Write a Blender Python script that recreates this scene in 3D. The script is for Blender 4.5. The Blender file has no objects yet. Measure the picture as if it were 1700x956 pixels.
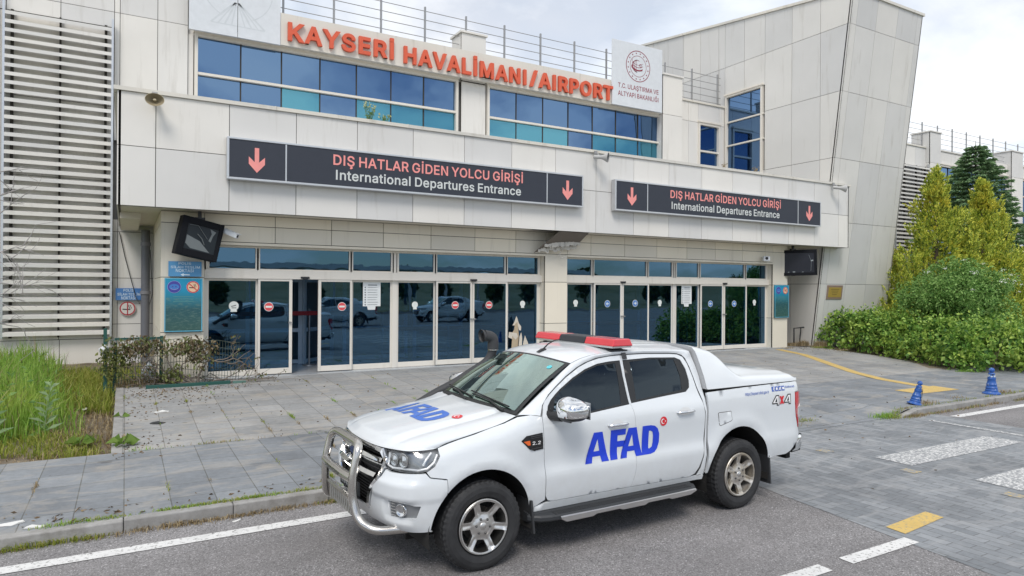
import bpy, bmesh, math, random
import numpy as np
from math import radians, sin, cos, pi, sqrt, atan2, exp
from mathutils import Vector, Matrix, noise as mnoise
from mathutils.geometry import delaunay_2d_cdt

sc = bpy.context.scene
COL = sc.collection

# ------------------------------------------------------------------ camera
yaw, pitch, roll = radians(29.9534), radians(0.08646), radians(0.37407)
fwd = Vector((sin(yaw)*cos(pitch), cos(yaw)*cos(pitch), sin(pitch)))
rgt = Vector((cos(yaw), -sin(yaw), 0)); up = rgt.cross(fwd)
r2 = rgt*cos(roll)+up*sin(roll); u2 = -rgt*sin(roll)+up*cos(roll)
cam_d = bpy.data.cameras.new('camera'); cam = bpy.data.objects.new('camera', cam_d); COL.objects.link(cam)
cam_d.sensor_width = 36; cam_d.lens = 1113.32/1700*36; cam_d.clip_end = 3000; cam_d.clip_start = .05
cam.matrix_world = Matrix(((r2.x, u2.x, -fwd.x, 0), (r2.y, u2.y, -fwd.y, 0), (r2.z, u2.z, -fwd.z, 2.404), (0, 0, 0, 1)))
sc.camera = cam

# ------------------------------------------------------------------ sky, sun, exposure
SUN_EL, SUN_AZ = radians(50), radians(214)      # azimuth clockwise from +Y: the sun stands behind the camera and to its left
world = bpy.data.worlds.new('World'); sc.world = world; world.use_nodes = True
nt = world.node_tree; nt.nodes.clear()
def wn(t, **k):
    n = nt.nodes.new(t)
    for a, v in k.items(): setattr(n, a, v)
    return n
wo = wn('ShaderNodeOutputWorld'); bg = wn('ShaderNodeBackground'); bg.inputs['Strength'].default_value = .1
sky = wn('ShaderNodeTexSky', sky_type='NISHITA', sun_disc=False); sky.sun_elevation = SUN_EL; sky.sun_rotation = SUN_AZ
sky.altitude = 1000; sky.air_density = 1.0; sky.dust_density = 1.0
tc = wn('ShaderNodeTexCoord'); sep = wn('ShaderNodeSeparateXYZ'); nt.links.new(tc.outputs['Generated'], sep.inputs[0])
ad = wn('ShaderNodeMath', operation='ADD'); ad.inputs[1].default_value = .35; nt.links.new(sep.outputs['Z'], ad.inputs[0])
mx = wn('ShaderNodeMath', operation='MAXIMUM'); mx.inputs[1].default_value = .12; nt.links.new(ad.outputs[0], mx.inputs[0])
dx = wn('ShaderNodeMath', operation='DIVIDE'); dy = wn('ShaderNodeMath', operation='DIVIDE')
nt.links.new(sep.outputs['X'], dx.inputs[0]); nt.links.new(mx.outputs[0], dx.inputs[1])
nt.links.new(sep.outputs['Y'], dy.inputs[0]); nt.links.new(mx.outputs[0], dy.inputs[1])
cmb = wn('ShaderNodeCombineXYZ'); nt.links.new(dx.outputs[0], cmb.inputs[0]); nt.links.new(dy.outputs[0], cmb.inputs[1])
cn = wn('ShaderNodeTexNoise'); cn.inputs['Scale'].default_value = 1.5; cn.inputs['Detail'].default_value = 9; cn.inputs['Roughness'].default_value = .55
cn.inputs['Distortion'].default_value = .25
nt.links.new(cmb.outputs[0], cn.inputs['Vector'])
cr = wn('ShaderNodeValToRGB'); cr.color_ramp.elements[0].position = .36; cr.color_ramp.elements[1].position = .56
cr.color_ramp.elements[0].color = (.50, .50, .50, 1); cr.color_ramp.elements[1].color = (1, 1, 1, 1)
nt.links.new(cn.outputs['Fac'], cr.inputs[0])
crb = wn('ShaderNodeValToRGB'); crb.color_ramp.elements[0].position = .43; crb.color_ramp.elements[1].position = .55      # the half of the sky behind the camera is broken cloud
crb.color_ramp.elements[0].color = (.06, .06, .06, 1); nt.links.new(cn.outputs['Fac'], crb.inputs[0])
half = wn('ShaderNodeMapRange'); half.inputs[1].default_value = .05; half.inputs[2].default_value = -.25; nt.links.new(sep.outputs['Y'], half.inputs[0])
cmx = wn('ShaderNodeMixRGB'); nt.links.new(half.outputs[0], cmx.inputs[0]); nt.links.new(cr.outputs[0], cmx.inputs[1]); nt.links.new(crb.outputs[0], cmx.inputs[2])
cn2 = wn('ShaderNodeTexNoise'); cn2.inputs['Scale'].default_value = 2.6; cn2.inputs['Detail'].default_value = 6
nt.links.new(cmb.outputs[0], cn2.inputs['Vector'])
cc = wn('ShaderNodeValToRGB'); cc.color_ramp.elements[0].color = (8.7, 9.2, 9.8, 1); cc.color_ramp.elements[1].color = (10.3, 10.3, 10.3, 1)
cc.color_ramp.elements[0].position = .36; cc.color_ramp.elements[1].position = .62
nt.links.new(cn2.outputs['Fac'], cc.inputs[0])
mixw = wn('ShaderNodeMixRGB'); nt.links.new(cmx.outputs[0], mixw.inputs[0]); nt.links.new(sky.outputs[0], mixw.inputs[1]); nt.links.new(cc.outputs[0], mixw.inputs[2])
nt.links.new(mixw.outputs[0], bg.inputs[0]); nt.links.new(bg.outputs[0], wo.inputs[0])
sun_d = bpy.data.lights.new('sun', 'SUN'); sun = bpy.data.objects.new('sun', sun_d); COL.objects.link(sun)
sun_d.energy = 1.75; sun_d.angle = radians(22); sun_d.color = (1, .94, .87)
sdir = Vector((sin(SUN_AZ)*cos(SUN_EL), cos(SUN_AZ)*cos(SUN_EL), sin(SUN_EL)))
sun.rotation_euler = sdir.to_track_quat('Z', 'Y').to_euler()
sc.view_settings.view_transform = 'Standard'; sc.view_settings.look = 'None'
sc.view_settings.exposure = 0.32; sc.view_settings.gamma = 1.0; sc.view_settings.use_curve_mapping = False
sc.cycles.max_bounces = 8; sc.cycles.transparent_max_bounces = 16; sc.cycles.use_denoising = True

# ------------------------------------------------------------------ materials
def srgb(r, g, b):
    f = lambda c: c/12.92 if c <= .04045 else ((c+.055)/1.055)**2.4
    return (f(r/255), f(g/255), f(b/255), 1)
class NT:
    """small helper around one material's node tree"""
    def __init__(s, name):
        s.m = bpy.data.materials.new(name); s.m.use_nodes = True; s.t = s.m.node_tree; s.b = s.t.nodes['Principled BSDF']
        s.out = s.t.nodes['Material Output']
    def n(s, t, **k):
        n = s.t.nodes.new(t)
        for a, v in k.items(): setattr(n, a, v)
        return n
    def l(s, a, b): s.t.links.new(a, b)
    def pos(s, kind='Object', scale=(1, 1, 1)):
        t = s.n('ShaderNodeTexCoord'); mp = s.n('ShaderNodeMapping'); mp.inputs['Scale'].default_value = scale
        s.l(t.outputs[kind], mp.inputs[0]); return mp.outputs[0]
    def noise(s, vec, scale, detail=4, rough=.55):
        n = s.n('ShaderNodeTexNoise'); n.inputs['Scale'].default_value = scale; n.inputs['Detail'].default_value = detail
        n.inputs['Roughness'].default_value = rough
        if vec: s.l(vec, n.inputs['Vector'])
        return n.outputs['Fac']
    def ramp(s, fac, stops):
        r = s.n('ShaderNodeValToRGB'); e = r.color_ramp.elements
        while len(e) < len(stops): e.new(.5)
        for i, (p, c) in enumerate(stops): e[i].position = p; e[i].color = c if len(c) == 4 else (*c, 1)
        s.l(fac, r.inputs[0]); return r.outputs[0]
    def mix(s, fac, a, b, mode='MIX'):
        m = s.n('ShaderNodeMixRGB', blend_type=mode)
        for i, v in ((0, fac), (1, a), (2, b)):
            if hasattr(v, 'node'): s.l(v, m.inputs[i])
            else: m.inputs[i].default_value = v if i == 0 else (v if len(v) == 4 else (*v, 1))
        return m.outputs[0]
    def rnd(s):
        return s.n('ShaderNodeNewGeometry').outputs['Random Per Island']
    def bump(s, h, strength=.3, dist=.01):
        b = s.n('ShaderNodeBump'); b.inputs['Strength'].default_value = strength; b.inputs['Distance'].default_value = dist
        s.l(h, b.inputs['Height']); s.l(b.outputs[0], s.b.inputs['Normal'])
    def col(s, v): 
        if hasattr(v, 'node'): s.l(v, s.b.inputs['Base Color'])
        else: s.b.inputs['Base Color'].default_value = v if len(v) == 4 else (*v, 1)
def g(v): return (v, v, v, 1)
def simple(name, c, rough=.5, metal=0, coat=0, spec=.5):
    k = NT(name); k.b.inputs['Roughness'].default_value = rough; k.b.inputs['Metallic'].default_value = metal
    k.b.inputs['Coat Weight'].default_value = coat; k.b.inputs['Coat Roughness'].default_value = .04; k.b.inputs['Specular IOR Level'].default_value = spec
    c = c if len(c) == 4 else (*c, 1)
    p = k.pos(); f = k.noise(p, 6, 3)
    k.col(k.mix(f, tuple(x*.9 for x in c[:3]), tuple(min(1, x*1.08) for x in c[:3])))
    return k.m
M = {}
def acm(name, c, dirt=.5):
    k = NT(name); p = k.pos()
    v = k.ramp(k.rnd(), [(0, (.90, .91, .93)), (.5, g(1)), (1, (1.05, 1.04, 1.02))])
    base = k.mix(1, c, v, 'MULTIPLY')
    big = k.ramp(k.noise(p, .5, 4), [(.35, g(.93)), (.65, g(1.0))]); base = k.mix(1, base, big, 'MULTIPLY')
    st = k.noise(k.pos('Object', (2.2, 2.2, .2)), 1.6, 5, .65)          # run-off streaks
    stf = k.ramp(st, [(.57, g(0)), (.73, g(dirt*1.15))])
    base = k.mix(stf, base, (.33, .30, .24))
    k.col(base); k.b.inputs['Roughness'].default_value = .42; k.b.inputs['Specular IOR Level'].default_value = .35
    return k.m
M['acm'] = acm('white_cladding', (.725, .71, .675), .26)
M['acm_low'] = acm('beige_cladding', (.77, .715, .60), .25)
M['acm_tower'] = acm('grey_white_cladding', (.67, .66, .63), .30)
M['coping'] = acm('coping_metal', (.68, .655, .59), .4)
M['seam'] = simple('seam_dark', (.045, .04, .034), .9)
M['frame'] = acm('window_frame_white', (.72, .685, .62), .25)
M['soffit'] = simple('soffit_cream', (.66, .61, .52), .7)
M['white'] = simple('white_board', (.66, .69, .72), .5)
M['black'] = simple('black_plastic', (.018, .019, .022), .45)
M['dark'] = simple('dark_interior', (.03, .035, .042), .8)
M['steel'] = simple('grey_steel', (.36, .36, .36), .45, .6)
M['alu'] = simple('aluminium', (.62, .63, .64), .35, .8)
M['signface'] = simple('sign_face_charcoal', srgb(48, 53, 64), .6)
M['pink'] = simple('sign_pink', srgb(240, 152, 146), .6)
M['signwhite'] = simple('sign_white_lettering', srgb(206, 210, 208), .6)
M['blue_tint'] = simple('sign_blue', srgb(80, 142, 188), .4)
M['seam_line'] = M['seam']
def glassmat(name, gloss, diff, fac, rough=.015):
    k = NT(name); k.t.nodes.remove(k.b)
    gl = k.n('ShaderNodeBsdfGlossy'); gl.inputs['Roughness'].default_value = rough
    oi = k.n('ShaderNodeObjectInfo'); k.l(k.mix(1, (*gloss, 1), k.ramp(oi.outputs['Random'], [(0, (.80, .84, .9)), (1, (1.12, 1.08, 1.04))]), 'MULTIPLY'), gl.inputs['Color'])
    df = k.n('ShaderNodeBsdfDiffuse'); df.inputs['Color'].default_value = (*diff, 1)
    mxs = k.n('ShaderNodeMixShader'); mxs.inputs[0].default_value = fac; k.l(df.outputs[0], mxs.inputs[1]); k.l(gl.outputs[0], mxs.inputs[2])
    # very slight waviness of real panes
    b = k.n('ShaderNodeBump'); b.inputs['Strength'].default_value = .035; b.inputs['Distance'].default_value = .05
    k.l(k.noise(k.pos(), 1.1, 2), b.inputs['Height']); k.l(b.outputs[0], gl.inputs['Normal'])
    k.l(mxs.outputs[0], k.out.inputs[0]); return k.m
def clearglass(name, tint, gloss, fac, wav=.03):
    k = NT(name); k.t.nodes.remove(k.b)
    tr = k.n('ShaderNodeBsdfTransparent'); tr.inputs[0].default_value = (*tint, 1)
    gl = k.n('ShaderNodeBsdfGlossy'); gl.inputs['Color'].default_value = (*gloss, 1); gl.inputs['Roughness'].default_value = .01
    lw = k.n('ShaderNodeLayerWeight'); lw.inputs[0].default_value = .5
    pw = k.n('ShaderNodeMath', operation='POWER'); k.l(lw.outputs['Facing'], pw.inputs[0]); pw.inputs[1].default_value = 3.5
    a = k.n('ShaderNodeMath', operation='MULTIPLY_ADD', use_clamp=True); k.l(pw.outputs[0], a.inputs[0]); a.inputs[1].default_value = .9; a.inputs[2].default_value = fac
    mxs = k.n('ShaderNodeMixShader'); k.l(a.outputs[0], mxs.inputs[0]); k.l(tr.outputs[0], mxs.inputs[1]); k.l(gl.outputs[0], mxs.inputs[2])
    b = k.n('ShaderNodeBump'); b.inputs['Strength'].default_value = wav; b.inputs['Distance'].default_value = .05
    k.l(k.noise(k.pos(), 1.3, 2), b.inputs['Height']); k.l(b.outputs[0], gl.inputs['Normal'])
    k.l(mxs.outputs[0], k.out.inputs[0]); return k.m
M['glass_up'] = glassmat('blue_mirror_glass', (.13, .225, .375), (.02, .035, .06), .9)
M['glass_teal'] = glassmat('teal_skylit_glass', (.14, .38, .50), (.04, .16, .21), .6)  # sky light coming through these panes is put into the teal colour
M['glass_door'] = clearglass('door_glass_blue', (.22, .46, .64), (.36, .62, .82), .20)
M['glass_tr'] = clearglass('transom_glass_blue', (.05, .10, .15), (.19, .38, .56), .32)

# ------------------------------------------------------------------ mesh helpers
class MB:
    def __init__(s): s.v = []; s.f = []; s.mi = []; s.sm = []
    def add(s, vs, fs, mi=0, smooth=False):
        o = len(s.v); s.v += [tuple(p) for p in vs]
        for f in fs: s.f.append(tuple(o+i for i in f)); s.mi.append(mi); s.sm.append(smooth)
        return s
    def box(s, x0, y0, z0, x1, y1, z1, mi=0):
        a = [(x, y, z) for z in (z0, z1) for y in (y0, y1) for x in (x0, x1)]
        return s.add(a, [(0, 2, 3, 1), (4, 5, 7, 6), (0, 1, 5, 4), (2, 6, 7, 3), (0, 4, 6, 2), (1, 3, 7, 5)], mi)
    def hexa(s, b, t, mi=0):       # bottom 4 points, top 4 points (same order)
        return s.add(list(b)+list(t), [(3, 2, 1, 0), (4, 5, 6, 7), (0, 1, 5, 4), (1, 2, 6, 5), (2, 3, 7, 6), (3, 0, 4, 7)], mi)
    def obox(s, c, ux, uy, uz, hx, hy, hz, mi=0):
        c, ux, uy, uz = map(Vector, (c, ux, uy, uz)); q = lambda sx, sy, sz: c+ux*hx*sx+uy*hy*sy+uz*hz*sz
        return s.hexa([q(-1, -1, -1), q(1, -1, -1), q(1, 1, -1), q(-1, 1, -1)], [q(-1, -1, 1), q(1, -1, 1), q(1, 1, 1), q(-1, 1, 1)], mi)
    def tube(s, pts, r, n=8, mi=0, cap=True, smooth=True):
        pts = [Vector(p) for p in pts]; R = r if hasattr(r, '__len__') else [r]*len(pts)
        o = len(s.v); up0 = None; rings = []
        for i, p in enumerate(pts):
            d = (pts[min(i+1, len(pts)-1)]-pts[max(i-1, 0)]).normalized()
            if up0 is None:
                a = Vector((0, 0, 1)) if abs(d.z) < .9 else Vector((1, 0, 0)); up0 = (a-d*a.dot(d)).normalized()
            else:
                up0 = up0-d*up0.dot(d); up0 = up0.normalized() if up0.length > 1e-6 else Vector((1, 0, 0))
            w = d.cross(up0)
            rings.append([p+(up0*cos(2*pi*k/n)+w*sin(2*pi*k/n))*R[i] for k in range(n)])
        vs = [q for rg in rings for q in rg]; fs = []
        for i in range(len(pts)-1):
            for k in range(n): fs.append((i*n+k, i*n+(k+1) % n, (i+1)*n+(k+1) % n, (i+1)*n+k))
        s.add(vs, fs, mi, smooth)
        if cap:
            s.add(rings[0], [tuple(range(n))[::-1]], mi); s.add(rings[-1], [tuple(range(n))], mi)
        return s
    def lathe(s, prof, c=(0, 0, 0), ax=(0, 0, 1), n=32, mi=0, smooth=True, arc=2*pi):
        ax = Vector(ax).normalized(); a = Vector((1, 0, 0)) if abs(ax.x) < .8 else Vector((0, 1, 0))
        u = (a-ax*a.dot(ax)).normalized(); w = ax.cross(u); c = Vector(c); m = len(prof)
        vs = [c+ax*h+(u*cos(arc*k/n)+w*sin(arc*k/n))*r for k in range(n) for r, h in prof]; fs = []
        for k in range(n):
            for i in range(m-1):
                a0, b0 = k*m+i, ((k+1) % n)*m+i; fs.append((a0, b0, b0+1, a0+1))
        return s.add(vs, fs, mi, smooth)
    def grid(s, fn, nu, nv, mi=0, smooth=True, flip=False):
        vs = [fn(i/nu, j/nv) for j in range(nv+1) for i in range(nu+1)]; fs = []
        for j in range(nv):
            for i in range(nu):
                a = j*(nu+1)+i; q = (a, a+1, a+nu+2, a+nu+1); fs.append(q[::-1] if flip else q)
        return s.add(vs, fs, mi, smooth)
    def prism(s, poly, fn, mi=0):          # poly of 2d points; fn(a,b,k) -> 3d for k=0 (back) and 1 (front)
        n = len(poly); vs = [fn(a, b, 0) for a, b in poly]+[fn(a, b, 1) for a, b in poly]
        return s.add(vs, [tuple(range(n))[::-1], tuple(range(n, 2*n))]+[(i, (i+1) % n, n+(i+1) % n, n+i) for i in range(n)], mi)
    def panel(s, p, t=.035, gap=.014, mi=0, mback=1):
        """one cladding panel: p = four corners (ccw seen from the front); the dark carrier sheet stands behind it"""
        p = [Vector(q) for q in p]; nrm = (p[1]-p[0]).cross(p[3]-p[0]).normalized()
        eu = (p[1]-p[0]).normalized(); ev = (p[3]-p[0]).normalized(); h = gap/2
        q = [p[0]+eu*h+ev*h, p[1]-eu*h+ev*h, p[2]-eu*h-ev*h, p[3]+eu*h-ev*h]
        s.hexa([a-nrm*t for a in q], q, mi)
        s.hexa([a-nrm*(t+.03) for a in p], [a-nrm*(t-.012) for a in p], mback)
        return s
    def clad(s, X, Z, y, skip=(), t=.035, gap=.014, mi=0, mback=1):
        """panels of a wall facing -Y at depth y"""
        for i in range(len(X)-1):
            for j in range(len(Z)-1):
                cx, cz = (X[i]+X[i+1])/2, (Z[j]+Z[j+1])/2
                if any(a < cx < b and c < cz < d for a, b, c, d in skip): continue
                s.panel([(X[i], y, Z[j]), (X[i+1], y, Z[j]), (X[i+1], y, Z[j+1]), (X[i], y, Z[j+1])], t, gap, mi, mback)
        return s
    def build(s, name, mats, parent=None, loc=None, bevel=0, seg=2):
        me = bpy.data.meshes.new(name); me.from_pydata([tuple(v) for v in s.v], [], s.f)
        for m in (mats if isinstance(mats, (list, tuple)) else [mats]): me.materials.append(m)
        me.polygons.foreach_set('material_index', s.mi); me.polygons.foreach_set('use_smooth', s.sm); me.update()
        o = bpy.data.objects.new(name, me); COL.objects.link(o)
        if parent: o.parent = parent
        if loc: o.location = loc
        if bevel:
            b = o.modifiers.new('bevel', 'BEVEL'); b.width = bevel; b.segments = seg; b.limit_method = 'ANGLE'; b.angle_limit = radians(35); b.harden_normals = False
        return o
def tag(o, label=None, cat=None, group=None, kind=None):
    for k, v in (('label', label), ('category', cat), ('group', group), ('kind', kind)):
        if v: o[k] = v
    return o
def empty(name, loc=(0, 0, 0), rz=0, **k):
    o = bpy.data.objects.new(name, None); COL.objects.link(o); o.location = loc; o.rotation_euler = (0, 0, rz); o.empty_display_size = .2
    return tag(o, **k)
def kids(o): return [c for c in bpy.data.objects if c.parent == o]
def dup(o, parent=None):
    c = o.copy(); COL.objects.link(c); c.parent = parent
    for ch in kids(o): dup(ch, c)
    return c
GLYPHS = {}      # outlines of a plain grotesque alphabet, thousandths of an em: character, advance, closed polygons
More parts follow.
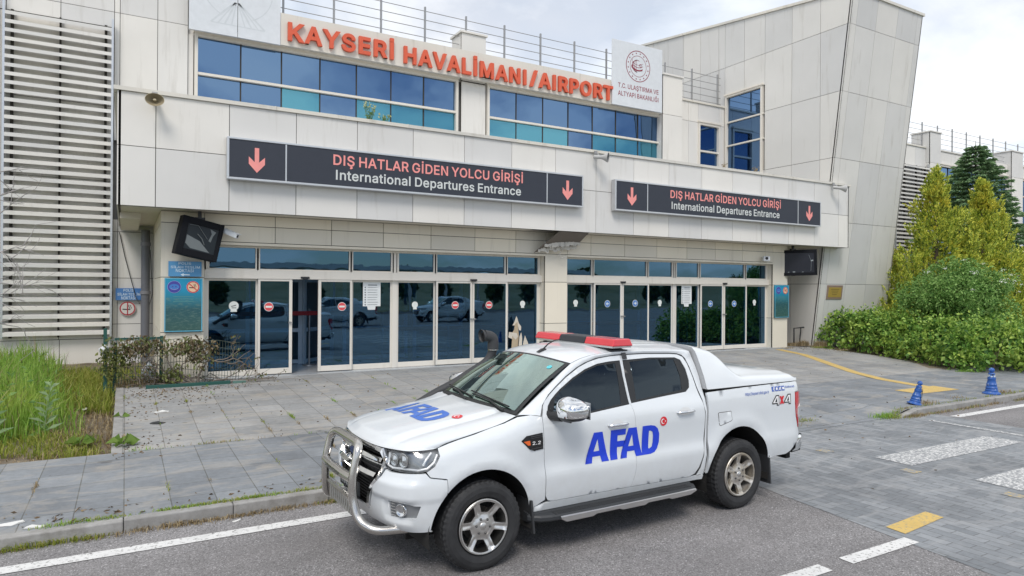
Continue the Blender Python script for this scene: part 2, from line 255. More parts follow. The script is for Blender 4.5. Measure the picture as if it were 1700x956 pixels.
for _g in (""". 188 104,-3,78,-1,57,16,50,41,57,66,78,83,104,86,128,73,140,50,138,24,128,9|/ 249 235,533,71,-76,14,-76,178,533|2 453 64,0,64,47,299,305,318,349,317,397,301,428,262,454,224,460,184,453,153,433,134,402,127,362,66,362,71,405,86,442,111,473,143,496,181,511,225,516,268,511,306,497,337,474,361,445,376,411,380,358,365,304,306,223,153,57,389,57,389,0|4 453 40,105,40,158,247,509,311,509,109,163,413,163,413,105;282,0,282,318,343,318,343,0|: 188 104,-3,78,-1,57,16,50,41,57,66,78,83,104,86,128,73,140,50,138,24,128,9;104,272,78,274,57,291,50,316,57,342,78,358,104,361,128,349,140,325,138,299,128,284|A 480 16,0,201,509,276,509,463,0,395,0,232,478,245,478,191,302,85,0;110,142,110,199,370,199,370,142|B 456 60,0,60,509,266,508,310,499,345,481,371,456,388,426,397,392,395,344,381,310,347,280,315,262,351,252,385,227,409,189,417,155,417,117,408,83,390,52,362,28,324,10,276,1;125,57,272,58,315,70,341,92,353,120,352,162,335,194,306,218,265,230,125,231;125,285,264,288,308,309,329,336,336,372,330,403,313,429,283,446,240,452,125,452|C 510 286,-6,235,-5,176,11,126,42,86,87,57,146,42,215,42,293,57,362,86,421,126,466,150,484,205,508,267,516,323,509,373,491,415,460,448,418,469,367,473,348,408,348,382,404,337,440,280,456,244,454,203,442,166,419,137,385,116,340,104,285,104,223,116,169,137,124,166,89,203,66,244,54,304,57,348,74,382,105,408,160,473,160,456,107,428,62,388,28,341,5|D 502 322,17,291,8,219,0,96,0,96,57,245,58,296,70,337,94,368,128,388,172,398,225,398,285,388,338,368,381,338,415,299,438,249,450,93,452,93,509,261,507,294,501,325,492,378,461,399,441,418,418,446,361,460,293,460,217,446,149,417,92,398,68,376,48,351,31;125,509,125,0,60,0,60,509|E 419 60,0,60,509,372,509,372,452,125,452,125,286,355,286,355,229,125,229,125,57,375,57,375,0|G 520 326,0,269,-7,205,1,149,25,125,43,85,88,56,147,42,216,42,293,56,362,85,421,125,466,149,484,203,508,265,516,322,509,374,489,429,445,457,400,474,349,408,349,380,402,337,439,278,455,243,454,202,442,166,419,137,385,116,340,104,285,104,223,116,169,137,124,166,89,203,66,246,54,290,54,328,63,361,81,386,107,404,141,414,180,415,202,434,199,283,199,283,256,478,256,476,170,463,115,436,69,399,33,377,19|H 517 60,0,60,509,125,509,125,289,392,289,392,509,457,509,457,0,392,0,392,232,125,232,125,0|I 215 75,0,75,509,140,509,140,0|K 467 104,145,104,216,364,509,448,509;60,0,60,509,125,509,125,0;372,0,188,259,228,309,449,0|L 393 60,0,60,509,125,509,125,57,361,57,361,0|M 628 60,0,60,509,152,509,322,49,307,49,352,187,476,509,568,509,568,0,504,0,513,457,456,291,342,0,286,0,119,457,122,0|N 523 60,0,60,509,136,509,405,54,399,509,463,509,463,0,387,0,108,452,119,454,125,0|O 533 329,1,267,-7,205,1,150,25,105,63,70,115,57,146,42,215,42,293,57,362,86,421,126,466,150,484,205,508,267,516,329,508,384,484,429,445,464,393,486,329,493,254,486,179,464,115,429,63,384,25;223,59,267,53,310,59,349,76,383,104,408,144,425,194,430,254,425,315,408,365,383,404,349,433,310,450,267,456,223,450,184,433,151,404,125,364,109,314,103,254,109,194,125,144,151,105,184,76|P 445 60,0,60,509,263,508,312,497,350,476,379,447,398,411,408,370,408,325,398,284,379,248,350,219,312,198,263,187,109,186,109,242,252,243,297,256,326,283,341,320,342,376,326,413,297,439,251,451,125,452,125,0|R 449 60,0,60,509,264,508,312,498,351,478,380,450,398,415,408,374,408,330,398,289,380,255,351,228,312,209,264,199,96,198,96,255,269,258,309,274,334,300,344,338,339,393,319,425,298,440,252,451,125,452,125,0;353,0,230,229,303,229,428,0|S 447 278,-4,224,-9,172,-4,128,9,91,31,64,60,46,96,38,137,104,137,116,98,142,71,194,51,257,52,299,66,329,92,342,114,345,151,332,179,296,205,154,249,105,274,86,289,71,307,60,326,54,348,53,393,65,431,87,463,119,488,158,506,203,515,252,515,296,506,334,488,365,463,387,433,399,397,401,378,337,378,327,412,302,437,267,453,209,458,167,448,136,427,119,398,116,363,124,342,158,313,336,252,378,220,401,185,408,139,403,99,386,64,360,34,323,11|T 449 32,452,32,509,417,509,417,452,257,452,257,0,193,0,193,452|U 517 315,-2,259,-8,203,-2,154,15,114,43,85,80,66,124,60,173,60,509,124,509,125,160,134,128,161,88,187,68,220,56,279,53,315,61,345,77,368,100,389,144,393,178,393,509,457,509,456,148,444,101,419,61,384,28,363,15|V 480 204,0,16,509,84,509,248,31,235,31,395,509,463,509,278,0|Y 472 203,0,203,208,16,509,91,509,243,248,250,230,224,230,280,344,381,509,455,509,268,208,268,0|a 389 160,-9,109,-1,68,22,40,58,31,90,34,137,50,171,89,199,265,235,275,248,271,288,256,311,220,329,171,329,124,307,100,274,41,291,67,335,105,364,163,382,251,376,297,352,322,320,333,290,337,251,337,0,277,0,272,52,245,18,215,1;170,45,215,53,248,74,272,115,276,190,125,155,98,132,93,96,102,72,130,52|c 396 207,-8,159,-2,117,16,82,46,56,85,39,133,34,187,39,243,56,291,82,330,117,360,159,378,234,382,295,362,340,322,362,277,303,262,270,311,217,330,173,325,145,310,115,274,99,224,97,169,108,117,134,76,158,57,189,47,258,58,296,95,304,117,363,102,334,46,285,8,261,-1|d 424 212,-7,172,-6,130,6,94,29,66,63,46,107,35,160,35,218,46,270,66,314,95,348,131,371,173,383,227,382,273,360,311,319,311,509,372,509,372,0,313,0,307,59,272,17,252,4;172,52,205,47,236,52,263,65,284,87,305,131,312,189,305,247,293,278,263,312,237,326,205,330,172,325,145,311,124,289,103,245,96,189,103,133,124,88,145,66|e 404 231,-7,185,-6,138,6,98,30,68,64,46,108,35,159,35,215,46,267,67,311,97,346,135,370,180,382,236,382,280,368,319,341,350,299,367,242,371,169,75,169,75,221,338,221,310,202,303,254,283,294,263,314,237,326,188,329,159,321,125,294,103,256,96,178,104,122,118,92,151,61,195,47,254,53,291,80,306,105,365,91,345,51,311,19,283,4|f 254 228,379,228,327,6,327,6,379;81,0,82,447,96,486,124,512,174,529,243,521,227,468,195,474,162,466,149,452,142,419,142,0|g 425 230,-150,168,-148,105,-127,64,-91,51,-69,101,-41,136,-78,178,-95,229,-96,267,-85,295,-62,304,-46,306,68,272,28,241,11,195,5,151,10,113,27,80,53,55,90,39,136,34,191,39,246,55,293,80,332,112,361,152,378,213,383,253,373,313,319,313,379,372,379,371,-33,360,-73,338,-105,309,-128,291,-136;172,63,222,60,251,68,275,84,293,107,309,154,311,213,300,264,275,303,251,320,222,329,188,329,158,320,134,302,109,262,97,212,99,155,116,109,134,85,145,76|h 410 115,243,114,0,53,0,53,509,114,509,114,287,102,287,124,332,152,362,187,379,227,384,280,376,309,360,332,336,348,304,356,263,357,0,296,0,295,256,283,291,261,315,229,327,184,326,150,310,126,283|i 167 53,0,53,379,114,379,114,0;92,444,68,446,48,461,41,483,48,506,67,521,92,523,114,512,125,491,123,468,114,455|k 381 110,137,110,212,121,212,284,379,360,379;53,0,53,509,114,509,114,0;294,0,148,186,191,229,372,0|l 180 55,0,55,530,118,530,118,0|n 410 115,243,114,0,53,0,53,379,112,379,112,287,102,287,124,332,152,362,187,379,227,384,280,376,309,360,332,336,348,304,356,263,357,0,296,0,295,256,283,291,261,315,229,327,184,326,150,310,126,283|o 415 256,-2,207,-8,159,-2,117,16,82,46,56,85,39,133,34,187,39,243,56,291,82,330,117,360,159,378,207,384,256,378,299,360,334,330,359,291,376,243,381,187,376,133,359,85,333,46,299,16;173,51,207,46,242,51,270,66,292,88,312,134,319,187,312,241,292,287,270,310,242,325,207,330,173,325,145,310,115,274,99,224,97,169,108,117,134,76,145,66|p 424 53,-143,53,379,112,379,118,319,152,360,183,378,229,384,274,378,313,361,345,332,370,293,385,245,390,189,385,133,370,84,345,45,313,16,274,-2,213,-7,173,4,138,31,114,59,114,-143;188,52,220,47,252,52,279,66,300,88,321,133,328,189,321,245,301,289,267,319,237,329,203,329,174,320,150,302,132,278,116,229,114,169,125,115,140,87,162,65|r 259 53,0,53,379,112,379,115,321,130,347,152,367,181,380,243,384,242,323,194,325,159,315,133,293,117,262,114,0|s 365 203,-7,145,-5,98,10,62,38,40,78,36,94,94,107,105,79,124,60,150,49,200,46,232,55,254,71,266,92,264,121,246,142,104,186,72,208,53,237,47,274,52,305,65,332,100,363,149,381,206,383,254,372,289,349,320,304,324,290,268,277,243,316,220,329,171,332,131,317,114,299,109,277,117,250,144,232,254,202,292,183,317,157,329,126,330,90,320,60,302,35,260,6|t 227 204,379,204,327,6,327,6,379;65,471,126,471,128,76,136,61,159,51,202,54,213,2,168,-4,125,2,92,21,72,52,65,93|u 410 222,0,182,-5,130,4,101,20,78,44,62,76,54,116,53,379,114,379,115,123,127,88,149,64,181,52,226,53,260,69,283,97,295,137,296,379,357,379,357,0,298,0,298,92,307,92,286,47,257,17|v 389 163,0,17,379,84,379,206,21,184,21,224,155,305,379,371,379,226,0|x 379 21,0,171,218,171,171,29,379,100,379,207,206,175,206,282,379,352,379,209,169,209,214,358,0,287,0,173,182,205,182,91,0|y 389 47,-139,61,-86,111,-87,136,-67,163,-1,17,379,84,379,206,21,184,21,224,155,305,379,371,379,191,-85,159,-124,116,-143,65,-143|Ğ 520 326,0,269,-7,205,1,149,25,125,43,85,88,56,147,42,216,42,293,56,362,85,421,125,466,149,484,203,508,265,516,322,509,374,489,429,445,457,400,474,349,408,349,380,402,337,439,278,455,243,454,202,442,166,419,137,385,116,340,104,285,104,223,116,169,137,124,166,89,203,66,246,54,290,54,328,63,361,81,386,107,404,141,414,180,415,202,434,199,283,199,283,256,478,256,476,170,463,115,436,69,399,33,377,19;278,563,239,566,204,582,179,610,167,646,166,659,211,659,219,628,243,610,276,607,303,621,315,637,319,659,364,659,356,621,335,591,315,575|İ 215 75,0,75,509,140,509,140,0;73,575,73,645,142,645,142,575|Ş 447 278,-4,224,-9,172,-4,128,9,91,31,64,60,46,96,38,137,104,137,116,98,142,71,194,51,257,52,299,66,329,92,342,114,345,151,332,179,296,205,154,249,105,274,86,289,71,307,60,326,54,348,53,393,65,431,87,463,119,488,158,506,203,515,252,515,296,506,334,488,365,463,387,433,399,397,401,378,337,378,327,412,302,437,267,453,209,458,167,448,136,427,119,398,116,363,124,342,158,313,336,252,378,220,401,185,408,139,403,99,386,64,360,34,323,11;186,-143,186,-107,252,-102,257,-74,242,-63,198,-62,208,16,241,16,241,-29,281,-38,297,-52,304,-72,304,-99,294,-121,275,-135,226,-143""").split('|'):
    _c, _a, _p = _g.split(' ', 2)
    GLYPHS[_c] = (int(_a)/1000, [[(q[i]/1000, q[i+1]/1000) for i in range(0, len(q), 2)] for q in ([int(v) for v in pl.split(',')] for pl in _p.split(';'))])
_GC = {}
def _inp(P, x, y):
    r = False; n = len(P); j = n-1
    for i in range(n):
        if (P[i][1] > y) != (P[j][1] > y) and x < (P[j][0]-P[i][0])*(y-P[i][1])/(P[j][1]-P[i][1])+P[i][0]: r = not r
        j = i
    return r
def glyph(ch, bold):
    """triangles of one letter, thickened by bold all round (outline plus a mitred ribbon along every edge)"""
    key = (ch, round(bold, 4))
    if key in _GC: return _GC[key]
    a, ps = GLYPHS[ch]; pts, edges, rib = [], [], []
    def loop(P):
        o = len(pts); pts.extend(Vector(p) for p in P); edges.extend((o+i, o+(i+1) % len(P)) for i in range(len(P)))
    for P in ps:
        loop(P); P = [Vector(p) for p in P]; n = len(P)
        for i in range(n):
            p, q = P[i], P[(i+1) % n]; d = (q-p)
            if d.length < 1e-6: continue
            d.normalize(); m = Vector((-d.y, d.x))*bold; rib.append([p-m, q-m, q+m, p+m])
            d2 = (P[(i+2) % n]-q)
            if d2.length < 1e-6: continue
            d2.normalize(); m2 = Vector((-d2.y, d2.x))*bold; mm = m+m2
            if mm.length > bold*.7:
                mt = mm*(2*bold*bold/mm.length_squared)
                for s_ in (1, -1): rib.append([q, q+m*s_, q+mt*s_, q+m2*s_])
    for R in rib: loop(R)
    r = delaunay_2d_cdt(pts, edges, [], 0, 1e-6); V = r[0]; F = []
    bb = [(min(p[0] for p in R), max(p[0] for p in R), min(p[1] for p in R), max(p[1] for p in R)) for R in rib]
    for f in r[2]:
        c = (V[f[0]]+V[f[1]]+V[f[2]])/3
        if sum(_inp(P, c.x, c.y) for P in ps) % 2 or any(b_[0] <= c.x <= b_[1] and b_[2] <= c.y <= b_[3] and _inp(R, c.x, c.y) for R, b_ in zip(rib, bb)):
            t = [V[i] for i in f]; ar = (t[1]-t[0]).cross(t[2]-t[0]); F.append(tuple(f) if ar > 0 else tuple(f)[::-1])
    _GC[key] = (a, V, F); return _GC[key]
def raw_text(s, bold=.0, spacing=1.0):
    """text as flat triangles in a bmesh"""
    bm = bmesh.new(); x = 0
    for ch in s:
        if ch == ' ': x += .16*spacing; continue
        a, V, F = glyph(ch, bold); used = sorted({i for f in F for i in f}); mp = {i: bm.verts.new((x+V[i].x, V[i].y, 0)) for i in used}
        for f in F:
            try: bm.faces.new([mp[i] for i in f])
            except ValueError: pass
        x += (a+bold*1.3)*spacing
    return bm
def text_flat(mb, s, fn, x0, x1, z0, z1, bold=.012, spacing=1.0, depth=0, mi=0, sub=0):
    """write s into the box x0..x1, z0..z1 of a surface; fn(x,z,k): k=0 on the surface, 1 at the letter's face"""
    bm = raw_text(s, bold, spacing)
    for i in range(sub):
        bmesh.ops.subdivide_edges(bm, edges=[e for e in bm.edges if e.calc_length() > .12], cuts=1); bmesh.ops.triangulate(bm, faces=bm.faces)
    xs = [v.co.x for v in bm.verts]; ys = [v.co.y for v in bm.verts]; a, b, c, d = min(xs), max(xs), min(ys), max(ys)
    P = [(x0+(v.co.x-a)/(b-a)*(x1-x0), z0+(v.co.y-c)/(d-c)*(z1-z0)) for v in bm.verts]
    bm.verts.index_update(); n = len(P)
    fr = [tuple(v.index for v in f.verts) for f in bm.faces]
    mb.add([fn(x, z, 1) for x, z in P], fr, mi)
    if depth:
        sd = []
        for e in bm.edges:
            if len(e.link_faces) == 1:
                i, j = [l.vert.index for l in e.link_loops[0].face.loops if l.edge == e][0], None
                l = [l for l in e.link_faces[0].loops if l.edge == e][0]; i = l.vert.index; j = l.link_loop_next.vert.index
                sd.append((j, i, n+i, n+j))
        mb.add([fn(x, z, 1) for x, z in P]+[fn(x, z, 0) for x, z in P], sd, mi)
    bm.free(); return mb
def disc2(cx, cz, r, n=28, rz=None): return [(cx+r*cos(2*pi*k/n), cz+(rz or r)*sin(2*pi*k/n)) for k in range(n)]
# ================================================================== THE SETTING: ground, road, pavements
def ground_mats():
    k = NT('asphalt'); p = k.pos()
    v = k.n('ShaderNodeTexVoronoi'); v.inputs['Scale'].default_value = 95; k.l(p, v.inputs['Vector'])
    sp = k.ramp(v.outputs['Color'], [(.1, g(.12)), (.45, g(.225)), (.8, g(.30)), (.97, g(.55))])
    n1 = k.ramp(k.noise(p, 1.1, 5), [(.3, g(.82)), (.7, g(1.1))]); c = k.mix(1, sp, n1, 'MULTIPLY')
    n2 = k.ramp(k.noise(k.pos('Object', (.25, 2.2, 1)), .9, 4), [(.4, g(0)), (.75, g(.35))])
    c = k.mix(n2, c, (.235, .225, .22)); c = k.mix(1, c, (1.0, .975, .985), 'MULTIPLY')
    n3 = k.ramp(k.noise(k.pos('Object', (.12, 1, 1)), .75, 3), [(.46, g(0)), (.56, g(.30)), (.66, g(0))]); c = k.mix(n3, c, (.125, .12, .12))     # tyre tracks along the lane
    n4 = k.ramp(k.noise(p, 2.3, 4, .6), [(.70, g(0)), (.76, g(.55))]); c = k.mix(n4, c, (.07, .068, .068))                                   # oil spots
    k.col(c); k.b.inputs['Roughness'].default_value = .85; k.b.inputs['Specular IOR Level'].default_value = .25
    k.bump(v.outputs['Distance'], .5, .006); M['asphalt'] = k.m
    def pav(name, c1, c2, mort, bw, bh, off, msize, swap, stain, tone, bumpd=.004):
        k = NT(name); p = k.pos()
        br = k.n('ShaderNodeTexBrick'); br.offset = off; br.squash = 1
        if swap:
            mp = k.n('ShaderNodeMapping'); mp.inputs['Rotation'].default_value = (0, 0, pi/2); k.l(p, mp.inputs[0]); k.l(mp.outputs[0], br.inputs['Vector'])
        else: k.l(p, br.inputs['Vector'])
        br.inputs['Scale'].default_value = 1; br.inputs['Mortar Size'].default_value = msize; br.inputs['Mortar Smooth'].default_value = .2
        br.inputs['Brick Width'].default_value = bw; br.inputs['Row Height'].default_value = bh; br.inputs['Bias'].default_value = 0
        br.inputs['Color1'].default_value = (*c1, 1); br.inputs['Color2'].default_value = (*c2, 1); br.inputs['Mortar'].default_value = (*mort, 1)
        n1 = k.ramp(k.noise(p, .7, 6, .62), [(.28, g(.72)), (.5, g(1)), (.72, g(1.16))]); c = k.mix(1, br.outputs['Color'], n1, 'MULTIPLY')
        n3 = k.ramp(k.noise(p, 14, 5, .7), [(.3, g(.86)), (.7, g(1.1))]); c = k.mix(1, c, n3, 'MULTIPLY')
        n2 = k.ramp(k.noise(p, 1.6, 6, .7), [(.56, g(0)), (.70, g(stain))]); c = k.mix(n2, c, tone)
        n4 = k.ramp(k.noise(p, 3.1, 3, .5), [(.70, g(0)), (.74, g(.6))]); c = k.mix(n4, c, (.07, .07, .07))
        n5 = k.n('ShaderNodeTexNoise'); n5.inputs['Scale'].default_value = 1.3; n5.inputs['Detail'].default_value = 7; n5.inputs['Distortion'].default_value = 2.2; k.l(k.pos('Object', (.55, 1.5, 1)), n5.inputs['Vector'])
        c = k.mix(k.ramp(n5.outputs['Fac'], [(.52, g(0)), (.62, g(.34)), (.70, g(.1))]), c, tuple(min(1, v*1.12) for v in tone))
        k.col(c); k.b.inputs['Roughness'].default_value = .78; k.b.inputs['Specular IOR Level'].default_value = .3
        inv = k.n('ShaderNodeMath', operation='SUBTRACT'); inv.inputs[0].default_value = 1; k.l(br.outputs['Fac'], inv.inputs[1])
        k.bump(inv.outputs[0], .5, bumpd); M[name] = k.m
    pav('slab_dark', (.18, .195, .212), (.24, .256, .272), (.12, .125, .12), .54, .435, 0, .006, True, .6, (.36, .33, .285))
    pav('slab_light', (.265, .27, .27), (.335, .335, .33), (.16, .155, .145), .5, .5, 0, .006, True, .5, (.37, .33, .27))
    pav('brick_grey', (.19, .205, .22), (.27, .285, .30), (.135, .14, .145), .30, .125, .5, .005, True, .3, (.33, .33, .33))
    k = NT('soil'); p = k.pos(); k.col(k.ramp(k.noise(p, 3, 7, .7), [(.3, (.085, .065, .045)), (.55, (.19, .155, .11)), (.75, (.30, .26, .20))]))
    k.b.inputs['Roughness'].default_value = .95; k.bump(k.noise(p, 18, 6, .7), .8, .03); M['soil'] = k.m
    k = NT('kerb_stone'); p = k.pos(); c = k.ramp(k.noise(p, 5, 6, .7), [(.3, (.20, .19, .175)), (.6, (.34, .335, .325)), (.8, (.42, .41, .40))])
    c = k.mix(k.ramp(k.rnd(), [(0, g(0)), (1, g(.4))]), c, (.24, .24, .235)); k.col(c); k.b.inputs['Roughness'].default_value = .85
    k.bump(k.noise(p, 30, 5), .5, .006); M['kerb'] = k.m
    def paint(name, c, wear, under):
        k = NT(name); p = k.pos(); f = k.ramp(k.noise(p, 26, 5, .72), [(wear-.04, g(1)), (wear+.05, g(0))])
        f2 = k.ramp(k.noise(k.pos('Object', (1, 1, 1)), 5, 4, .6), [(.45, g(0)), (.75, g(.55))])
        k.col(k.mix(f, k.mix(f2, c, tuple(x*.72 for x in c)), under)); k.b.inputs['Roughness'].default_value = .75; M[name] = k.m
    paint('road_white', (.66, .66, .65), .40, (.17, .165, .16)); paint('crossing_white', (.66, .66, .65), .515, (.25, .26, .27))
    paint('tactile_yellow', (.60, .42, .13), .43, (.36, .30, .18)); paint('worn_yellow', (.52, .38, .13), .54, (.25, .26, .27))
    k = NT('far_grass'); p = k.pos(); k.col(k.ramp(k.noise(p, .05, 8, .65), [(.35, (.06, .085, .03)), (.6, (.17, .16, .085))])); k.b.inputs['Roughness'].default_value = .95; M['far_grass'] = k.m
ground_mats()
def sheet(name, polys, mat, **k):
    mb = MB()
    for pl in polys: mb.add(pl, [tuple(range(len(pl)))])
    return tag(mb.build(name, mat), kind='structure', **k)
sheet('ground', [[(-900, -900, -.06), (900, -900, -.06), (900, 900, -.06), (-900, 900, -.06)]], M['far_grass'])
sheet('road', [[(-60, -34, 0), (120, -34, 0), (120, 8.0, 0), (-60, 8.0, 0)]], M['asphalt'])
BL = lambda y: 6.02+.13*(y-0)      # left edge of the brick crossing
sheet('brick_crossing', [[(BL(-6), -6, .004), (13.76, -6, .004), (13.76, 7.44, .004), (BL(7.44), 7.44, .004)]], M['brick_grey'])
# walkway: flat behind the kerb, let down to road level at the crossing
def walk_z(x, y):
    lo = max(0, min(1, (x-6.1)/.9))*max(0, min(1, (13.15-x)/.5)); lo = lo*lo*(3-2*lo)
    return .12-lo*(.112)*max(0, min(1, (8.7-y)/1.25))
WX = [-40, -20, -8, -4, -2, 0, 2, 4, 5.6, 6.1, 6.4, 6.7, 7, 7.5, 9, 11, 12.2, 12.65, 12.8, 12.95, 13.15, 13.5, 15, 18, 24, 40, 90]
WY = [7.44, 7.75, 8.1, 8.4, 8.7, 9.1, 9.6, 10.68]
mb = MB(); vs = [(x, max(y, 7.66 if x < 6.2 else 7.44 if x < 13 else 7.44), walk_z(x, y)) for y in WY for x in WX]; n = len(WX)
fs = [(j*n+i, j*n+i+1, (j+1)*n+i+1, (j+1)*n+i) for j in range(len(WY)-1) for i in range(n-1)]
mb.add(vs, fs, 0, True); tag(mb.build('walkway', M['slab_dark']), kind='structure')
# the forecourt slopes up to the doors
def plaza_z(y): return .122+max(0, min(1, (y-10.66)/5.6))*.238
mb = MB(); PR = [(10.66, 20.9), (11.5, 21.6), (12.4, 22.1), (13.4, 22.4), (14.5, 22.45), (15.5, 22.45), (16.26, 22.45), (16.6, 22.45)]
xs = [0, .02, .04, .08, .2, .4, .6, .8, .9, .95, 1.0]; n = len(xs)
vs = []
for y, xr in PR:
    for t in xs: vs.append((-.02+(xr+.02)*t, y, plaza_z(y)-.06*max(0, (t-.9)/.1)**2*(1 if y > 11 else .3)))
mb.add(vs, [(j*n+i, j*n+i+1, (j+1)*n+i+1, (j+1)*n+i) for j in range(len(PR)-1) for i in range(n-1)], 0, True)
tag(mb.build('forecourt', M['slab_light']), kind='structure')
rs = random.Random(5)
mb = MB(); y = 10.62
while y < 16.1:      # edging stones along the left side of the forecourt
    L = .98; a, b = plaza_z(y), plaza_z(y+L); dx_ = rs.uniform(-.006, .006)
    mb.hexa([(-.16+dx_, y, -.05), (-.02, y, -.05), (-.02, y+L-.012, -.05), (-.16+dx_, y+L-.012, -.05)], [(-.16+dx_, y, a+.012), (-.02, y, a+.012), (-.02, y+L-.012, b+.012), (-.16+dx_, y+L-.012, b+.012)]); y += L
tag(mb.build('forecourt_edging', M['kerb'], bevel=.008), kind='structure')
mb = MB(); x = -40.
while x < 6.0:
    j = rs.uniform(-.006, .006); mb.box(x, 7.55+j, -.1, x+.995, 7.675, .122+rs.uniform(-.005, .006)); x += 1.0
mb.hexa([(6.0, 7.55, -.1), (6.95, 7.55, -.1), (6.95, 7.675, -.1), (6.0, 7.675, -.1)], [(6.0, 7.55, .12), (6.95, 7.55, .012), (6.95, 7.675, .012), (6.0, 7.675, .12)])
tag(mb.build('kerb', M['kerb'], bevel=.014), kind='structure')
mb = MB(); mb.hexa([(12.72, 7.33, -.1), (13.3, 7.33, -.1), (13.3, 7.46, -.1), (12.72, 7.46, -.1)], [(12.72, 7.33, .012), (13.3, 7.33, .115), (13.3, 7.46, .12), (12.72, 7.46, .015)]); x = 13.3
while x < 80: mb.box(x, 7.33+rs.uniform(-.006, .006), -.1, x+.988, 7.46, .122); x += 1.0
tag(mb.build('kerb.001', M['kerb'], bevel=.014), kind='structure')
# markings
Zm = .006
sheet('edge_line', [[(-40, 6.93, Zm), (5.95, 6.95, Zm), (5.95, 7.12, Zm), (-40, 7.10, Zm)], [(13.86, 6.83, Zm), (80, 6.80, Zm), (80, 6.97, Zm), (13.80, 7.0, Zm)]], M['road_white'])
sheet('stop_line', [[(12.99, -4, .009), (13.10, -4, .009), (13.08, 6.95, .009), (12.96, 6.95, .009)]], M['crossing_white'])
sheet('crosswalk_stripe', [[(9.4, y0, .009), (12.48, y0-.04, .009), (12.42, y0+.49, .009), (9.4, y0+.52, .009)] for y0 in (5.25, 3.94, 2.62, 1.3, 0)], M['crossing_white'])
sheet('lane_dash', [[(x0, 3.61, Zm), (x0+1.03, 3.61, Zm), (x0+1.03, 3.755, Zm), (x0, 3.755, Zm)] for x0 in (5.57, 4.25, 2.92, 1.6, .3)]+[[(14+3*i, 3.6, Zm), (15.5+3*i, 3.6, Zm), (15.5+3*i, 3.75, Zm), (14+3*i, 3.75, Zm)] for i in range(20)], M['road_white'])
sheet('tactile_paving', [[(6.70, 3.80, .009), (7.55, 3.88, .009), (7.57, 4.08, .009), (6.72, 4.01, .009)]], M['tactile_yellow'])
sheet('tactile_tile', [[(9.02, y0, .0085), (9.2, y0, .0085), (9.2, y0+.2, .0085), (9.02, y0+.2, .0085)] for y0 in (6.28, 5.0, 3.8)]+
      [[(x0, y0, walk_z(x0, y0)+.005), (x0+w_, y0, walk_z(x0+w_, y0)+.005), (x0+w_, y0+.2, walk_z(x0+w_, y0+.2)+.005), (x0, y0+.2, walk_z(x0, y0+.2)+.005)] for x0, y0, w_ in ((9.7, 9.0, .9), (10.75, 9.05, .5), (11.4, 8.9, .35))], M['worn_yellow'])
cl = [(19.9, 15.75), (19.55, 14.5), (19.05, 13.7), (18.55, 12.95), (17.55, 11.4), (17.05, 10.3), (16.75, 9.3), (16.65, 8.95)]
mb = MB(); vs = []
for i, (x, y) in enumerate(cl):
    a = Vector(cl[max(i-1, 0)]); b = Vector(cl[min(i+1, len(cl)-1)]); d = (b-a).normalized(); nrm = Vector((-d.y, d.x))
    for s_ in (-.15, .15):
        qx, qy = x+nrm.x*s_, y+nrm.y*s_; vs.append((qx, qy, (plaza_z(qy) if qy > 10.66 else .12)+.006))
mb.add(vs, [(2*i, 2*i+1, 2*i+3, 2*i+2) for i in range(len(cl)-1)])
mb.add([(15.35, 8.42, .1265), (16.9, 8.36, .1265), (16.98, 8.98, .1265), (15.4, 9.0, .1265)], [(0, 1, 2, 3)])
tag(mb.build('tactile_path', M['tactile_yellow']), kind='structure')
# planting ground
mb = MB(); nx, ny = 40, 26
def soil_l(u, v):
    x = -14+13.86*u; y = 10.5+10.4*v
    return (x, y, .06+.02*mnoise.noise((x*1.3, y*1.3, 0))*2+(.09 if y > 11.2 else 0)*min(1, (y-11.2)/.8 if y > 11.2 else 0)+.25*max(0, (y-14)/7)-.10*max(0, 1-abs(x+.14)/.5)*(1 if y > 10.9 else 0))
mb.grid(soil_l, nx, ny); tag(mb.build('planting_ground', M['soil']), kind='structure')
mb = MB(); mb.box(-.15, 16.2, -.1, .66, 20.9, .34); mb.box(20.95, 16.3, -.1, 22.8, 20.9, .33); tag(mb.build('planting_ground.001', M['soil']), kind='structure')
mb = MB()
mb.grid(lambda u, v: (20.5+60*u, 9.0+11.9*v, .05+.2*min(1, v*1.5)), 30, 16)
tag(mb.build('planting_ground.002', M['soil']), kind='structure')
# hills far behind the camera (only the panes see them)
mb = MB()
def hill(u, v):
    a = -pi+pi*u; r = 420+v*330; h = (4+22*(.5+.5*mnoise.noise((cos(a)*2.2, sin(a)*2.2, 3)))+6*mnoise.noise((cos(a)*7, sin(a)*7, 8)))*sin(pi*min(1, v*1.0)/1)
    return (r*cos(a), r*sin(a), h-1)
mb.grid(hill, 90, 10); tag(mb.build('hills', M['far_grass']), kind='structure')

# ================================================================== THE TERMINAL
T = empty('terminal_building', label='pale panel clad airport terminal with glazed entrance bays under a long flat canopy', cat='building')
YU, YC, YF, YD = 20.8, 15.5, 16.2, 16.5
A2 = [M['acm'], M['seam']]; L2 = [M['acm_low'], M['seam']]; T2 = [M['acm_tower'], M['seam']]
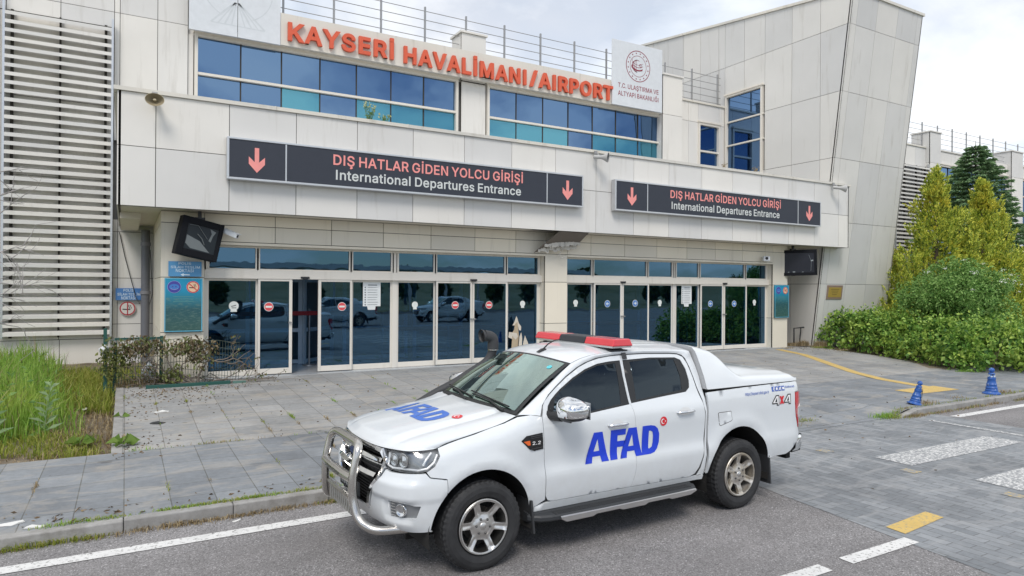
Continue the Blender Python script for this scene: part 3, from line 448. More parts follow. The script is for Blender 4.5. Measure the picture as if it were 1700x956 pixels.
# -- canopy
CX = [-.165, .515]+[22.88-1.398*k for k in range(15, -1, -1)]+[23.51]; CX = sorted(set(round(x, 3) for x in CX)); CX = [x for i, x in enumerate(CX) if i == 0 or x-CX[i-1] > .3]
mb = MB(); mb.clad(CX, [4.03, 5.235, 6.325], YC, t=.04)
for z0, z1 in ((4.03, 5.235), (5.235, 6.325)):
    for y0, y1 in ((15.5, 16.9), (16.9, 18.3), (18.3, 19.6), (19.6, 20.8)):
        mb.panel([(-.165, y1, z0), (-.165, y0, z0), (-.165, y0, z1), (-.165, y1, z1)])
        if y0 < 16: mb.panel([(23.51, y0, z0), (23.51, y1, z0), (23.51, y1, z1), (23.51, y0, z1)])
mb.box(-.08, 15.6, 4.2, 23.4, 20.75, 6.30, 1)
mb.build('canopy', A2, T)
mb = MB(); x = -.23
while x < 23.5:
    x1 = min(x+3.1, 23.57); mb.box(x, 15.455, 6.325, x1-.006, 15.75, 6.405); mb.box(x1-.03, 15.45, 6.322, x1-.006, 15.752, 6.412); x = x1
mb.box(-.23, 15.75, 6.31, 23.57, 20.7, 6.36); mb.build('coping', M['coping'], T)
mb = MB(); mb.box(-.12, 15.545, 4.045, 9.7, 20.7, 4.08); mb.box(9.7, 16.16, 4.045, 11.6, 20.7, 4.08); mb.box(11.6, 15.545, 4.045, 23.46, 20.7, 4.08)
mb.box(-.12, 17.0, 3.90, .28, 20.6, 4.044); mb.build('soffit', M['soffit'], T)
# broken soffit panel hanging over the pier
mb = MB()
P = [(11.50, 15.58, 4.03), (10.5, 15.58, 4.035), (9.98, 16.10, 3.44), (11.38, 16.12, 3.62)]
def sag(u, v):
    p = (Vector(P[1])*(1-u)+Vector(P[0])*u)*(1-v)+(Vector(P[2])*(1-u)+Vector(P[3])*u)*v
    r = mnoise.noise((u*6, v*5, 2)); return (p.x+.03*r*v, p.y-.02*r, p.z+.035*r*v+.08*sin(u*pi)*v)
mb.grid(sag, 16, 8, 0, False); o = mb.build('soffit_panel', [simple('soffit_torn', (.16, .135, .11), .8)], T)
so = o.modifiers.new('thick', 'SOLIDIFY'); so.thickness = .012; tag(o, label='torn soffit panel hanging down over the pier')
mb = MB(); rs = random.Random(3)
for i in range(40):       # ragged edge of torn insulation
    u = .12+.88*(i % 20)/19; c = (Vector(P[2])*(1-u)+Vector(P[3])*u)*(.97-.22*(i//20))+(Vector(P[1])*(1-u)+Vector(P[0])*u)*(.03+.22*(i//20)); c = c+Vector((0, -.05, .02))
    mb.add([c+Vector((rs.uniform(-.09, -.03), rs.uniform(-.05, .02), rs.uniform(.02, .16))), c+Vector((rs.uniform(.03, .1), rs.uniform(-.05, .02), rs.uniform(.02, .13))), c+Vector((rs.uniform(-.05, .06), -.05, rs.uniform(-.10, -.02))), c+Vector((rs.uniform(-.12, -.06), -.04, rs.uniform(-.06, .0)))], [(0, 1, 2, 3)])
mb.tube([(10.9+.09*cos(a), 16.02, 3.40+.09*sin(a)) for a in [pi*.6+i*.5 for i in range(9)]], .013, 6)
mb.build('torn_lining', simple('torn_lining', (.60, .57, .51), .9), T)
# -- beige band above the doors and the piers
mb = MB(); zb = [3.42, 3.79, 4.04]
mb.clad([1.5, 2.997, 4.30, 5.60, 6.89, 8.17, 9.45, 10.43], zb, YF); mb.clad([11.20, 12.05, 13.34, 14.65, 15.95, 17.25, 18.57, 19.75, 20.16], zb, YF)
for a, b in ((1.5, 10.43), (11.2, 20.16)): mb.box(a, 16.185, 3.355, b, 16.56, 3.412, 0)
mb.build('fascia', L2, T)
for nm, a, b in (('pier', .65, 1.50), ('pier', 10.43, 11.20), ('pier', 20.16, 20.95)):
    mb = MB(); zz = [.33, 1.42, 2.61, 3.79, 4.04] if a < 5 or a > 15 else [.33, 1.42, 2.61, 3.42, 3.79, 4.04]
    mb.clad([a, b], zz, YF)
    for j in range(len(zz)-1):
        mb.panel([(a, 16.62 if a > 5 else 20.8, zz[j]), (a, YF+.001, zz[j]), (a, YF+.001, zz[j+1]), (a, 16.62 if a > 5 else 20.8, zz[j+1])])
        mb.panel([(b, YF+.001, zz[j]), (b, 16.62 if b < 15 else 20.8, zz[j]), (b, 16.62 if b < 15 else 20.8, zz[j+1]), (b, YF+.001, zz[j+1])])
    mb.build(nm, L2, T)
# -- main wall
mb = MB()
mb.clad([-9, -7.7, -6.4, -5.1, -3.8, -2.62, -1.49, -.30], [9.3, 9.72, 12.2, 14.6], YU); mb.clad([-9, -7.7, -6.4, -5.1, -3.8, -2.75], [0, 1.4, 3.4, 5.4, 7.4, 9.3], YU)
mb.build('wall', A2, T); mb = MB(); mb.clad([-2.75, -1.47, -.31], [-.1, 1.02], YU); mb.build('wall', A2, T); mb = MB(); mb.clad([-2.75, -1.49, -.31], [1.02, 3.1, 5.2, 7.2, 9.3], YU+.02)
mb.build('wall', A2, T); mb = MB()
mb.clad([-.30, -.17, .72, 1.47], [6.3, 9.72, 12.2, 14.6], YU); mb.build('wall', A2, T); mb = MB(); mb.clad([-.30, -.19, .66], [.0, 1.40, 2.63, 3.87, 4.2], YU)
mb.build('wall', A2, T); mb = MB()
mb.clad([1.47, 3.9], [9.5, 12.0], YU+.1); mb.build('wall', A2, T); mb = MB(); mb.clad([3.9, 6, 8, 9.9, 10.9, 13, 15, 17, 18.95], [9.5, 10.38], YU+.1)
mb.build('wall', A2, T); mb = MB()
mb.clad([9.93, 10.87], [6.3, 9.52], YU); mb.build('wall', A2, T); mb = MB(); mb.clad([1.47, 1.62], [6.3, 9.52], YU+.05); mb.build('wall', A2, T); mb = MB()
mb.clad([19.9, 20.52, 21.08], [6.3, 9.55, 10.36], YU); mb.clad([21.08, 22.34], [9.55, 10.36], YU); mb.clad([22.34, 22.7], [6.3, 9.55, 10.36], YU)
mb.build('wall', A2, T); mb = MB()
# right wing beyond the tower
mb.clad([27.2, 29, 31, 33, 35.25], [0, 2.4, 4.8, 7.2, 9.5, 10.36], YU); mb.clad([35.25, 36.3, 37.4, 38.43], [9.3, 10.36], YU); mb.build('wall', A2, T); mb = MB(); mb.clad([35.25, 38.43], [0, 1.2], YU)
mb.build('wall', A2, T); mb = MB(); mb.clad([39.5, 41.5, 43.5, 45.5, 47.55], [9.62, 10.36], YU); mb.build('wall', A2, T); mb = MB(); mb.clad([39.5, 47.55], [0, 1.3], YU); mb.build('wall', A2, T); mb = MB(); mb.clad([48.95, 51, 53, 55, 57], [9.62, 10.36], YU); mb.build('wall', A2, T); mb = MB(); mb.clad([48.95, 57], [0, 1.3], YU)
for a in (57.0, 66.4): mb.build('wall', A2, T); mb = MB(); mb.clad([a, a+1.4], [0, 3, 6, 9.6, 10.36], YU); mb.clad([a+1.4, a+5, a+9.4], [9.62, 10.36], YU); mb.clad([a+1.4, a+9.4], [0, 1.3], YU)
mb.build('wall', A2, T)
mb = MB()
mb.box(-9, YU+.09, 14.5, 1.47, 24, 14.6); mb.box(1.47, YU+.2, 10.2, 22.7, 34, 10.3); mb.box(27.2, YU+.1, 10.2, 76, 34, 10.3); mb.box(-9, YU+.095, -.2, -2.7, YU+.6, 14.5)
mb.box(1.47, YU+.2, 4.3, 22.7, YU+.3, 10.2, 0); mb.box(-2.75, YU+.12, -.2, .66, YU+.3, 14.5, 0); mb.box(.66, YU+.12, 6.3, 1.46, YU+.3, 14.5, 0); mb.box(27.2, YU+.2, 0, 76, YU+.3, 10.2, 0)
mb.box(1.30, YU+.31, 10.3, 1.47, 34, 14.5)
mb.build('roof', simple('roof_grey', (.30, .30, .30), .9), T)
mb = MB()        # parapet copings
for a, b in ((3.9, 9.93), (10.87, 18.82), (19.9, 22.66), (27.25, 38.4), (39.5, 46.15), (48.95, 57), (58.4, 66.4)): mb.box(a, YU-.05, 10.365, b, YU+.28, 10.44)
mb.build('coping', M['coping'], T)
for a, b, y0, zt in ((9.93, 10.87, YU+.0, 11.2), (18.82, 19.88, 20.5, 11.14), (38.43, 39.5, 20.55, 11.25), (47.55, 48.95, 20.55, 11.15)):
    z0 = 9.55 if a < 12 else 6.3 if a < 30 else 0.
    mb = MB(); zz = [z0, 9.55, zt] if z0 < 9 else [z0, zt]; zz = [z0, 2.4, 4.8, 7.2, 9.55, zt] if z0 == 0 else zz
    mb.clad([a, b], zz, y0 if a > 12 else y0+.002)
    for j in range(len(zz)-1):
        mb.panel([(a, 21.6, zz[j]), (a, y0+.003, zz[j]), (a, y0+.003, zz[j+1]), (a, 21.6, zz[j+1])]); mb.panel([(b, y0+.003, zz[j]), (b, 21.6, zz[j]), (b, 21.6, zz[j+1]), (b, y0+.003, zz[j+1])])
    mb.box(a-.05, y0-.05, zt+.002, b+.05, 21.65, zt+.07); mb.build('pilaster', A2, T)
mb = MB(); mb.hexa([(50, 28, 10.3), (66, 28, 10.3), (66, 36, 10.3), (50, 36, 10.3)], [(54.5, 28, 13.2), (55.5, 28, 13.2), (55.5, 36, 13.2), (54.5, 36, 13.2)]); mb.build('roof_lantern', M['acm'], T)

# -- windows of the upper floor
def window(X, Z, y, teal=(), parent=T, fr=.06, name='window'):
    """frame with mullions; panes between consecutive X and Z; y = face of the glass"""
    mb = MB(); x0, x1, z0, z1 = X[0], X[-1], Z[0], Z[-1]; d = .07
    mb.box(x0-.085, y-.13, z0-.02, x0, y+.06, z1+.10); mb.box(x1, y-.13, z0-.02, x1+.085, y+.06, z1+.10); mb.box(x0, y-.13, z1, x1, y+.06, z1+.10); mb.box(x0-.11, y-.17, z1+.101, x1+.11, y+.06, z1+.165)
    mb.box(x0, y-.10, z0-.06, x1, y+.06, z0)
    for z in Z[1:-1]: mb.box(x0-.06, y-.11, z-.035, x1+.06, y+.01, z+.035)
    f = mb.build(name, M['frame'], parent)
    mb = MB()
    for x in X[1:-1]: mb.box(x-.018, y-.024, z0, x+.018, y+.0, z1)
    if len(X) > 2: mb.build('glazing_bar', M['seam'], f)
    r = random.Random(int(X[0]*10)+7)
    for j in range(len(Z)-1):
        for i in range(len(X)-1):
            a, b, c, d = X[i]+.004, X[i+1]-.004, Z[j]+.004, Z[j+1]-.004; q = [r.uniform(-.006, .006) for _ in range(2)]; yy = lambda sx, sz: y-.004+q[0]*sx+q[1]*sz
            mb = MB(); fr_ = [(a, yy(-1, -1), c), (b, yy(1, -1), c), (b, yy(1, 1), d), (a, yy(-1, 1), d)]
            mb.hexa([fr_[0], fr_[1], (b, y+.03, c), (a, y+.03, c)], [fr_[3], fr_[2], (b, y+.03, d), (a, y+.03, d)]); mb.build('glass', M['glass_teal'] if (i, j) in teal else M['glass_up'], f)
    return f
yw = YU+.06
window([1.72+1.141*k for k in range(8)], [6.45, 8.42, 9.46], yw, {(2, 0), (4, 0), (5, 0), (6, 0)})
window([11.0+1.134*k for k in range(8)], [6.45, 8.42, 9.46], yw, {(0, 0), (1, 0), (2, 0), (4, 0), (5, 0), (6, 0)})
window([21.15, 22.26], [6.45, 8.35, 9.46], yw)
window([39.7, 40.8, 41.9, 43, 44.1, 45.2, 46.3, 47.4], [1.4, 2.6, 3.8, 5, 6.2, 7.35, 8.5, 9.5], yw)
window([49.1, 50.4, 51.7, 53, 54.3, 55.6, 56.9], [1.4, 2.6, 3.8, 5, 6.2, 7.35, 8.5, 9.5], yw)
window([58.5, 60, 61.5, 63, 64.5, 66.3], [1.4, 2.6, 3.8, 5, 6.2, 7.35, 8.5, 9.5], yw)

# -- louvre screens
def louvre(x0, x1, z0, z1, y, pitch, posts, lastx=None):
    mb = MB(); z = z0; nsl = int((z1-z0)/pitch)
    for k in range(nsl+1):
        z = z0+pitch*k
        for a, b in zip(posts[:-1], posts[1:]):
            mb.hexa([(a, y-.03, z-.045), (b, y-.03, z-.045), (b, y+.09, z+.060), (a, y+.09, z+.060)], [(a, y-.03, z+.045), (b, y-.03, z+.045), (b, y+.09, z+.078), (a, y+.09, z+.078)])
    o = mb.build('louvre', M['acm'], T)
    mb = MB(); mb.box(x1, y-.03, z0-.1, x1+.05, y+.1, z1+.25); mb.box(x0-.05, y-.03, z0-.1, x0, y+.1, z1+.25); mb.box(x0-.16, y-.03, z0-.1, x0-.11, y+.1, z1+2)
    mb.build('louvre_frame', M['alu'], o)
    mb = MB()
    for p in posts[1:-1]: mb.box(p-.02, y+.101, z0-.1, p+.02, y+.2, z1+.1)
    mb.box(x1-.16, y+.101, z0-.1, x1-.10, y+.2, z1+.1); mb.box(x0+.10, y+.101, z0-.1, x0+.16, y+.2, z1+.1)
    mb.build('louvre_bracket', M['seam'], o)
louvre(-2.62, -.36, 1.19, 9.2, 20.6, .2155, [-2.62, -1.49, -.36])
louvre(35.3, 38.4, 1.2, 9.2, 20.6, .2155, [35.3, 36.3, 37.4, 38.4])
# -- leaning tower
yf = lambda z: 16.46-.1203*z
roofz = lambda y: 13.30+.131*(y-15.0)
mb = MB(); YL = [27.6, 26.53, 25.47, 24.40, 23.35, 22.27, 21.19, 20.82, 19.76, 18.70, 17.41, 16.16]
ZL = [.2, 2.67, 5.02, 7.36, 9.77, 12.15, None]
for j in range(6):
    z0, z1 = ZL[j], ZL[j+1]
    for i in range(len(YL)):
        ya = YL[i]; yb = YL[i+1] if i+1 < len(YL) else None
        def zt(y): return z1 if z1 is not None else roofz(y)-.001
        if yb is not None and yb > yf(z0): c = [(22.7, ya, z0), (22.7, yb, z0), (22.7, yb, zt(yb)), (22.7, ya, zt(ya))]
        elif ya > yf(z0):
            t1 = z1 if z1 is not None else roofz(yf(13.3)); c = [(22.7, ya, z0), (22.7, yf(z0), z0), (22.7, yf(t1), t1), (22.7, ya, zt(ya))]
        else: continue
        cy, cz = (c[0][1]+c[1][1])/2, (c[0][2]+c[2][2])/2
        if z0 == 7.36 and 18.8 < cy < 20.7: continue
        if z0 == 9.77 and 18.8 < cy < 20.7:
            c[0] = (22.7, ya, 10.86); c[1] = (22.7, yb, 10.86)
        if 20.8 < cy < 21.0 and z0 < 9: pass
        mb.panel(c, .04, .016)
FX = [22.7, 23.10, 24.28, 25.58, 26.86, 27.22]
for j in range(6):
    z0 = ZL[j]; z1 = ZL[j+1] if ZL[j+1] else 13.28
    for i in range(5): mb.panel([(FX[i], yf(z0), z0), (FX[i+1], yf(z0), z0), (FX[i+1], yf(z1), z1), (FX[i], yf(z1), z1)], .04, .014 if 0 < i < 4 else .010)
    mb.panel([(27.22, yf(z0), z0), (27.22, 27.6, z0), (27.22, 27.6, z1), (27.22, yf(z1), z1)])
# core behind the panels, in three pieces so that the tall window has its recess
def core(y0s, y1, za, zb): mb.hexa([(22.79, y0s(za), za), (27.12, y0s(za), za), (27.12, y1, za), (22.79, y1, za)], [(22.79, y0s(zb), zb), (27.12, y0s(zb), zb), (27.12, y1, zb), (22.79, y1, zb)], 1)
core(lambda z: yf(z)+.09, 27.55, 0, 13.2)
mb.build('tower', T2, T)
mb = MB(); n0 = (22.66, yf(13.28)-.05, 13.28); 
ya, yb = yf(13.3)-.05, 27.6
k = 0
while ya < yb:
    y2 = min(ya+1.25, yb); mb.hexa([(22.64, ya, roofz(ya)), (22.95, ya, roofz(ya)), (22.95, y2-.008, roofz(y2)), (22.64, y2-.008, roofz(y2))], [(22.64, ya, roofz(ya)+.10), (22.95, ya, roofz(ya)+.10), (22.95, y2-.008, roofz(y2)+.10), (22.64, y2-.008, roofz(y2)+.10)]); ya = y2
mb.box(22.95, yf(13.3)-.05, 13.275, 27.28, yf(13.3)+.2, 13.375)
mb.hexa([(22.95, yf(13.3)+.2, 13.27), (27.28, yf(13.3)+.2, 13.27), (27.28, 27.6, 14.9), (22.95, 27.6, 14.9)], [(22.95, yf(13.3)+.2, 13.33), (27.28, yf(13.3)+.2, 13.33), (27.28, 27.6, 15.0), (22.95, 27.6, 15.0)])
mb.build('tower_coping', M['coping'], T)
# tall window in the tower's side
mb = MB(); xw = 22.74
def tb(y0, y1, z0, z1, x0, x1): mb.box(x0, min(y0, y1), z0, x1, max(y0, y1), z1)
tb(18.78, 18.86, 6.4, 10.87, 22.62, 22.80); tb(20.66, 20.74, 6.4, 10.87, 22.62, 22.80); tb(18.86, 20.66, 10.79, 10.87, 22.62, 22.80); tb(18.74, 20.78, 10.872, 10.94, 22.58, 22.80)
for z in (9.70, 8.68, 7.0): tb(18.72, 20.70, z-.03, z+.03, 22.65, 22.765)
f = mb.build('window', M['frame'], T); mb = MB()
for z0, z1 in ((6.4, 7.0), (7.0, 8.68), (8.68, 9.70), (9.70, 10.79)): mb.box(xw, 18.87, z0+.01, xw+.02, 20.65, z1-.01)
mb.build('glass', M['glass_up'], f)
# ------------------------------------------------------------------ entrance doors
def flat(y): return lambda x, z, k: (x, y-.004*k, z)
RED, WHT, BLU = simple('sticker_red', srgb(214, 78, 84), .5), simple('sticker_white', srgb(222, 226, 222), .5), simple('sticker_blue', srgb(62, 118, 190), .5)
PAPER = simple('notice_paper', srgb(222, 226, 226), .6); INK = simple('notice_ink', srgb(120, 126, 132), .6)
def sticker(kind, x, z, y, parent):
    mb = MB(); f = lambda d: (lambda a, b, k: (a, y-d*.002-.001*k, b))
    if kind == 'no_entry':
        mb.prism(disc2(x, z, .105), f(1), 1); mb.prism(disc2(x, z, .094), f(2), 0); mb.prism([(x-.07, z-.022), (x+.07, z-.022), (x+.07, z+.022), (x-.07, z+.022)], f(3), 1); o = mb.build('sticker', [RED, WHT], parent)
    elif kind == 'plain':
        mb.prism(disc2(x, z+.02, .085), f(1), 0); mb.prism([(x-.055, z-.10), (x+.055, z-.10), (x+.045, z-.02), (x-.045, z-.02)], f(2), 0); o = mb.build('sticker', [WHT], parent)
    elif kind == 'seat':
        mb.prism(disc2(x, z+.02, .105), f(1), 0); mb.prism([(x-.07, z-.115), (x+.07, z-.115), (x+.06, z-.04), (x-.06, z-.04)], f(2), 0)
        mb.prism([(x-.055, z+.0), (x+.05, z+.03), (x+.05, z+.045), (x-.055, z+.015)], f(3), 1); mb.prism([(x-.045, z-.03), (x+.055, z-.03), (x+.055, z-.018), (x-.045, z-.018)], f(3), 1); o = mb.build('sticker', [WHT, M['black']], parent)
    elif kind in ('left', 'right'):
        s_ = -1 if kind == 'left' else 1
        mb.prism(disc2(x, z, .108), f(1), 1); mb.prism(disc2(x, z, .096), f(2), 0)
        mb.prism([(x-s_*.06, z-.013), (x+s_*.03, z-.013), (x+s_*.03, z+.013), (x-s_*.06, z+.013)], f(3), 1)
        mb.prism([(x+s_*.065, z), (x+s_*.005, z+.052), (x-s_*.012, z+.036), (x+s_*.03, z), (x-s_*.012, z-.036), (x+s_*.005, z-.052)], f(3), 1); o = mb.build('sticker', [BLU, WHT], parent)
    return o
def notice(x, z0, z1, w, y, parent):
    mb = MB(); f = lambda d: (lambda a, b, k: (a, y-d*.002-.001*k, b))
    mb.prism([(x-w/2, z0), (x+w/2, z0), (x+w/2, z1), (x-w/2, z1)], f(1), 0); mb.prism([(x-.10, z0-.09), (x+.09, z0-.09), (x+.10, z0-.001), (x-.12, z0-.001)], f(1), 0)
    r = random.Random(int(x*10)); z = z1-.07
    mb.prism([(x-.10, z-.012), (x+.14, z-.012), (x+.14, z+.012), (x-.10, z+.012)], f(2), 1)
    while z > z0+.08:
        z -= .062; mb.prism([(x-w/2+.12, z-.006), (x+w/2-.04-r.random()*.12, z-.006), (x+w/2-.04-r.random()*.05, z+.006), (x-w/2+.12, z+.006)], f(2), 1); mb.prism(disc2(x-w/2+.06, z, .02, 10), f(2), 1)
    return mb.build('notice', [PAPER, INK], parent)
DZ0, DZ1 = .365, 2.60
def pane(x0, x1, y, sl=.06, sr=.06, bot=.13, topz=DZ1, name='side_panel', z0=DZ0, t=.05, deco=None, lock=False, mat=None):
    mb = MB(); mb.box(x0, y-t/2, z0, x0+sl, y+t/2, topz); mb.box(x1-sr, y-t/2, z0, x1, y+t/2, topz)
    mb.box(x0+sl, y-t/2+.001, z0, x1-sr, y+t/2-.001, z0+bot); mb.box(x0+sl, y-t/2+.001, topz-.05, x1-sr, y+t/2-.001, topz)
    d = mb.build(name, M['frame'], T, bevel=.004)
    mb = MB(); mb.box(x0+sl-.004, y-.006, z0+bot-.004, x1-sr+.004, y+.006, topz-.046); gl = mb.build('glass', mat or M['glass_door'], d)
    if deco: 
        for kd, xx, zz in deco:
            if kd == 'notice': notice(xx, 1.945, 2.59-.04, .46, y-.007, d)
            else: sticker(kd, xx, zz, y-.007, d)
    return d
ys, yl = YD, YD-.09
pane(1.52, 2.67, ys, .10, .05, deco=[('seat', 2.15, 1.955)])
pane(2.66, 3.43, yl, .05, .07, name='sliding_door', deco=[('no_entry', 2.90, 1.952)], z0=.38)
pane(4.04, 4.87, yl, .07, .05, name='sliding_door', deco=[('no_entry', 4.62, 1.945)], z0=.38)
pane(4.86, 5.94, ys, .06, .05, deco=[('notice', 5.405, 0)])
pane(6.06, 7.14, ys, .05, .05, deco=[('plain', 6.57, 1.955)])
pane(7.13, 8.19, yl, .05, .05, name='sliding_door', deco=[('no_entry', 7.69, 1.96)], z0=.38)
pane(8.20, 9.30, yl, .06, .05, name='sliding_door', deco=[('no_entry', 8.72, 1.957)], z0=.38)
pane(9.29, 10.43, ys, .08, .10, deco=[('plain', 9.855, 1.967)])
pane(11.2, 12.33, ys, .2, .05, deco=[('plain', 11.71, 1.99)])
pane(12.32, 13.40, yl, .05, .06, name='sliding_door', deco=[('left', 12.84, 1.97)], z0=.38)
pane(13.41, 14.5, yl, .06, .05, name='sliding_door', deco=[('right', 13.94, 1.98)], z0=.38)
pane(14.49, 15.58, ys, .07, .04, deco=[('plain', 15.05, 1.978)])
pane(15.72, 16.79, ys, .04, .05, deco=[('notice', 16.23, 0)])
pane(16.78, 17.86, yl, .05, .06, name='sliding_door', deco=[('left', 17.25, 1.947)], z0=.38)
pane(17.88, 19.02, yl, .06, .05, name='sliding_door', deco=[('right', 18.40, 1.941)], z0=.38)
pane(19.01, 20.16, ys, .08, .07, deco=[('plain', 19.535, 1.975)])
# handles, door header and transoms
mb = MB()
for a, b in ((1.52, 10.43), (11.2, 20.16)):
    mb.box(a, YD-.13, 2.602, b, YD+.06, 2.80); mb.box(a, YD-.07, 3.31, b, YD+.06, 3.354)
for x in (6.0, 15.65): mb.box(x-.065, YD-.05, DZ0, x+.065, YD+.05, 3.31)
mb.build('door_header', M['frame'], T, bevel=.004)
def transom(x0, x1):
    mb = MB(); mb.box(x0-.02, YD-.05, 2.80, x0+.05, YD+.04, 3.31); mb.box(x1-.05, YD-.05, 2.80, x1+.02, YD+.04, 3.31); mb.box(x0+.05, YD-.045, 2.80, x1-.05, YD+.04, 2.835)
    d = mb.build('transom_window', M['frame'], T); mb = MB(); mb.box(x0+.04, YD-.006, 2.83, x1-.04, YD+.006, 3.312); mb.build('glass', M['glass_tr'], d)
for a, b in ((1.58, 2.66), (2.66, 4.86), (4.86, 5.95), (6.06, 7.13), (7.13, 9.29), (9.29, 10.4), (11.22, 12.32), (12.32, 14.5), (14.5, 15.6), (15.7, 16.79), (16.79, 19.02), (19.02, 20.14)): transom(a, b)
for x in (3.72, 8.22, 13.42, 17.9): mb = MB(); mb.box(x-.10, YD-.16, 2.62, x+.10, YD-.131, 2.665); mb.box(x-.06, YD-.18, 2.60, x+.06, YD-.131, 2.62); mb.build('door_sensor', M['black'], T)
for x in (3.38, 8.16, 8.24, 13.37, 13.45, 17.84, 17.92): mb = MB(); mb.box(x-.02, yl-.06, 1.56, x+.02, yl-.026, 1.60); mb.box(x-.05, yl-.075, 1.57, x+.05, yl-.06, 1.59); mb.build('door_lock', M['steel'], T)
# inside of the entrance hall, seen dimly through the panes
mb = MB(); mb.box(1.5, YD-.4, -.1, 20.2, 20.7, .362, 0); mb.box(.7, 20.6, .36, 20.9, 20.7, 4.04, 1); mb.box(.72, YD+.1, .36, .8, 20.6, 4.04, 1); mb.box(20.8, YD+.1, .36, 20.88, 20.6, 4.04, 1); mb.box(.72, YD+.08, 3.6, 20.88, 20.6, 3.68, 1)
for x in (10.8,): mb.box(x-.2, YD+.1, .36, x+.2, 20.6, 3.6, 1)
mb.build('entrance_hall', [simple('hall_floor', (.38, .40, .42), .25), simple('hall_wall', (.30, .32, .33), .8)], T)
FRB = simple('inner_frame', (.80, .84, .86), .5)
def inner(x0, y0, x1, y1):
    mb = MB(); d = Vector((x1-x0, y1-y0, 0)); L = d.length; d.normalize(); nn = Vector((-d.y, d.x, 0)); c = lambda t, z: Vector((x0, y0, z))+d*t
    for t in (0.04, L-.04): mb.obox(c(t, 1.5), d, nn, (0, 0, 1), .05, .03, 1.14)
    for z in (.43, 1.27, 2.6): mb.obox(c(L/2, z), d, nn, (0, 0, 1), L/2, .025, .05)
    mb.build('inner_door_frame', FRB, T)
for q in ((2.9, 18.6, 4.1, 18.4), (4.15, 18.4, 5.2, 19.4), (1.6, 18.6, 2.8, 18.6), (5.3, 18.7, 7.2, 18.7), (7.4, 18.7, 9.0, 18.7), (12.4, 18.7, 14.2, 18.7), (16.0, 18.7, 18.0, 18.7)): inner(*q)
mb = MB(); BR = simple('belt_red', (.42, .02, .025), .6)
mb.box(1.7, 17.9, 1.68, 10.2, 17.91, 1.79); mb.box(5.2, 18.0, 1.20, 10.2, 18.01, 1.31); mb.box(11.4, 17.9, 1.70, 20.0, 17.91, 1.81); mb.box(11.4, 18.0, 1.22, 17.0, 18.01, 1.33)
b = mb.build('queue_barrier', BR); tag(b, 'red barrier belts stretched across the hall behind the entrance doors', 'barrier')
mb = MB()
for x in (1.75, 4.2, 6.2, 8.2, 10.15, 11.5, 13.5, 15.6, 17.7, 19.9): mb.tube([(x, 17.96, .362), (x, 17.96, 1.84)], .03, 8); mb.lathe([(0, .02), (.17, .02), (.17, 0)], (x, 17.96, .364), n=16)
mb.build('post', M['steel'], b)
# ================================================================== SIGNS AND FITTINGS
ORANGE = simple('letter_orange', srgb(212, 92, 62), .5); ORANGE_EDGE = simple('letter_edge_dark_orange', srgb(170, 62, 38), .6)
def on(y, d=.004): return lambda x, z, k: (x, y-d*k, z)
# airport name
t = empty('airport_name_sign', (0, 0, 0), label='long cream sign board with raised orange KAYSERİ HAVALİMANI / AIRPORT letters', cat='sign')
mb = MB(); mb.box(3.905, 20.5, 9.55, 16.17, 20.62, 10.49)
for x in (6.3, 8.8, 11.2, 13.6): mb.box(x-.004, 20.4985, 9.56, x+.004, 20.51, 10.48, 0)
mb.build('board', M['coping'], t)
for s, a, b, z0, z1 in (('KAYSERİ', 4.095, 7.36, 9.675, 10.355), ('HAVALİMANI', 7.703, 12.295, 9.65, 10.325), ('/', 12.443, 12.77, 9.64, 10.24), ('AIRPORT', 12.83, 16.18, 9.65, 10.22)):
    mb = MB(); text_flat(mb, s, lambda x, z, k: (x, 20.485-.10*k, z), a, b, z0, z1, .027, 1.05, 1); mb.build('lettering', ORANGE, t)
# ministry sign
t = empty('ministry_sign', label='square white ministry sign board with a round dark red globe emblem', cat='sign')
mb = MB(); mb.box(16.15, 20.40, 9.54, 18.68, 20.47, 12.06); mb.build('board', M['white'], t, bevel=.01)
DR = simple('emblem_red', srgb(140, 44, 62), .5)
yb_ = 20.397; mb = MB()
def ring(mb, cx, cz, r, w, y, n=56, a0=0, a1=2*pi, rz=None, mi=0):
    q = [(a0+(a1-a0)*i/n) for i in range(n+1)]
    mb.add([(cx+(r-w/2*s_)*cos(a), y, cz+((rz or r)-w/2*s_)*sin(a)) for a in q for s_ in (1, -1)], [(2*i, 2*i+1, 2*i+3, 2*i+2) for i in range(n)], mi)
cx, cz = 17.42, 11.19
ring(mb, cx, cz, .60, .03, yb_); ring(mb, cx, cz, .41, .018, yb_)
for k in range(16):
    a = 2*pi*(k+.5)/16; mb.prism(disc2(cx+.51*cos(a), cz+.51*sin(a), .028, 8), on(yb_+.002, .003))
gx, gz = cx-.05, cz
for rx in (.05, .13, .21): ring(mb, gx, gz, rx, .018, yb_, 24, pi*.5, pi*1.5, .24)
ring(mb, gx, gz, .24, .02, yb_, 30, pi*.35, pi*1.5)
for k, (dz, w) in enumerate(((.12, .014), (.02, .02), (-.08, .024))): ring(mb, gx+.04, gz+dz+.10, .28, w, yb_-.001*k, 30, pi*.95, pi*1.82, .17)
ring(mb, gx+.03, gz-.03, .31, .035, yb_-.004, 34, pi*.88, pi*1.78, .14)
ring(mb, cx+.12, cz+.05, .055, .02, yb_, 20, pi*.25, pi*1.75); mb.prism(disc2(cx+.17, cz+.05, .018, 5), on(yb_+.002, .003))
mb.build('emblem', DR, t)
mb = MB(); text_flat(mb, 'T.C. ULAŞTIRMA VE', on(20.399, .002), 16.42, 18.48, 10.185, 10.415, .010); mb.build('lettering', DR, t); mb = MB(); text_flat(mb, 'ALTYAPI BAKANLIĞI', on(20.399, .002), 16.42, 18.48, 9.925, 10.16, .010); mb.build('lettering', DR, t)
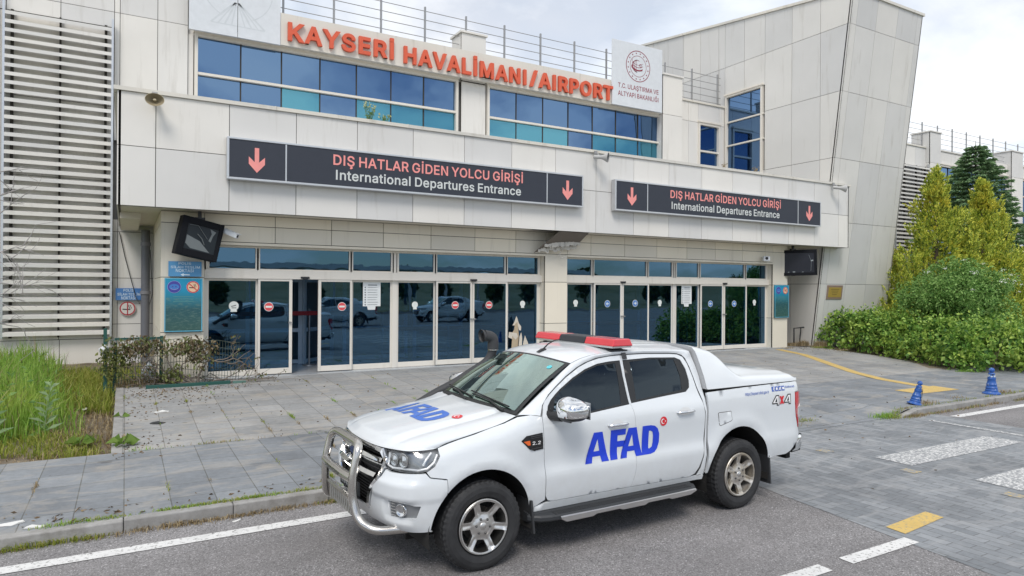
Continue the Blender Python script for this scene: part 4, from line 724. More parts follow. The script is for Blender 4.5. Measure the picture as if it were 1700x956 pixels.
# blank board with the ghost of an old emblem
t = empty('blank_sign_board', label='bleached white sign board with the faint ghost of an old emblem at the roof edge', cat='sign')
mb = MB(); mb.box(1.47, 20.48, 9.53, 2.715, 20.56, 12.0); mb.box(2.73, 20.48, 9.53, 3.895, 20.56, 12.0); mb.box(2.714, 20.5, 9.7, 2.731, 20.55, 12, 1); mb.build('board', [M['white'], M['seam']], t)
GH = simple('ghost_grey', (.585, .62, .645), .6); mb = MB()
def strip(mb, a, b, w, y, mi=0):
    a, b = Vector(a), Vector(b); d = (b-a).normalized(); n_ = Vector((-d.y, d.x))*w/2
    mb.add([(q.x, y, q.y) for q in (a-n_, b-n_, b+n_, a+n_)], [(0, 1, 2, 3)], mi)
for k in range(9):
    xb = 2.02+1.44*k/8
    if abs(xb-2.72) > .05: strip(mb, (2.70+(xb-2.72)*.08, 10.5), (xb, 9.84), .035 if k % 2 else .05, 20.4785)
strip(mb, (2.02, 9.84), (2.71, 9.84), .03, 20.478); strip(mb, (2.735, 9.84), (3.46, 9.84), .03, 20.478)
ring(mb, 2.72, 10.95, .95, .03, 20.4783, 60, pi*1.06, pi*1.36); ring(mb, 2.72, 10.95, .95, .03, 20.4783, 60, pi*1.64, pi*1.94)
mb.build('emblem_ghost', GH, t)
mb = MB()
for x in (1.98, 3.72, 16.62, 18.5): mb.box(x-.02, 20.45, 9.44, x+.02, 20.62, 9.535)
# departures signs
def dep_sign(x0, x1, d0, d1, ar, t1, t2, label):
    t = empty('direction_sign', label=label, cat='sign', group='departures signs on the canopy'); y = 15.30
    mb = MB(); z0, z1 = 4.70, 5.60
    for a, b, c, d in ((x0, z1-.045, x1, z1), (x0, z0, x1, z0+.045)): mb.box(a, y-.015, b, c, y+.17, d)
    mb.box(x0, y-.014, z0+.045, x0+.045, y+.17, z1-.045); mb.box(x1-.045, y-.014, z0+.045, x1, y+.17, z1-.045)
    for d in (d0, d1): mb.box(d-.016, y-.008, z0+.045, d+.016, y+.1, z1-.045)
    mb.build('frame', M['alu'], t, bevel=.006)
    mb = MB(); mb.box(x0+.04, y, z0+.04, x1-.04, y+.05, z1-.04); mb.build('face', M['signface'], t)
    for cx in ar:
        mb = MB(); f = on(y, .004); w = .045
        mb.prism([(cx-w, 5.41), (cx+w, 5.41), (cx+w, 5.10), (cx+.165, 5.215), (cx+.165, 5.06), (cx, 4.875), (cx-.165, 5.06), (cx-.165, 5.215), (cx-w, 5.10)], f); mb.build('arrow', M['pink'], t)
    mb = MB(); text_flat(mb, 'DIŞ HATLAR GİDEN YOLCU GİRİŞİ', on(y, .005), t1[0], t1[1], 5.15, 5.51, .015); mb.build('lettering', M['pink'], t)
    mb = MB(); text_flat(mb, 'International Departures Entrance', on(y, .005), t2[0], t2[1], 4.82, 5.112, .014); mb.build('lettering', M['signwhite'], t)
dep_sign(1.84, 11.10, 3.05, 9.895, (2.44, 10.57), (4.09, 9.125), (4.15, 9.07), 'longer dark departures sign with pink arrows, left of the grey horn speaker')
dep_sign(12.23, 21.57, 13.46, 20.32, (12.86, 20.93), (14.365, 19.405), (14.415, 19.347), 'dark departures sign right of the middle horn speaker, over the blue arrow doors')
# roof railings
def railing(X, y, z0, zs, label, x0, x1, zt=11.86):
    t = empty('roof_railing', (X[0], y, z0), label=label, cat='railing')
    for x in X:
        mb = MB(); mb.box(x-.028-X[0], -.028, 0, x+.028-X[0], .028, zt-z0); mb.build('post', M['steel'], t)
    mb = MB()
    for z in zs: mb.tube([(x0-X[0], 0, z-z0), (x1-X[0], 0, z-z0)], .013, 6)
    mb.build('cable', M['steel'], t)
zs = (11.72, 11.42, 11.13, 10.84, 10.58)
railing([4.07+1.53*k for k in range(13)], 21.0, 10.43, zs, 'long steel cable railing on the roof behind the orange airport letters', 3.9, 22.62)
railing([38.43+1.555*k for k in range(24)], 21.0, 10.43, zs, 'steel cable railing on the far right roof above the conifers', 27.3, 75)
# horn speakers
HORN, HB = simple('horn_grey', (.42, .42, .41), .45), simple('horn_cream', (.66, .58, .40), .5)
def horn(loc, d, r, mat, label, flat_=1.0, L=.30):
    t = empty('horn_speaker', loc, label=label, cat='loudspeaker'); d = Vector(d).normalized()
    q = d.to_track_quat('Y', 'Z')
    def tr(o): o.rotation_euler = q.to_euler(); o.scale = (1, 1, flat_)
    prof = [(r*.97, L), (r, L+.01), (r, L+.02), (r*1.04, L+.018), (r*1.02, L), (r*.72, L*.72), (r*.45, L*.42), (r*.36, L*.2), (r*.42, 0), (r*.42, -.12), (r*.36, -.14), (0, -.14)]
    inn = [(r*.96, L+.005), (r*.68, L*.72), (r*.40, L*.42), (0, L*.35)]
    o = MB().lathe(prof, ax=(0, 1, 0), n=28).build('bell', mat, t); tr(o)
    o = MB().lathe(inn, ax=(0, 1, 0), n=28).build('throat', simple('horn_inner', (.30, .25, .16) if mat is HB else (.20, .20, .20), .6), t); tr(o)
    o = MB().lathe([(0, L*.9), (r*.17, L*.86), (r*.2, L*.7), (r*.2, L*.3)], ax=(0, 1, 0), n=16).build('reflector', mat, t); tr(o)
    mb = MB(); mb.tube([(0, 0, 0), (0, .02, .10), (0, .16, .13)], .018, 6); mb.box(-.05, .12, .06, .05, .16, .20); mb.build('bracket', M['steel'], t)
horn((.49, 15.32, 6.16), (-.06, -1, -.16), .168, HB, 'cream rectangular horn speaker on the canopy edge, leftmost of the three', .72, .2)
horn((11.60, 15.26, 6.16), (.62, -.75, -.1), .135, HORN, 'grey round horn speaker between the two dark departures signs', 1, .26)
horn((22.42, 15.26, 6.17), (.72, -.66, -.12), .135, HORN, 'grey round horn speaker at the right end of the canopy', 1, .30)
# hanging monitors
def monitor(c, nrm, w, h, d, rollz, label, broken):
    n_ = Vector(nrm).normalized(); q = (-n_).to_track_quat('Y', 'Z') @ __import__('mathutils').Quaternion((0, 1, 0), rollz)
    t = empty('hanging_monitor', c, label=label, cat='monitor'); 
    def put(o, l=None): o.rotation_euler = q.to_euler(); 
    mb = MB(); mb.box(-w/2, 0, -h/2, w/2, d, h/2); fx, fz = (.20, .14) if broken else (.11, .11)
    fw0 = .13 if broken else .10
    mb.box(-w/2, -.03, -h/2, -w/2+fw0, 0, h/2); mb.box(w/2-.09, -.03, -h/2, w/2, 0, h/2); mb.box(-w/2+fw0, -.029, h/2-fz, w/2-.09, 0, h/2); mb.box(-w/2+fw0, -.029, -h/2, w/2-.09, 0, -h/2+fz)
    o = mb.build('housing', simple('monitor_black', (.006, .007, .010), .7, 0, 0, .2), t, bevel=.008); put(o)
    x0, x1, z0, z1 = -w/2+fw0, w/2-.09, -h/2+fz, h/2-fz
    mb = MB(); mb.box(x0, -.006, z0, x1, .002, z1); o = mb.build('screen', simple('dead_screen', (.018, .024, .03) if broken else (.02, .022, .03), .3, 0, 0, .25), t); put(o)
    mb = MB()
    if broken:
        mb.add([(x0+.02, -.008, z0+.30), (x0+.02, -.008, z0+.12), (x0+.14, -.008, z0+.03), (x1-.10, -.008, z0+.02), (x0+.30, -.008, z0+.22)], [(0, 1, 2, 3, 4)])
        mb.add([(x1-.18, -.009, z1-.02), (x1-.05, -.009, z1-.06), (x1-.10, -.009, z1-.17), (x1-.12, -.009, z1-.30), (x1-.17, -.009, z1-.28), (x1-.13, -.009, z1-.12)], [(0, 1, 2, 3, 4, 5)])
        mb.tube([(x0+.22, -.02, z0+.36), (x0+.32, -.04, z0+.28), (x0+.40, -.03, z0+.16)], .008, 5); mb.tube([(x0+.03, -.02, z1-.03), (x0+.2, -.02, z1-.01), (x1-.25, -.02, z1-.2), (x1-.2, -.02, z0+.3)], .005, 5)
    else:
        for a, b, c_ in ((.32, .04, .02), (.45, .06, .03), (.68, .04, .015)): mb.add([(x0+(x1-x0)*a, -.008, z0+.01), (x0+(x1-x0)*(a+b), -.008, z0+.012), (x0+(x1-x0)*(a+b), -.008, z0+.01+c_), (x0+(x1-x0)*a, -.008, z0+.008+c_)], [(0, 1, 2, 3)])
        mb.tube([(x1-.18, -.008, z1-.08), (x1-.14, -.008, z1-.2), (x1-.10, -.008, z1-.3), (x1-.12, -.008, z0+.05)], .004, 4); mb.add([(x1-.12, -.009, z1-.28), (x1-.04, -.009, z1-.26), (x1-.03, -.009, z1-.30), (x1-.11, -.009, z1-.32)], [(0, 1, 2, 3)])
    o = mb.build('cracks', simple('glass_shards', (.15, .17, .175), .5) if broken else simple('glass_shards', (.30, .34, .35), .5), t); put(o)
    mb = MB(); mb.box(-.035, d/2-.035, h/2-.06, .035, d/2+.035, 4.05-c[2]); mb.box(-.10, d/2-.06, h/2-.02, .10, d/2+.06, h/2+.05); mb.build('hanger', M['black'], t)
monitor((1.385, 15.85, 3.44), (.22, -1, .0), .86, .83, .24, radians(12), 'smashed black monitor hanging askew above the blue notice board on the left', True)
monitor((21.0, 15.95, 3.42), (-.78, -.66, 0), 1.5, .93, .14, radians(-1.5), 'dead flat monitor with a cracked screen hanging by the tower, right of the doors', False)
# security cameras
t = empty('security_camera', (1.98, 16.0, 3.62), label='white bullet camera behind the smashed black monitor', cat='camera')
mb = MB(); dd = Vector((.75, -.55, -.38)).normalized(); sx = dd.cross(Vector((0, 0, 1))).normalized(); uz = sx.cross(dd)
mb.obox((.03, -.05, -.03), sx, dd, uz, .055, .17, .05); mb.obox(Vector((.03, -.05, -.03))+uz*.058+dd*.02, sx, dd, uz, .065, .19, .006); mb.build('housing', M['white'], t, bevel=.006)
mb = MB(); mb.tube([(0, .05, 0), (-.05, .18, .06)], .02, 6); mb.build('bracket', M['white'], t)
mb = MB(); mb.lathe([(0, .172), (.035, .172), (.038, .16)], (.03, -.05, -.03), dd, 14); mb.build('lens', M['black'], t)
t = empty('security_camera', (19.56, 16.02, 3.53), label='small white dome camera at the corner left of the cracked flat monitor', cat='camera')
mb = MB(); mb.obox((0, 0, 0), (.8, -.6, 0), (.6, .8, 0), (0, 0, 1), .11, .13, .08); mb.tube([(0, .05, .0), (0, .18, .05)], .025, 6); mb.build('housing', M['white'], t, bevel=.025, seg=3)
mb = MB(); mb.lathe([(0, .04), (.04, .03), (.055, 0), (.055, -.01)], (-.075, -.10, .01), (-.6, -.8, 0), 16); mb.build('lens', M['black'], t)
# police signs, no smoking sign, notice boards, plaque
SLP = simple('sign_letter_pale', srgb(205, 222, 232), .5)
def police(x0, x1, z0, z1, y, label, arrow):
    t = empty('police_sign', ((x0+x1)/2, y, (z0+z1)/2), label=label, cat='sign', group='blue police signs'); X = lambda x: x-(x0+x1)/2; Z = lambda z: z-(z0+z1)/2
    mb = MB(); mb.box(X(x0), 0, Z(z0), X(x1), .03, Z(z1)); mb.build('board', M['blue_tint'] if arrow else simple('sign_blue_deep', srgb(72, 122, 182), .4), t)
    mb = MB(); w, h = x1-x0, z1-z0; f = on(0, .004); n_ = 4 if arrow else 3; hh = h/n_
    rows = [('POLİS', .30, .68), ('SİLAH TESLİM', .07, .95), ('NOKTASI', .22, .76)]
    for i, (s, a, b) in enumerate(rows):
        zz = Z(z1)-hh*(i+1); text_flat(mb, s, f, X(x0)+w*a, X(x0)+w*b, zz+hh*.14, zz+hh*.95, .01); mb.build('lettering', SLP, t); mb = MB()
    if arrow:
        zz = Z(z0)+hh*.45; mb.prism([(-.09, zz), (-.03, zz+.035), (-.03, zz+.012), (.09, zz+.012), (.09, zz-.012), (-.03, zz-.012), (-.03, zz-.035)], f); mb.build('arrow', SLP, t)
police(.793, 1.441, 2.63, 2.955, 16.13, 'pale blue police sign with a left arrow on the pier beneath the smashed monitor', True)
police(-.229, .377, 2.04, 2.358, 20.70, 'darker blue police sign on the wall beside the grey drainpipe', False)
def cig(mb, cx, cz, r, y, fill, k):
    f = lambda d: on(y-.002*d, .002)
    mb.prism(disc2(cx, cz, r*1.04), f(0), 3); mb.prism(disc2(cx, cz, r), f(1), 0); mb.prism(disc2(cx, cz, r*.83), f(2), 1)
    mb.prism([(cx-r*.62, cz-r*.18), (cx+r*.35, cz-r*.22), (cx+r*.35, cz-r*.08), (cx-r*.62, cz-r*.03)], f(3), 2)
    for j in range(2): mb.tube([(cx+r*(.2+.22*j+.08*sin(i*1.6)), y-.009, cz+r*(-.02+.13*i)) for i in range(5)], r*.035, 4, 2)
    a = 0 if k == 'v' else radians(48); s_ = sin(a); c_ = cos(a)
    mb.prism([(cx+(u*c_-v*s_)*r, cz+(u*s_+v*c_)*r) for u, v in ((-.07, -.86), (.07, -.86), (.07, .86), (-.07, .86))], f(5), 0)
SRED, SPALE = simple('prohibition_red', srgb(168, 46, 58), .5), simple('sign_pale', srgb(206, 204, 200), .6)
mb = MB(); cig(mb, .05, 1.815, .187, 20.745, 0, 'v'); mb.prism(disc2(.05, 1.815, .19), lambda a, b, k: (a, 20.77-.02*k, b), 3)
tag(mb.build('no_smoking_sign', [SRED, SPALE, M['black'], SPALE]), 'round white no smoking sign with a red ring under the darker police sign', 'sign')
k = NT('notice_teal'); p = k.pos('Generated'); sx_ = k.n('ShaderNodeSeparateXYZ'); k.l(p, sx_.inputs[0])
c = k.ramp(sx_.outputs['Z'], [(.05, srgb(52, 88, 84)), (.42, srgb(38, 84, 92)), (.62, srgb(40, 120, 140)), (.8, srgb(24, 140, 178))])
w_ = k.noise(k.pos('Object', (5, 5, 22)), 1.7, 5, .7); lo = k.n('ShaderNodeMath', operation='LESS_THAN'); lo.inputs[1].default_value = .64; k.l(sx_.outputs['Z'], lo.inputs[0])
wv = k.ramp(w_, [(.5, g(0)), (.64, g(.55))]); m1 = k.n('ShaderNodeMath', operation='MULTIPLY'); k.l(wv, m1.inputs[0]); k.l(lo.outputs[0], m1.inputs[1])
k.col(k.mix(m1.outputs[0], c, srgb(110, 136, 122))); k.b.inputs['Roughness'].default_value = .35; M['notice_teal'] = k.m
def nboard(x0, x1, z0, z1, y, label):
    t = empty('notice_board', ((x0+x1)/2, y, z0), label=label, cat='notice board', group='teal notice boards on the piers'); w = x1-x0; h = z1-z0
    mb = MB(); mb.box(-w/2, 0, 0, w/2, .04, h); mb.build('board', M['notice_teal'], t)
    mb = MB(); b = .02
    for q in ((-w/2, 0, w/2, b), (-w/2, h-b, w/2, h), (-w/2, b, -w/2+b, h-b), (w/2-b, b, w/2, h-b)): mb.box(q[0], -.004, q[1], q[2], .0, q[3])
    mb.build('border', simple('notice_border', srgb(92, 168, 196), .4), t)
    mb = MB(); cig(mb, w*.245, h-.19, .125, -.003, 0, 'd'); mb.build('no_smoking_symbol', [simple('symbol_red', srgb(200, 66, 60), .5), simple('symbol_peach', srgb(226, 190, 158), .6), M['black'], simple('symbol_rim', srgb(190, 170, 190), .6)], t)
    mb = MB(); cx, cz, r = -w*.25, h-.19, .125; f = lambda d: on(-.003-.002*d, .002)
    mb.prism(disc2(cx, cz, r*1.06), f(0), 2); mb.prism(disc2(cx, cz, r), f(1), 0); mb.prism([(cx+r*.78*cos(a), cz+r*.5*sin(a)) for a in [i*pi/10 for i in range(20)]], f(2), 1)
    for s_ in (-1, 1): mb.prism(disc2(cx+s_*r*.25, cz+r*.06, r*.12, 10), f(3), 0)
    ring(mb, cx, cz-.01, r*.6, .012, -.012, 20, pi*1.15, pi*1.85, r*.38, 2); mb.build('round_symbol', [simple('symbol_indigo', srgb(66, 66, 150), .5), simple('symbol_azure', srgb(64, 120, 190), .5), simple('symbol_lilac', srgb(150, 150, 205), .5)], t)
    mb = MB(); r = random.Random(int(x0*7)); 
    for i in range(3): strip_x(mb, -w*.30+r.random()*.03, w*.30-r.random()*.03, h-.40-.05*i, .012)
    mb.build('faded_print', simple('faded_print', srgb(84, 140, 140), .6), t)
def strip_x(mb, a, b, z, t_): mb.box(a, -.003, z-t_/2, b, .001, z+t_/2)
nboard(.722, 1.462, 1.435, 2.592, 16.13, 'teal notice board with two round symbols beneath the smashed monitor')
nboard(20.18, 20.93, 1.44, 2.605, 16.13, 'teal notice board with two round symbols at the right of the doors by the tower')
t = empty('brass_plaque', (23.64, yf(2.36)-.006, 2.36), label='small brass plaque in a brown frame on the tower foot', cat='plaque'); t.rotation_euler = (math.atan(.1203)*1.0, 0, 0)
mb = MB(); mb.box(-.47, -.02, -.27, .47, .03, .27); mb.build('frame', simple('plaque_frame', (.26, .19, .15), .5), t, bevel=.005)
mb = MB(); mb.box(-.39, -.024, -.19, .39, -.019, .19); mb.build('plate', simple('brass', (.48, .34, .08), .4, .25), t)
mb = MB()
for i in range(4): strip_b = .12-.07*i; mb.box(-.25+.03*i, -.0265, strip_b-.008, .25-.04*i, -.0235, strip_b+.008)
mb.build('engraving', simple('engraving', (.12, .09, .03), .6), t)
# drainpipe and cable beside the left pier
t = empty('drainpipe', (.46, 20.5, .2), label='thick grey drainpipe between the darker police sign and the left pier', cat='pipe')
mb = MB(); mb.tube([(0, 0, 0), (0, 0, 3.72)], .105, 16); mb.build('pipe', simple('pipe_grey', (.13, .135, .155), .45), t)
mb = MB()
for z in (2.0, 3.3): mb.tube([(0, 0, z), (0, 0, z+.09)], .125, 16)
mb.build('collar', simple('collar_grey', (.2, .2, .22), .5), t)
mb = MB(); mb.tube([(-.15, 20.745, 3.85), (-.02, 20.74, 3.2), (.10, 20.74, 2.7), (.18, 20.70, 2.38), (.24, 20.6, 2.1), (.33, 20.45, 1.95)], .011, 5)
tag(mb.build('loose_cable', M['black']), 'thin loose cable hanging behind the darker police sign', 'cable')
mb = MB(); mb.tube([(.57, 20.6, 3.4), (.61, 20.6, 2.7), (.63, 20.5, 2.2), (.55, 20.4, 1.9)], .008, 5)
tag(mb.build('loose_cable', M['black']), 'thin loose cable hanging between the drainpipe and the left pier', 'cable')
mb = MB(); mb.tube([(22.05, 16.75, .2), (22.05, 16.75, .98), (22.62, 16.75, 1.0)], .03, 8); mb.tube([(22.35, 16.75, .2), (22.45, 16.75, .98)], .022, 8)
tag(mb.build('pipe_stub', M['black']), 'short bent black pipe standing out of the ground at the tower foot', 'pipe')
# torn cardboard on the pane right of the snorkel
t = empty('torn_cardboard', (9.6, 16.36, .36), label='torn beige cardboard pieces taped to the last pane left of the middle pier', cat='cardboard'); rs = random.Random(9)
CB = [simple('cardboard_tan', (.46, .37, .25), .85), simple('cardboard_pale', (.62, .57, .48), .85)]
for i, (pl, m_) in enumerate((([(-.20, .36), (.02, .36), (.06, .72), (.02, 1.0), (.0, 1.12), (-.09, 1.05), (-.11, .9), (-.17, .82), (-.18, .6)], 0), ([(-.17, 1.02), (-.10, 1.12), (-.03, 1.28), (.01, 1.20), (.05, 1.08), (.13, .98), (.12, .87), (.06, .88), (.02, 1.02)], 1),
        ([(-.31, .69), (-.29, .84), (-.02, .80), (.02, .70), (-.07, .60)], 1), ([(.02, .36), (.12, .36), (.13, .66), (.10, .82), (.05, .70)], 1), ([(.13, .40), (.22, .73), (.30, .58), (.38, .42), (.34, .36), (.14, .36)], 1))):
    mb = MB(); y0 = -.012*(i+1); mb.prism(pl, lambda a, b, k: (a, y0-.006*k+.02*sin(a*9+i), b)); mb.build('piece', CB[m_], t)
# kerb posts
BLUE = NT('bollard_blue'); p = BLUE.pos(); BLUE.col(BLUE.mix(BLUE.ramp(BLUE.noise(p, 14, 5, .7), [(.57, g(0)), (.66, g(.8))]), srgb(34, 84, 158), (.35, .42, .52))); BLUE.b.inputs['Roughness'].default_value = .45; BLUE = BLUE.m
BWH = NT('bollard_band'); p = BWH.pos(); BWH.col(BWH.mix(BWH.ramp(BWH.noise(p, 16, 4, .7), [(.48, g(0)), (.53, g(1))]), (.66, .68, .68), srgb(60, 105, 160))); BWH = BWH.m
def bollard(loc, tilt, h, label, band):
    t = empty('bollard', loc, label=label, cat='bollard', group='blue plastic bollards by the kerb'); t.rotation_euler = tilt; s = h/.56; R = lambda z: .122-.072*(z/.42)
    prof = [(0, 0), (.165, 0), (.168, .012), (.16, .03), (.130, .042)]
    for z in (.08, .13, .2): prof += [(R(z-.01), z-.012), (R(z)+.008, z-.004), (R(z)+.008, z+.006), (R(z), z+.012)]
    prof += [(R(.30), .30), (R(.31)+.008, .31), (R(.31)+.008, .325), (R(.40), .40), (R(.41)+.010, .41), (R(.42)+.008, .435), (.040, .445)]
    o = MB().lathe([(a*s, b*s) for a, b in prof], n=28).build('body', BLUE, t)
    o = MB().lathe([(.040*s, .443*s)]+[(.055*s*sin(a), (.495-.055*cos(a))*s) for a in [pi*.16+i*(pi*.84)/9 for i in range(10)]], n=20).build('ball_top', BLUE, t)
    if band: MB().lathe([(R(.335)*s+.003, .332*s), (R(.335)*s+.006, .34*s), (R(.40)*s+.006, .395*s), (R(.40)*s+.002, .402*s)], n=28).build('band', BWH, t)
    mb = MB()
    if not band: mb.prism([(.045, .10), (.10, .16), (.085, .30), (.055, .36), (.03, .28), (.04, .2)], lambda a, b, k: (a, -sqrt(max(.0001, (R(b)+.004)**2-min(a, R(b))**2))-.004*k, b)); mb.build('hole', M['black'], t)
    else: mb.prism(disc2(0, .437, .016, 10), lambda a, b, k: (a-.012, -.058-.012*k, b)); mb.build('hole', M['black'], t)
bollard((13.88, 7.70, .118), (radians(3), radians(13), radians(-20)), .50, 'scuffed blue bollard leaning over beside the crossing, with a hole in its side', False)
bollard((16.85, 7.66, .121), (0, 0, radians(-35)), .60, 'upright blue bollard with a white band near its top, farther along the kerb', True)
# green mesh fence by the left pier
GRN = simple('fence_green', (.018, .085, .07), .45)
t = empty('mesh_fence', (.15, 15.9, .25), label='broken green wire mesh fence with dead vines by the left pier', cat='fence')
for x, y, h, lean in ((-.50, .0, 1.30, .0), (-.34, .05, 1.0, .02), (.50, 0, 1.12, .015)):
    mb = MB(); mb.hexa([(x-.032, y-.032, -.1), (x+.032, y-.032, -.1), (x+.032, y+.032, -.1), (x-.032, y+.032, -.1)], [(x-.032+lean, y-.032, h), (x+.032+lean, y-.032, h), (x+.032+lean, y+.032, h), (x-.032+lean, y+.032, h)]); mb.build('post', GRN, t)
mb = MB(); mb.box(-.34, -.03, 1.06, .53, .02, 1.10); mb.build('top_rail', GRN, t)
mb = MB(); x = -.46
while x < .5: mb.tube([(x, -.035, .05), (x, -.035, 1.09+.03*(int(x*20) % 2))], .0045, 4, cap=False); x += .05
for z in (.1, .3, .5, .7, .9, 1.05): mb.tube([(-.48, -.04, z), (.5, -.04, z)], .005, 4)
mb.build('wire_mesh', GRN, t)
mb = MB()
def bend(x, z): u = (x-.5)/1.55; return (x, -.05-.10*u-.12*u*z+.03*sin(x*5+z*3), .08+z*(.98-.1*u)+.02*sin(x*9))
x = .52
while x < 2.05: mb.tube([bend(x, q/5) for q in range(6)], .0045, 4, cap=False); x += .055
for q in range(7): mb.tube([bend(.52+1.5*i/10, q/6) for i in range(11)], .005, 4, cap=False)
mb.build('wire_mesh', simple('wire_rust_green', (.06, .09, .075), .6), t)
mb = MB(); mb.obox((1.02, -.38, .10), (1, .02, 0), (-.02, 1, 0), (0, 0, 1), .80, .035, .045); o = mb.build('fence_post', GRN, None, (.15, 15.9, .25), bevel=.006); tag(o, 'loose green fence post lying on the paving in front of the dead vines', 'post')
mb = MB(); mb.obox((2.0, -.34, .095), (1, .1, 0), (-.1, 1, 0), (0, 0, 1), .13, .03, .03); o = mb.build('fence_post_stub', simple('fence_green_faded', (.10, .2, .17), .6), None, (.15, 15.9, .25)); tag(o, 'short faded green stub at the right end of the fallen fence post', 'post')
# plastic bag caught behind the fence
mb = MB()
def bag(u, v):
    a = 2*pi*u; r = .15*sin(pi*min(1, .12+v*.88))**.6*(1+.18*mnoise.noise((cos(a)*2, sin(a)*2, v*4))); r *= 1 if v < .75 else 1-.75*(v-.75)/.25
    return (.44+r*cos(a), 16.12+r*.7*sin(a), .32+.5*v)
mb.grid(bag, 24, 14); tag(mb.build('plastic_bag', simple('bag_white', (.62, .66, .70), .4)), 'knotted white plastic bag standing behind the mesh fence', 'bag')
mb = MB()
mb.grid(lambda u, v: (-.36+.1*cos(2*pi*u)*sin(pi*v)*(1+.4*mnoise.noise((u*7, v*6, 1))), 15.86+.06*sin(2*pi*u)*sin(pi*v), 1.12+.2*(v-.5)*(1+.3*mnoise.noise((u*5, v*5, 4)))), 14, 9)
tag(mb.build('plastic_scrap', simple('scrap_white', (.6, .62, .64), .5)), 'crumpled pale plastic scrap caught on the fence post tops', 'plastic')
# ================================================================== THE PICKUP
def pchip(xs, ys):
    xs, ys = list(xs), list(ys); n = len(xs); h = [xs[i+1]-xs[i] for i in range(n-1)]; dl = [(ys[i+1]-ys[i])/h[i] for i in range(n-1)]; m = [0]*n
    m[0], m[-1] = dl[0], dl[-1]
    for i in range(1, n-1):
        if dl[i-1]*dl[i] > 0: w1, w2 = 2*h[i]+h[i-1], h[i]+2*h[i-1]; m[i] = (w1+w2)/(w1/dl[i-1]+w2/dl[i])
    import bisect
    def f(x):
        if x <= xs[0]: return ys[0]+m[0]*(x-xs[0])*.3
        if x >= xs[-1]: return ys[-1]+m[-1]*(x-xs[-1])*.3
        i = bisect.bisect_right(xs, x)-1; t = (x-xs[i])/h[i]; t2, t3 = t*t, t*t*t
        return (2*t3-3*t2+1)*ys[i]+(t3-2*t2+t)*h[i]*m[i]+(-2*t3+3*t2)*ys[i+1]+(t3-t2)*h[i]*m[i+1]
    return f
def sst(a, b, x): t = max(0, min(1, (x-a)/(b-a))); return t*t*(3-2*t)
Wd = pchip([.36, .44, .52, .61, .69, .715, .755, .84, .97, 1.08, 1.16, 1.22, 1.26, 1.30, 1.40, 1.55, 1.68, 1.76], [.842, .873, .893, .907, .9155, .917, .909, .894, .901, .910, .906, .890, .868, .846, .807, .742, .676, .635])
Wfe = pchip([-.9, -.65, -.5, -.38, -.28, -.18, -.10, -.05, -.02, 0, .04], [.83, .885, .905, .916, .918, .912, .896, .868, .838, .806, .74])
Wb = pchip([.36, .50, .60, .72, .80, .95, 1.1, 1.2, 1.28, 1.335], [.84, .885, .905, .916, .903, .906, .912, .908, .897, .878])
zsx = pchip([-.8, -.6, -.42, -.3, -.05, .25, .38, .6, .9], [1.05, 1.055, 1.072, 1.105, 1.155, 1.222, 1.268, 1.32, 1.36])
HZ, WR = .378, .38
def W(x, z):
    w = Wd(z)
    if x < .72:
        f = sst(.72, .36, x); w = w*(1-f)+Wfe(z-zsx(x))*f
    if x > 2.69: w = Wb(z)
    for xc, ry in ((0, .487), (3.22, .53)):
        r = sqrt((x-xc)**2+((z-HZ)*.487/ry)**2); w += .020*sst(.66, .53, r)*sst(.2, .5, z)-.012*sst(.505, .485, r)*sst(.2, .5, z)
    if x > 4.12: w -= .075*((x-4.12)/.22)**2
    return w
OUTL = [(-.40, .915), (-.52, .899), (-.63, .85), (-.715, .76), (-.775, .61), (-.82, .42), (-.845, .2), (-.85, 0), (-.845, -.2)]
_s = [0]
for a, b in zip(OUTL[:-1], OUTL[1:]): _s.append(_s[-1]+math.dist(a, b))
_ox, _ow = pchip(_s, [p[0] for p in OUTL]), pchip(_s, [p[1] for p in OUTL]); SMAX = _s[-2]
def Uw(w):      # perimeter parameter of a point of the nose at half width w
    lo, hi = 0., SMAX
    for i in range(40):
        m = (lo+hi)/2
        if _ow(m) > w: lo = m
        else: hi = m
    return -.40-lo
Ifr = pchip([.34, .42, .48, .56, .64, .70, .80, .85, .90, .98, 1.05, 1.10], [.16, .06, .03, .012, .006, .0, .0, .012, .03, .036, .056, .10])
def side(u, z, d=0., bump=0.):
    """the body's skin along the side (u = x) and round the nose (u < -.4); d = depth below the skin"""
    if u >= -.40:
        e = .004; w = W(u, z); tx = (W(u+e, z)-W(u-e, z))/(2*e); tz = (W(u, z+e)-W(u, z-e))/(2*e); n = Vector((-tx, 1, -tz)).normalized()
        return Vector((u, w, z))-n*d
    s = -.40-u; e = .01; a = Vector((_ox(s), _ow(s))); t = Vector((_ox(min(SMAX+.1, s+e))-_ox(max(0, s-e)), _ow(min(SMAX+.1, s+e))-_ow(max(0, s-e)))).normalized()
    n = Vector((t.y, -t.x)); n = n if n.dot(Vector((-.6, .4))) > 0 else -n
    f = sst(0, .36, s); ins = (.915-W(-.40, z))*(1-f)+Ifr(z)*f-bump
    q = a-n*(ins+d); return Vector((q.x, q.y, z))
def resample(poly, h):
    out = []
    for i in range(len(poly)):
        a, b = Vector(poly[i][:2]), Vector(poly[(i+1) % len(poly)][:2]); n = max(1, int(math.ceil((b-a).length/h)))
        out += [a+(b-a)*(k/n) for k in range(n)]
    return out
def smooth_poly(poly, it=1):
    for _ in range(it):
        q = []
        for i in range(len(poly)):
            a, b = Vector(poly[i]), Vector(poly[(i+1) % len(poly)]); q += [a*.75+b*.25, a*.25+b*.75]
        poly = q
    return [tuple(p) for p in poly]
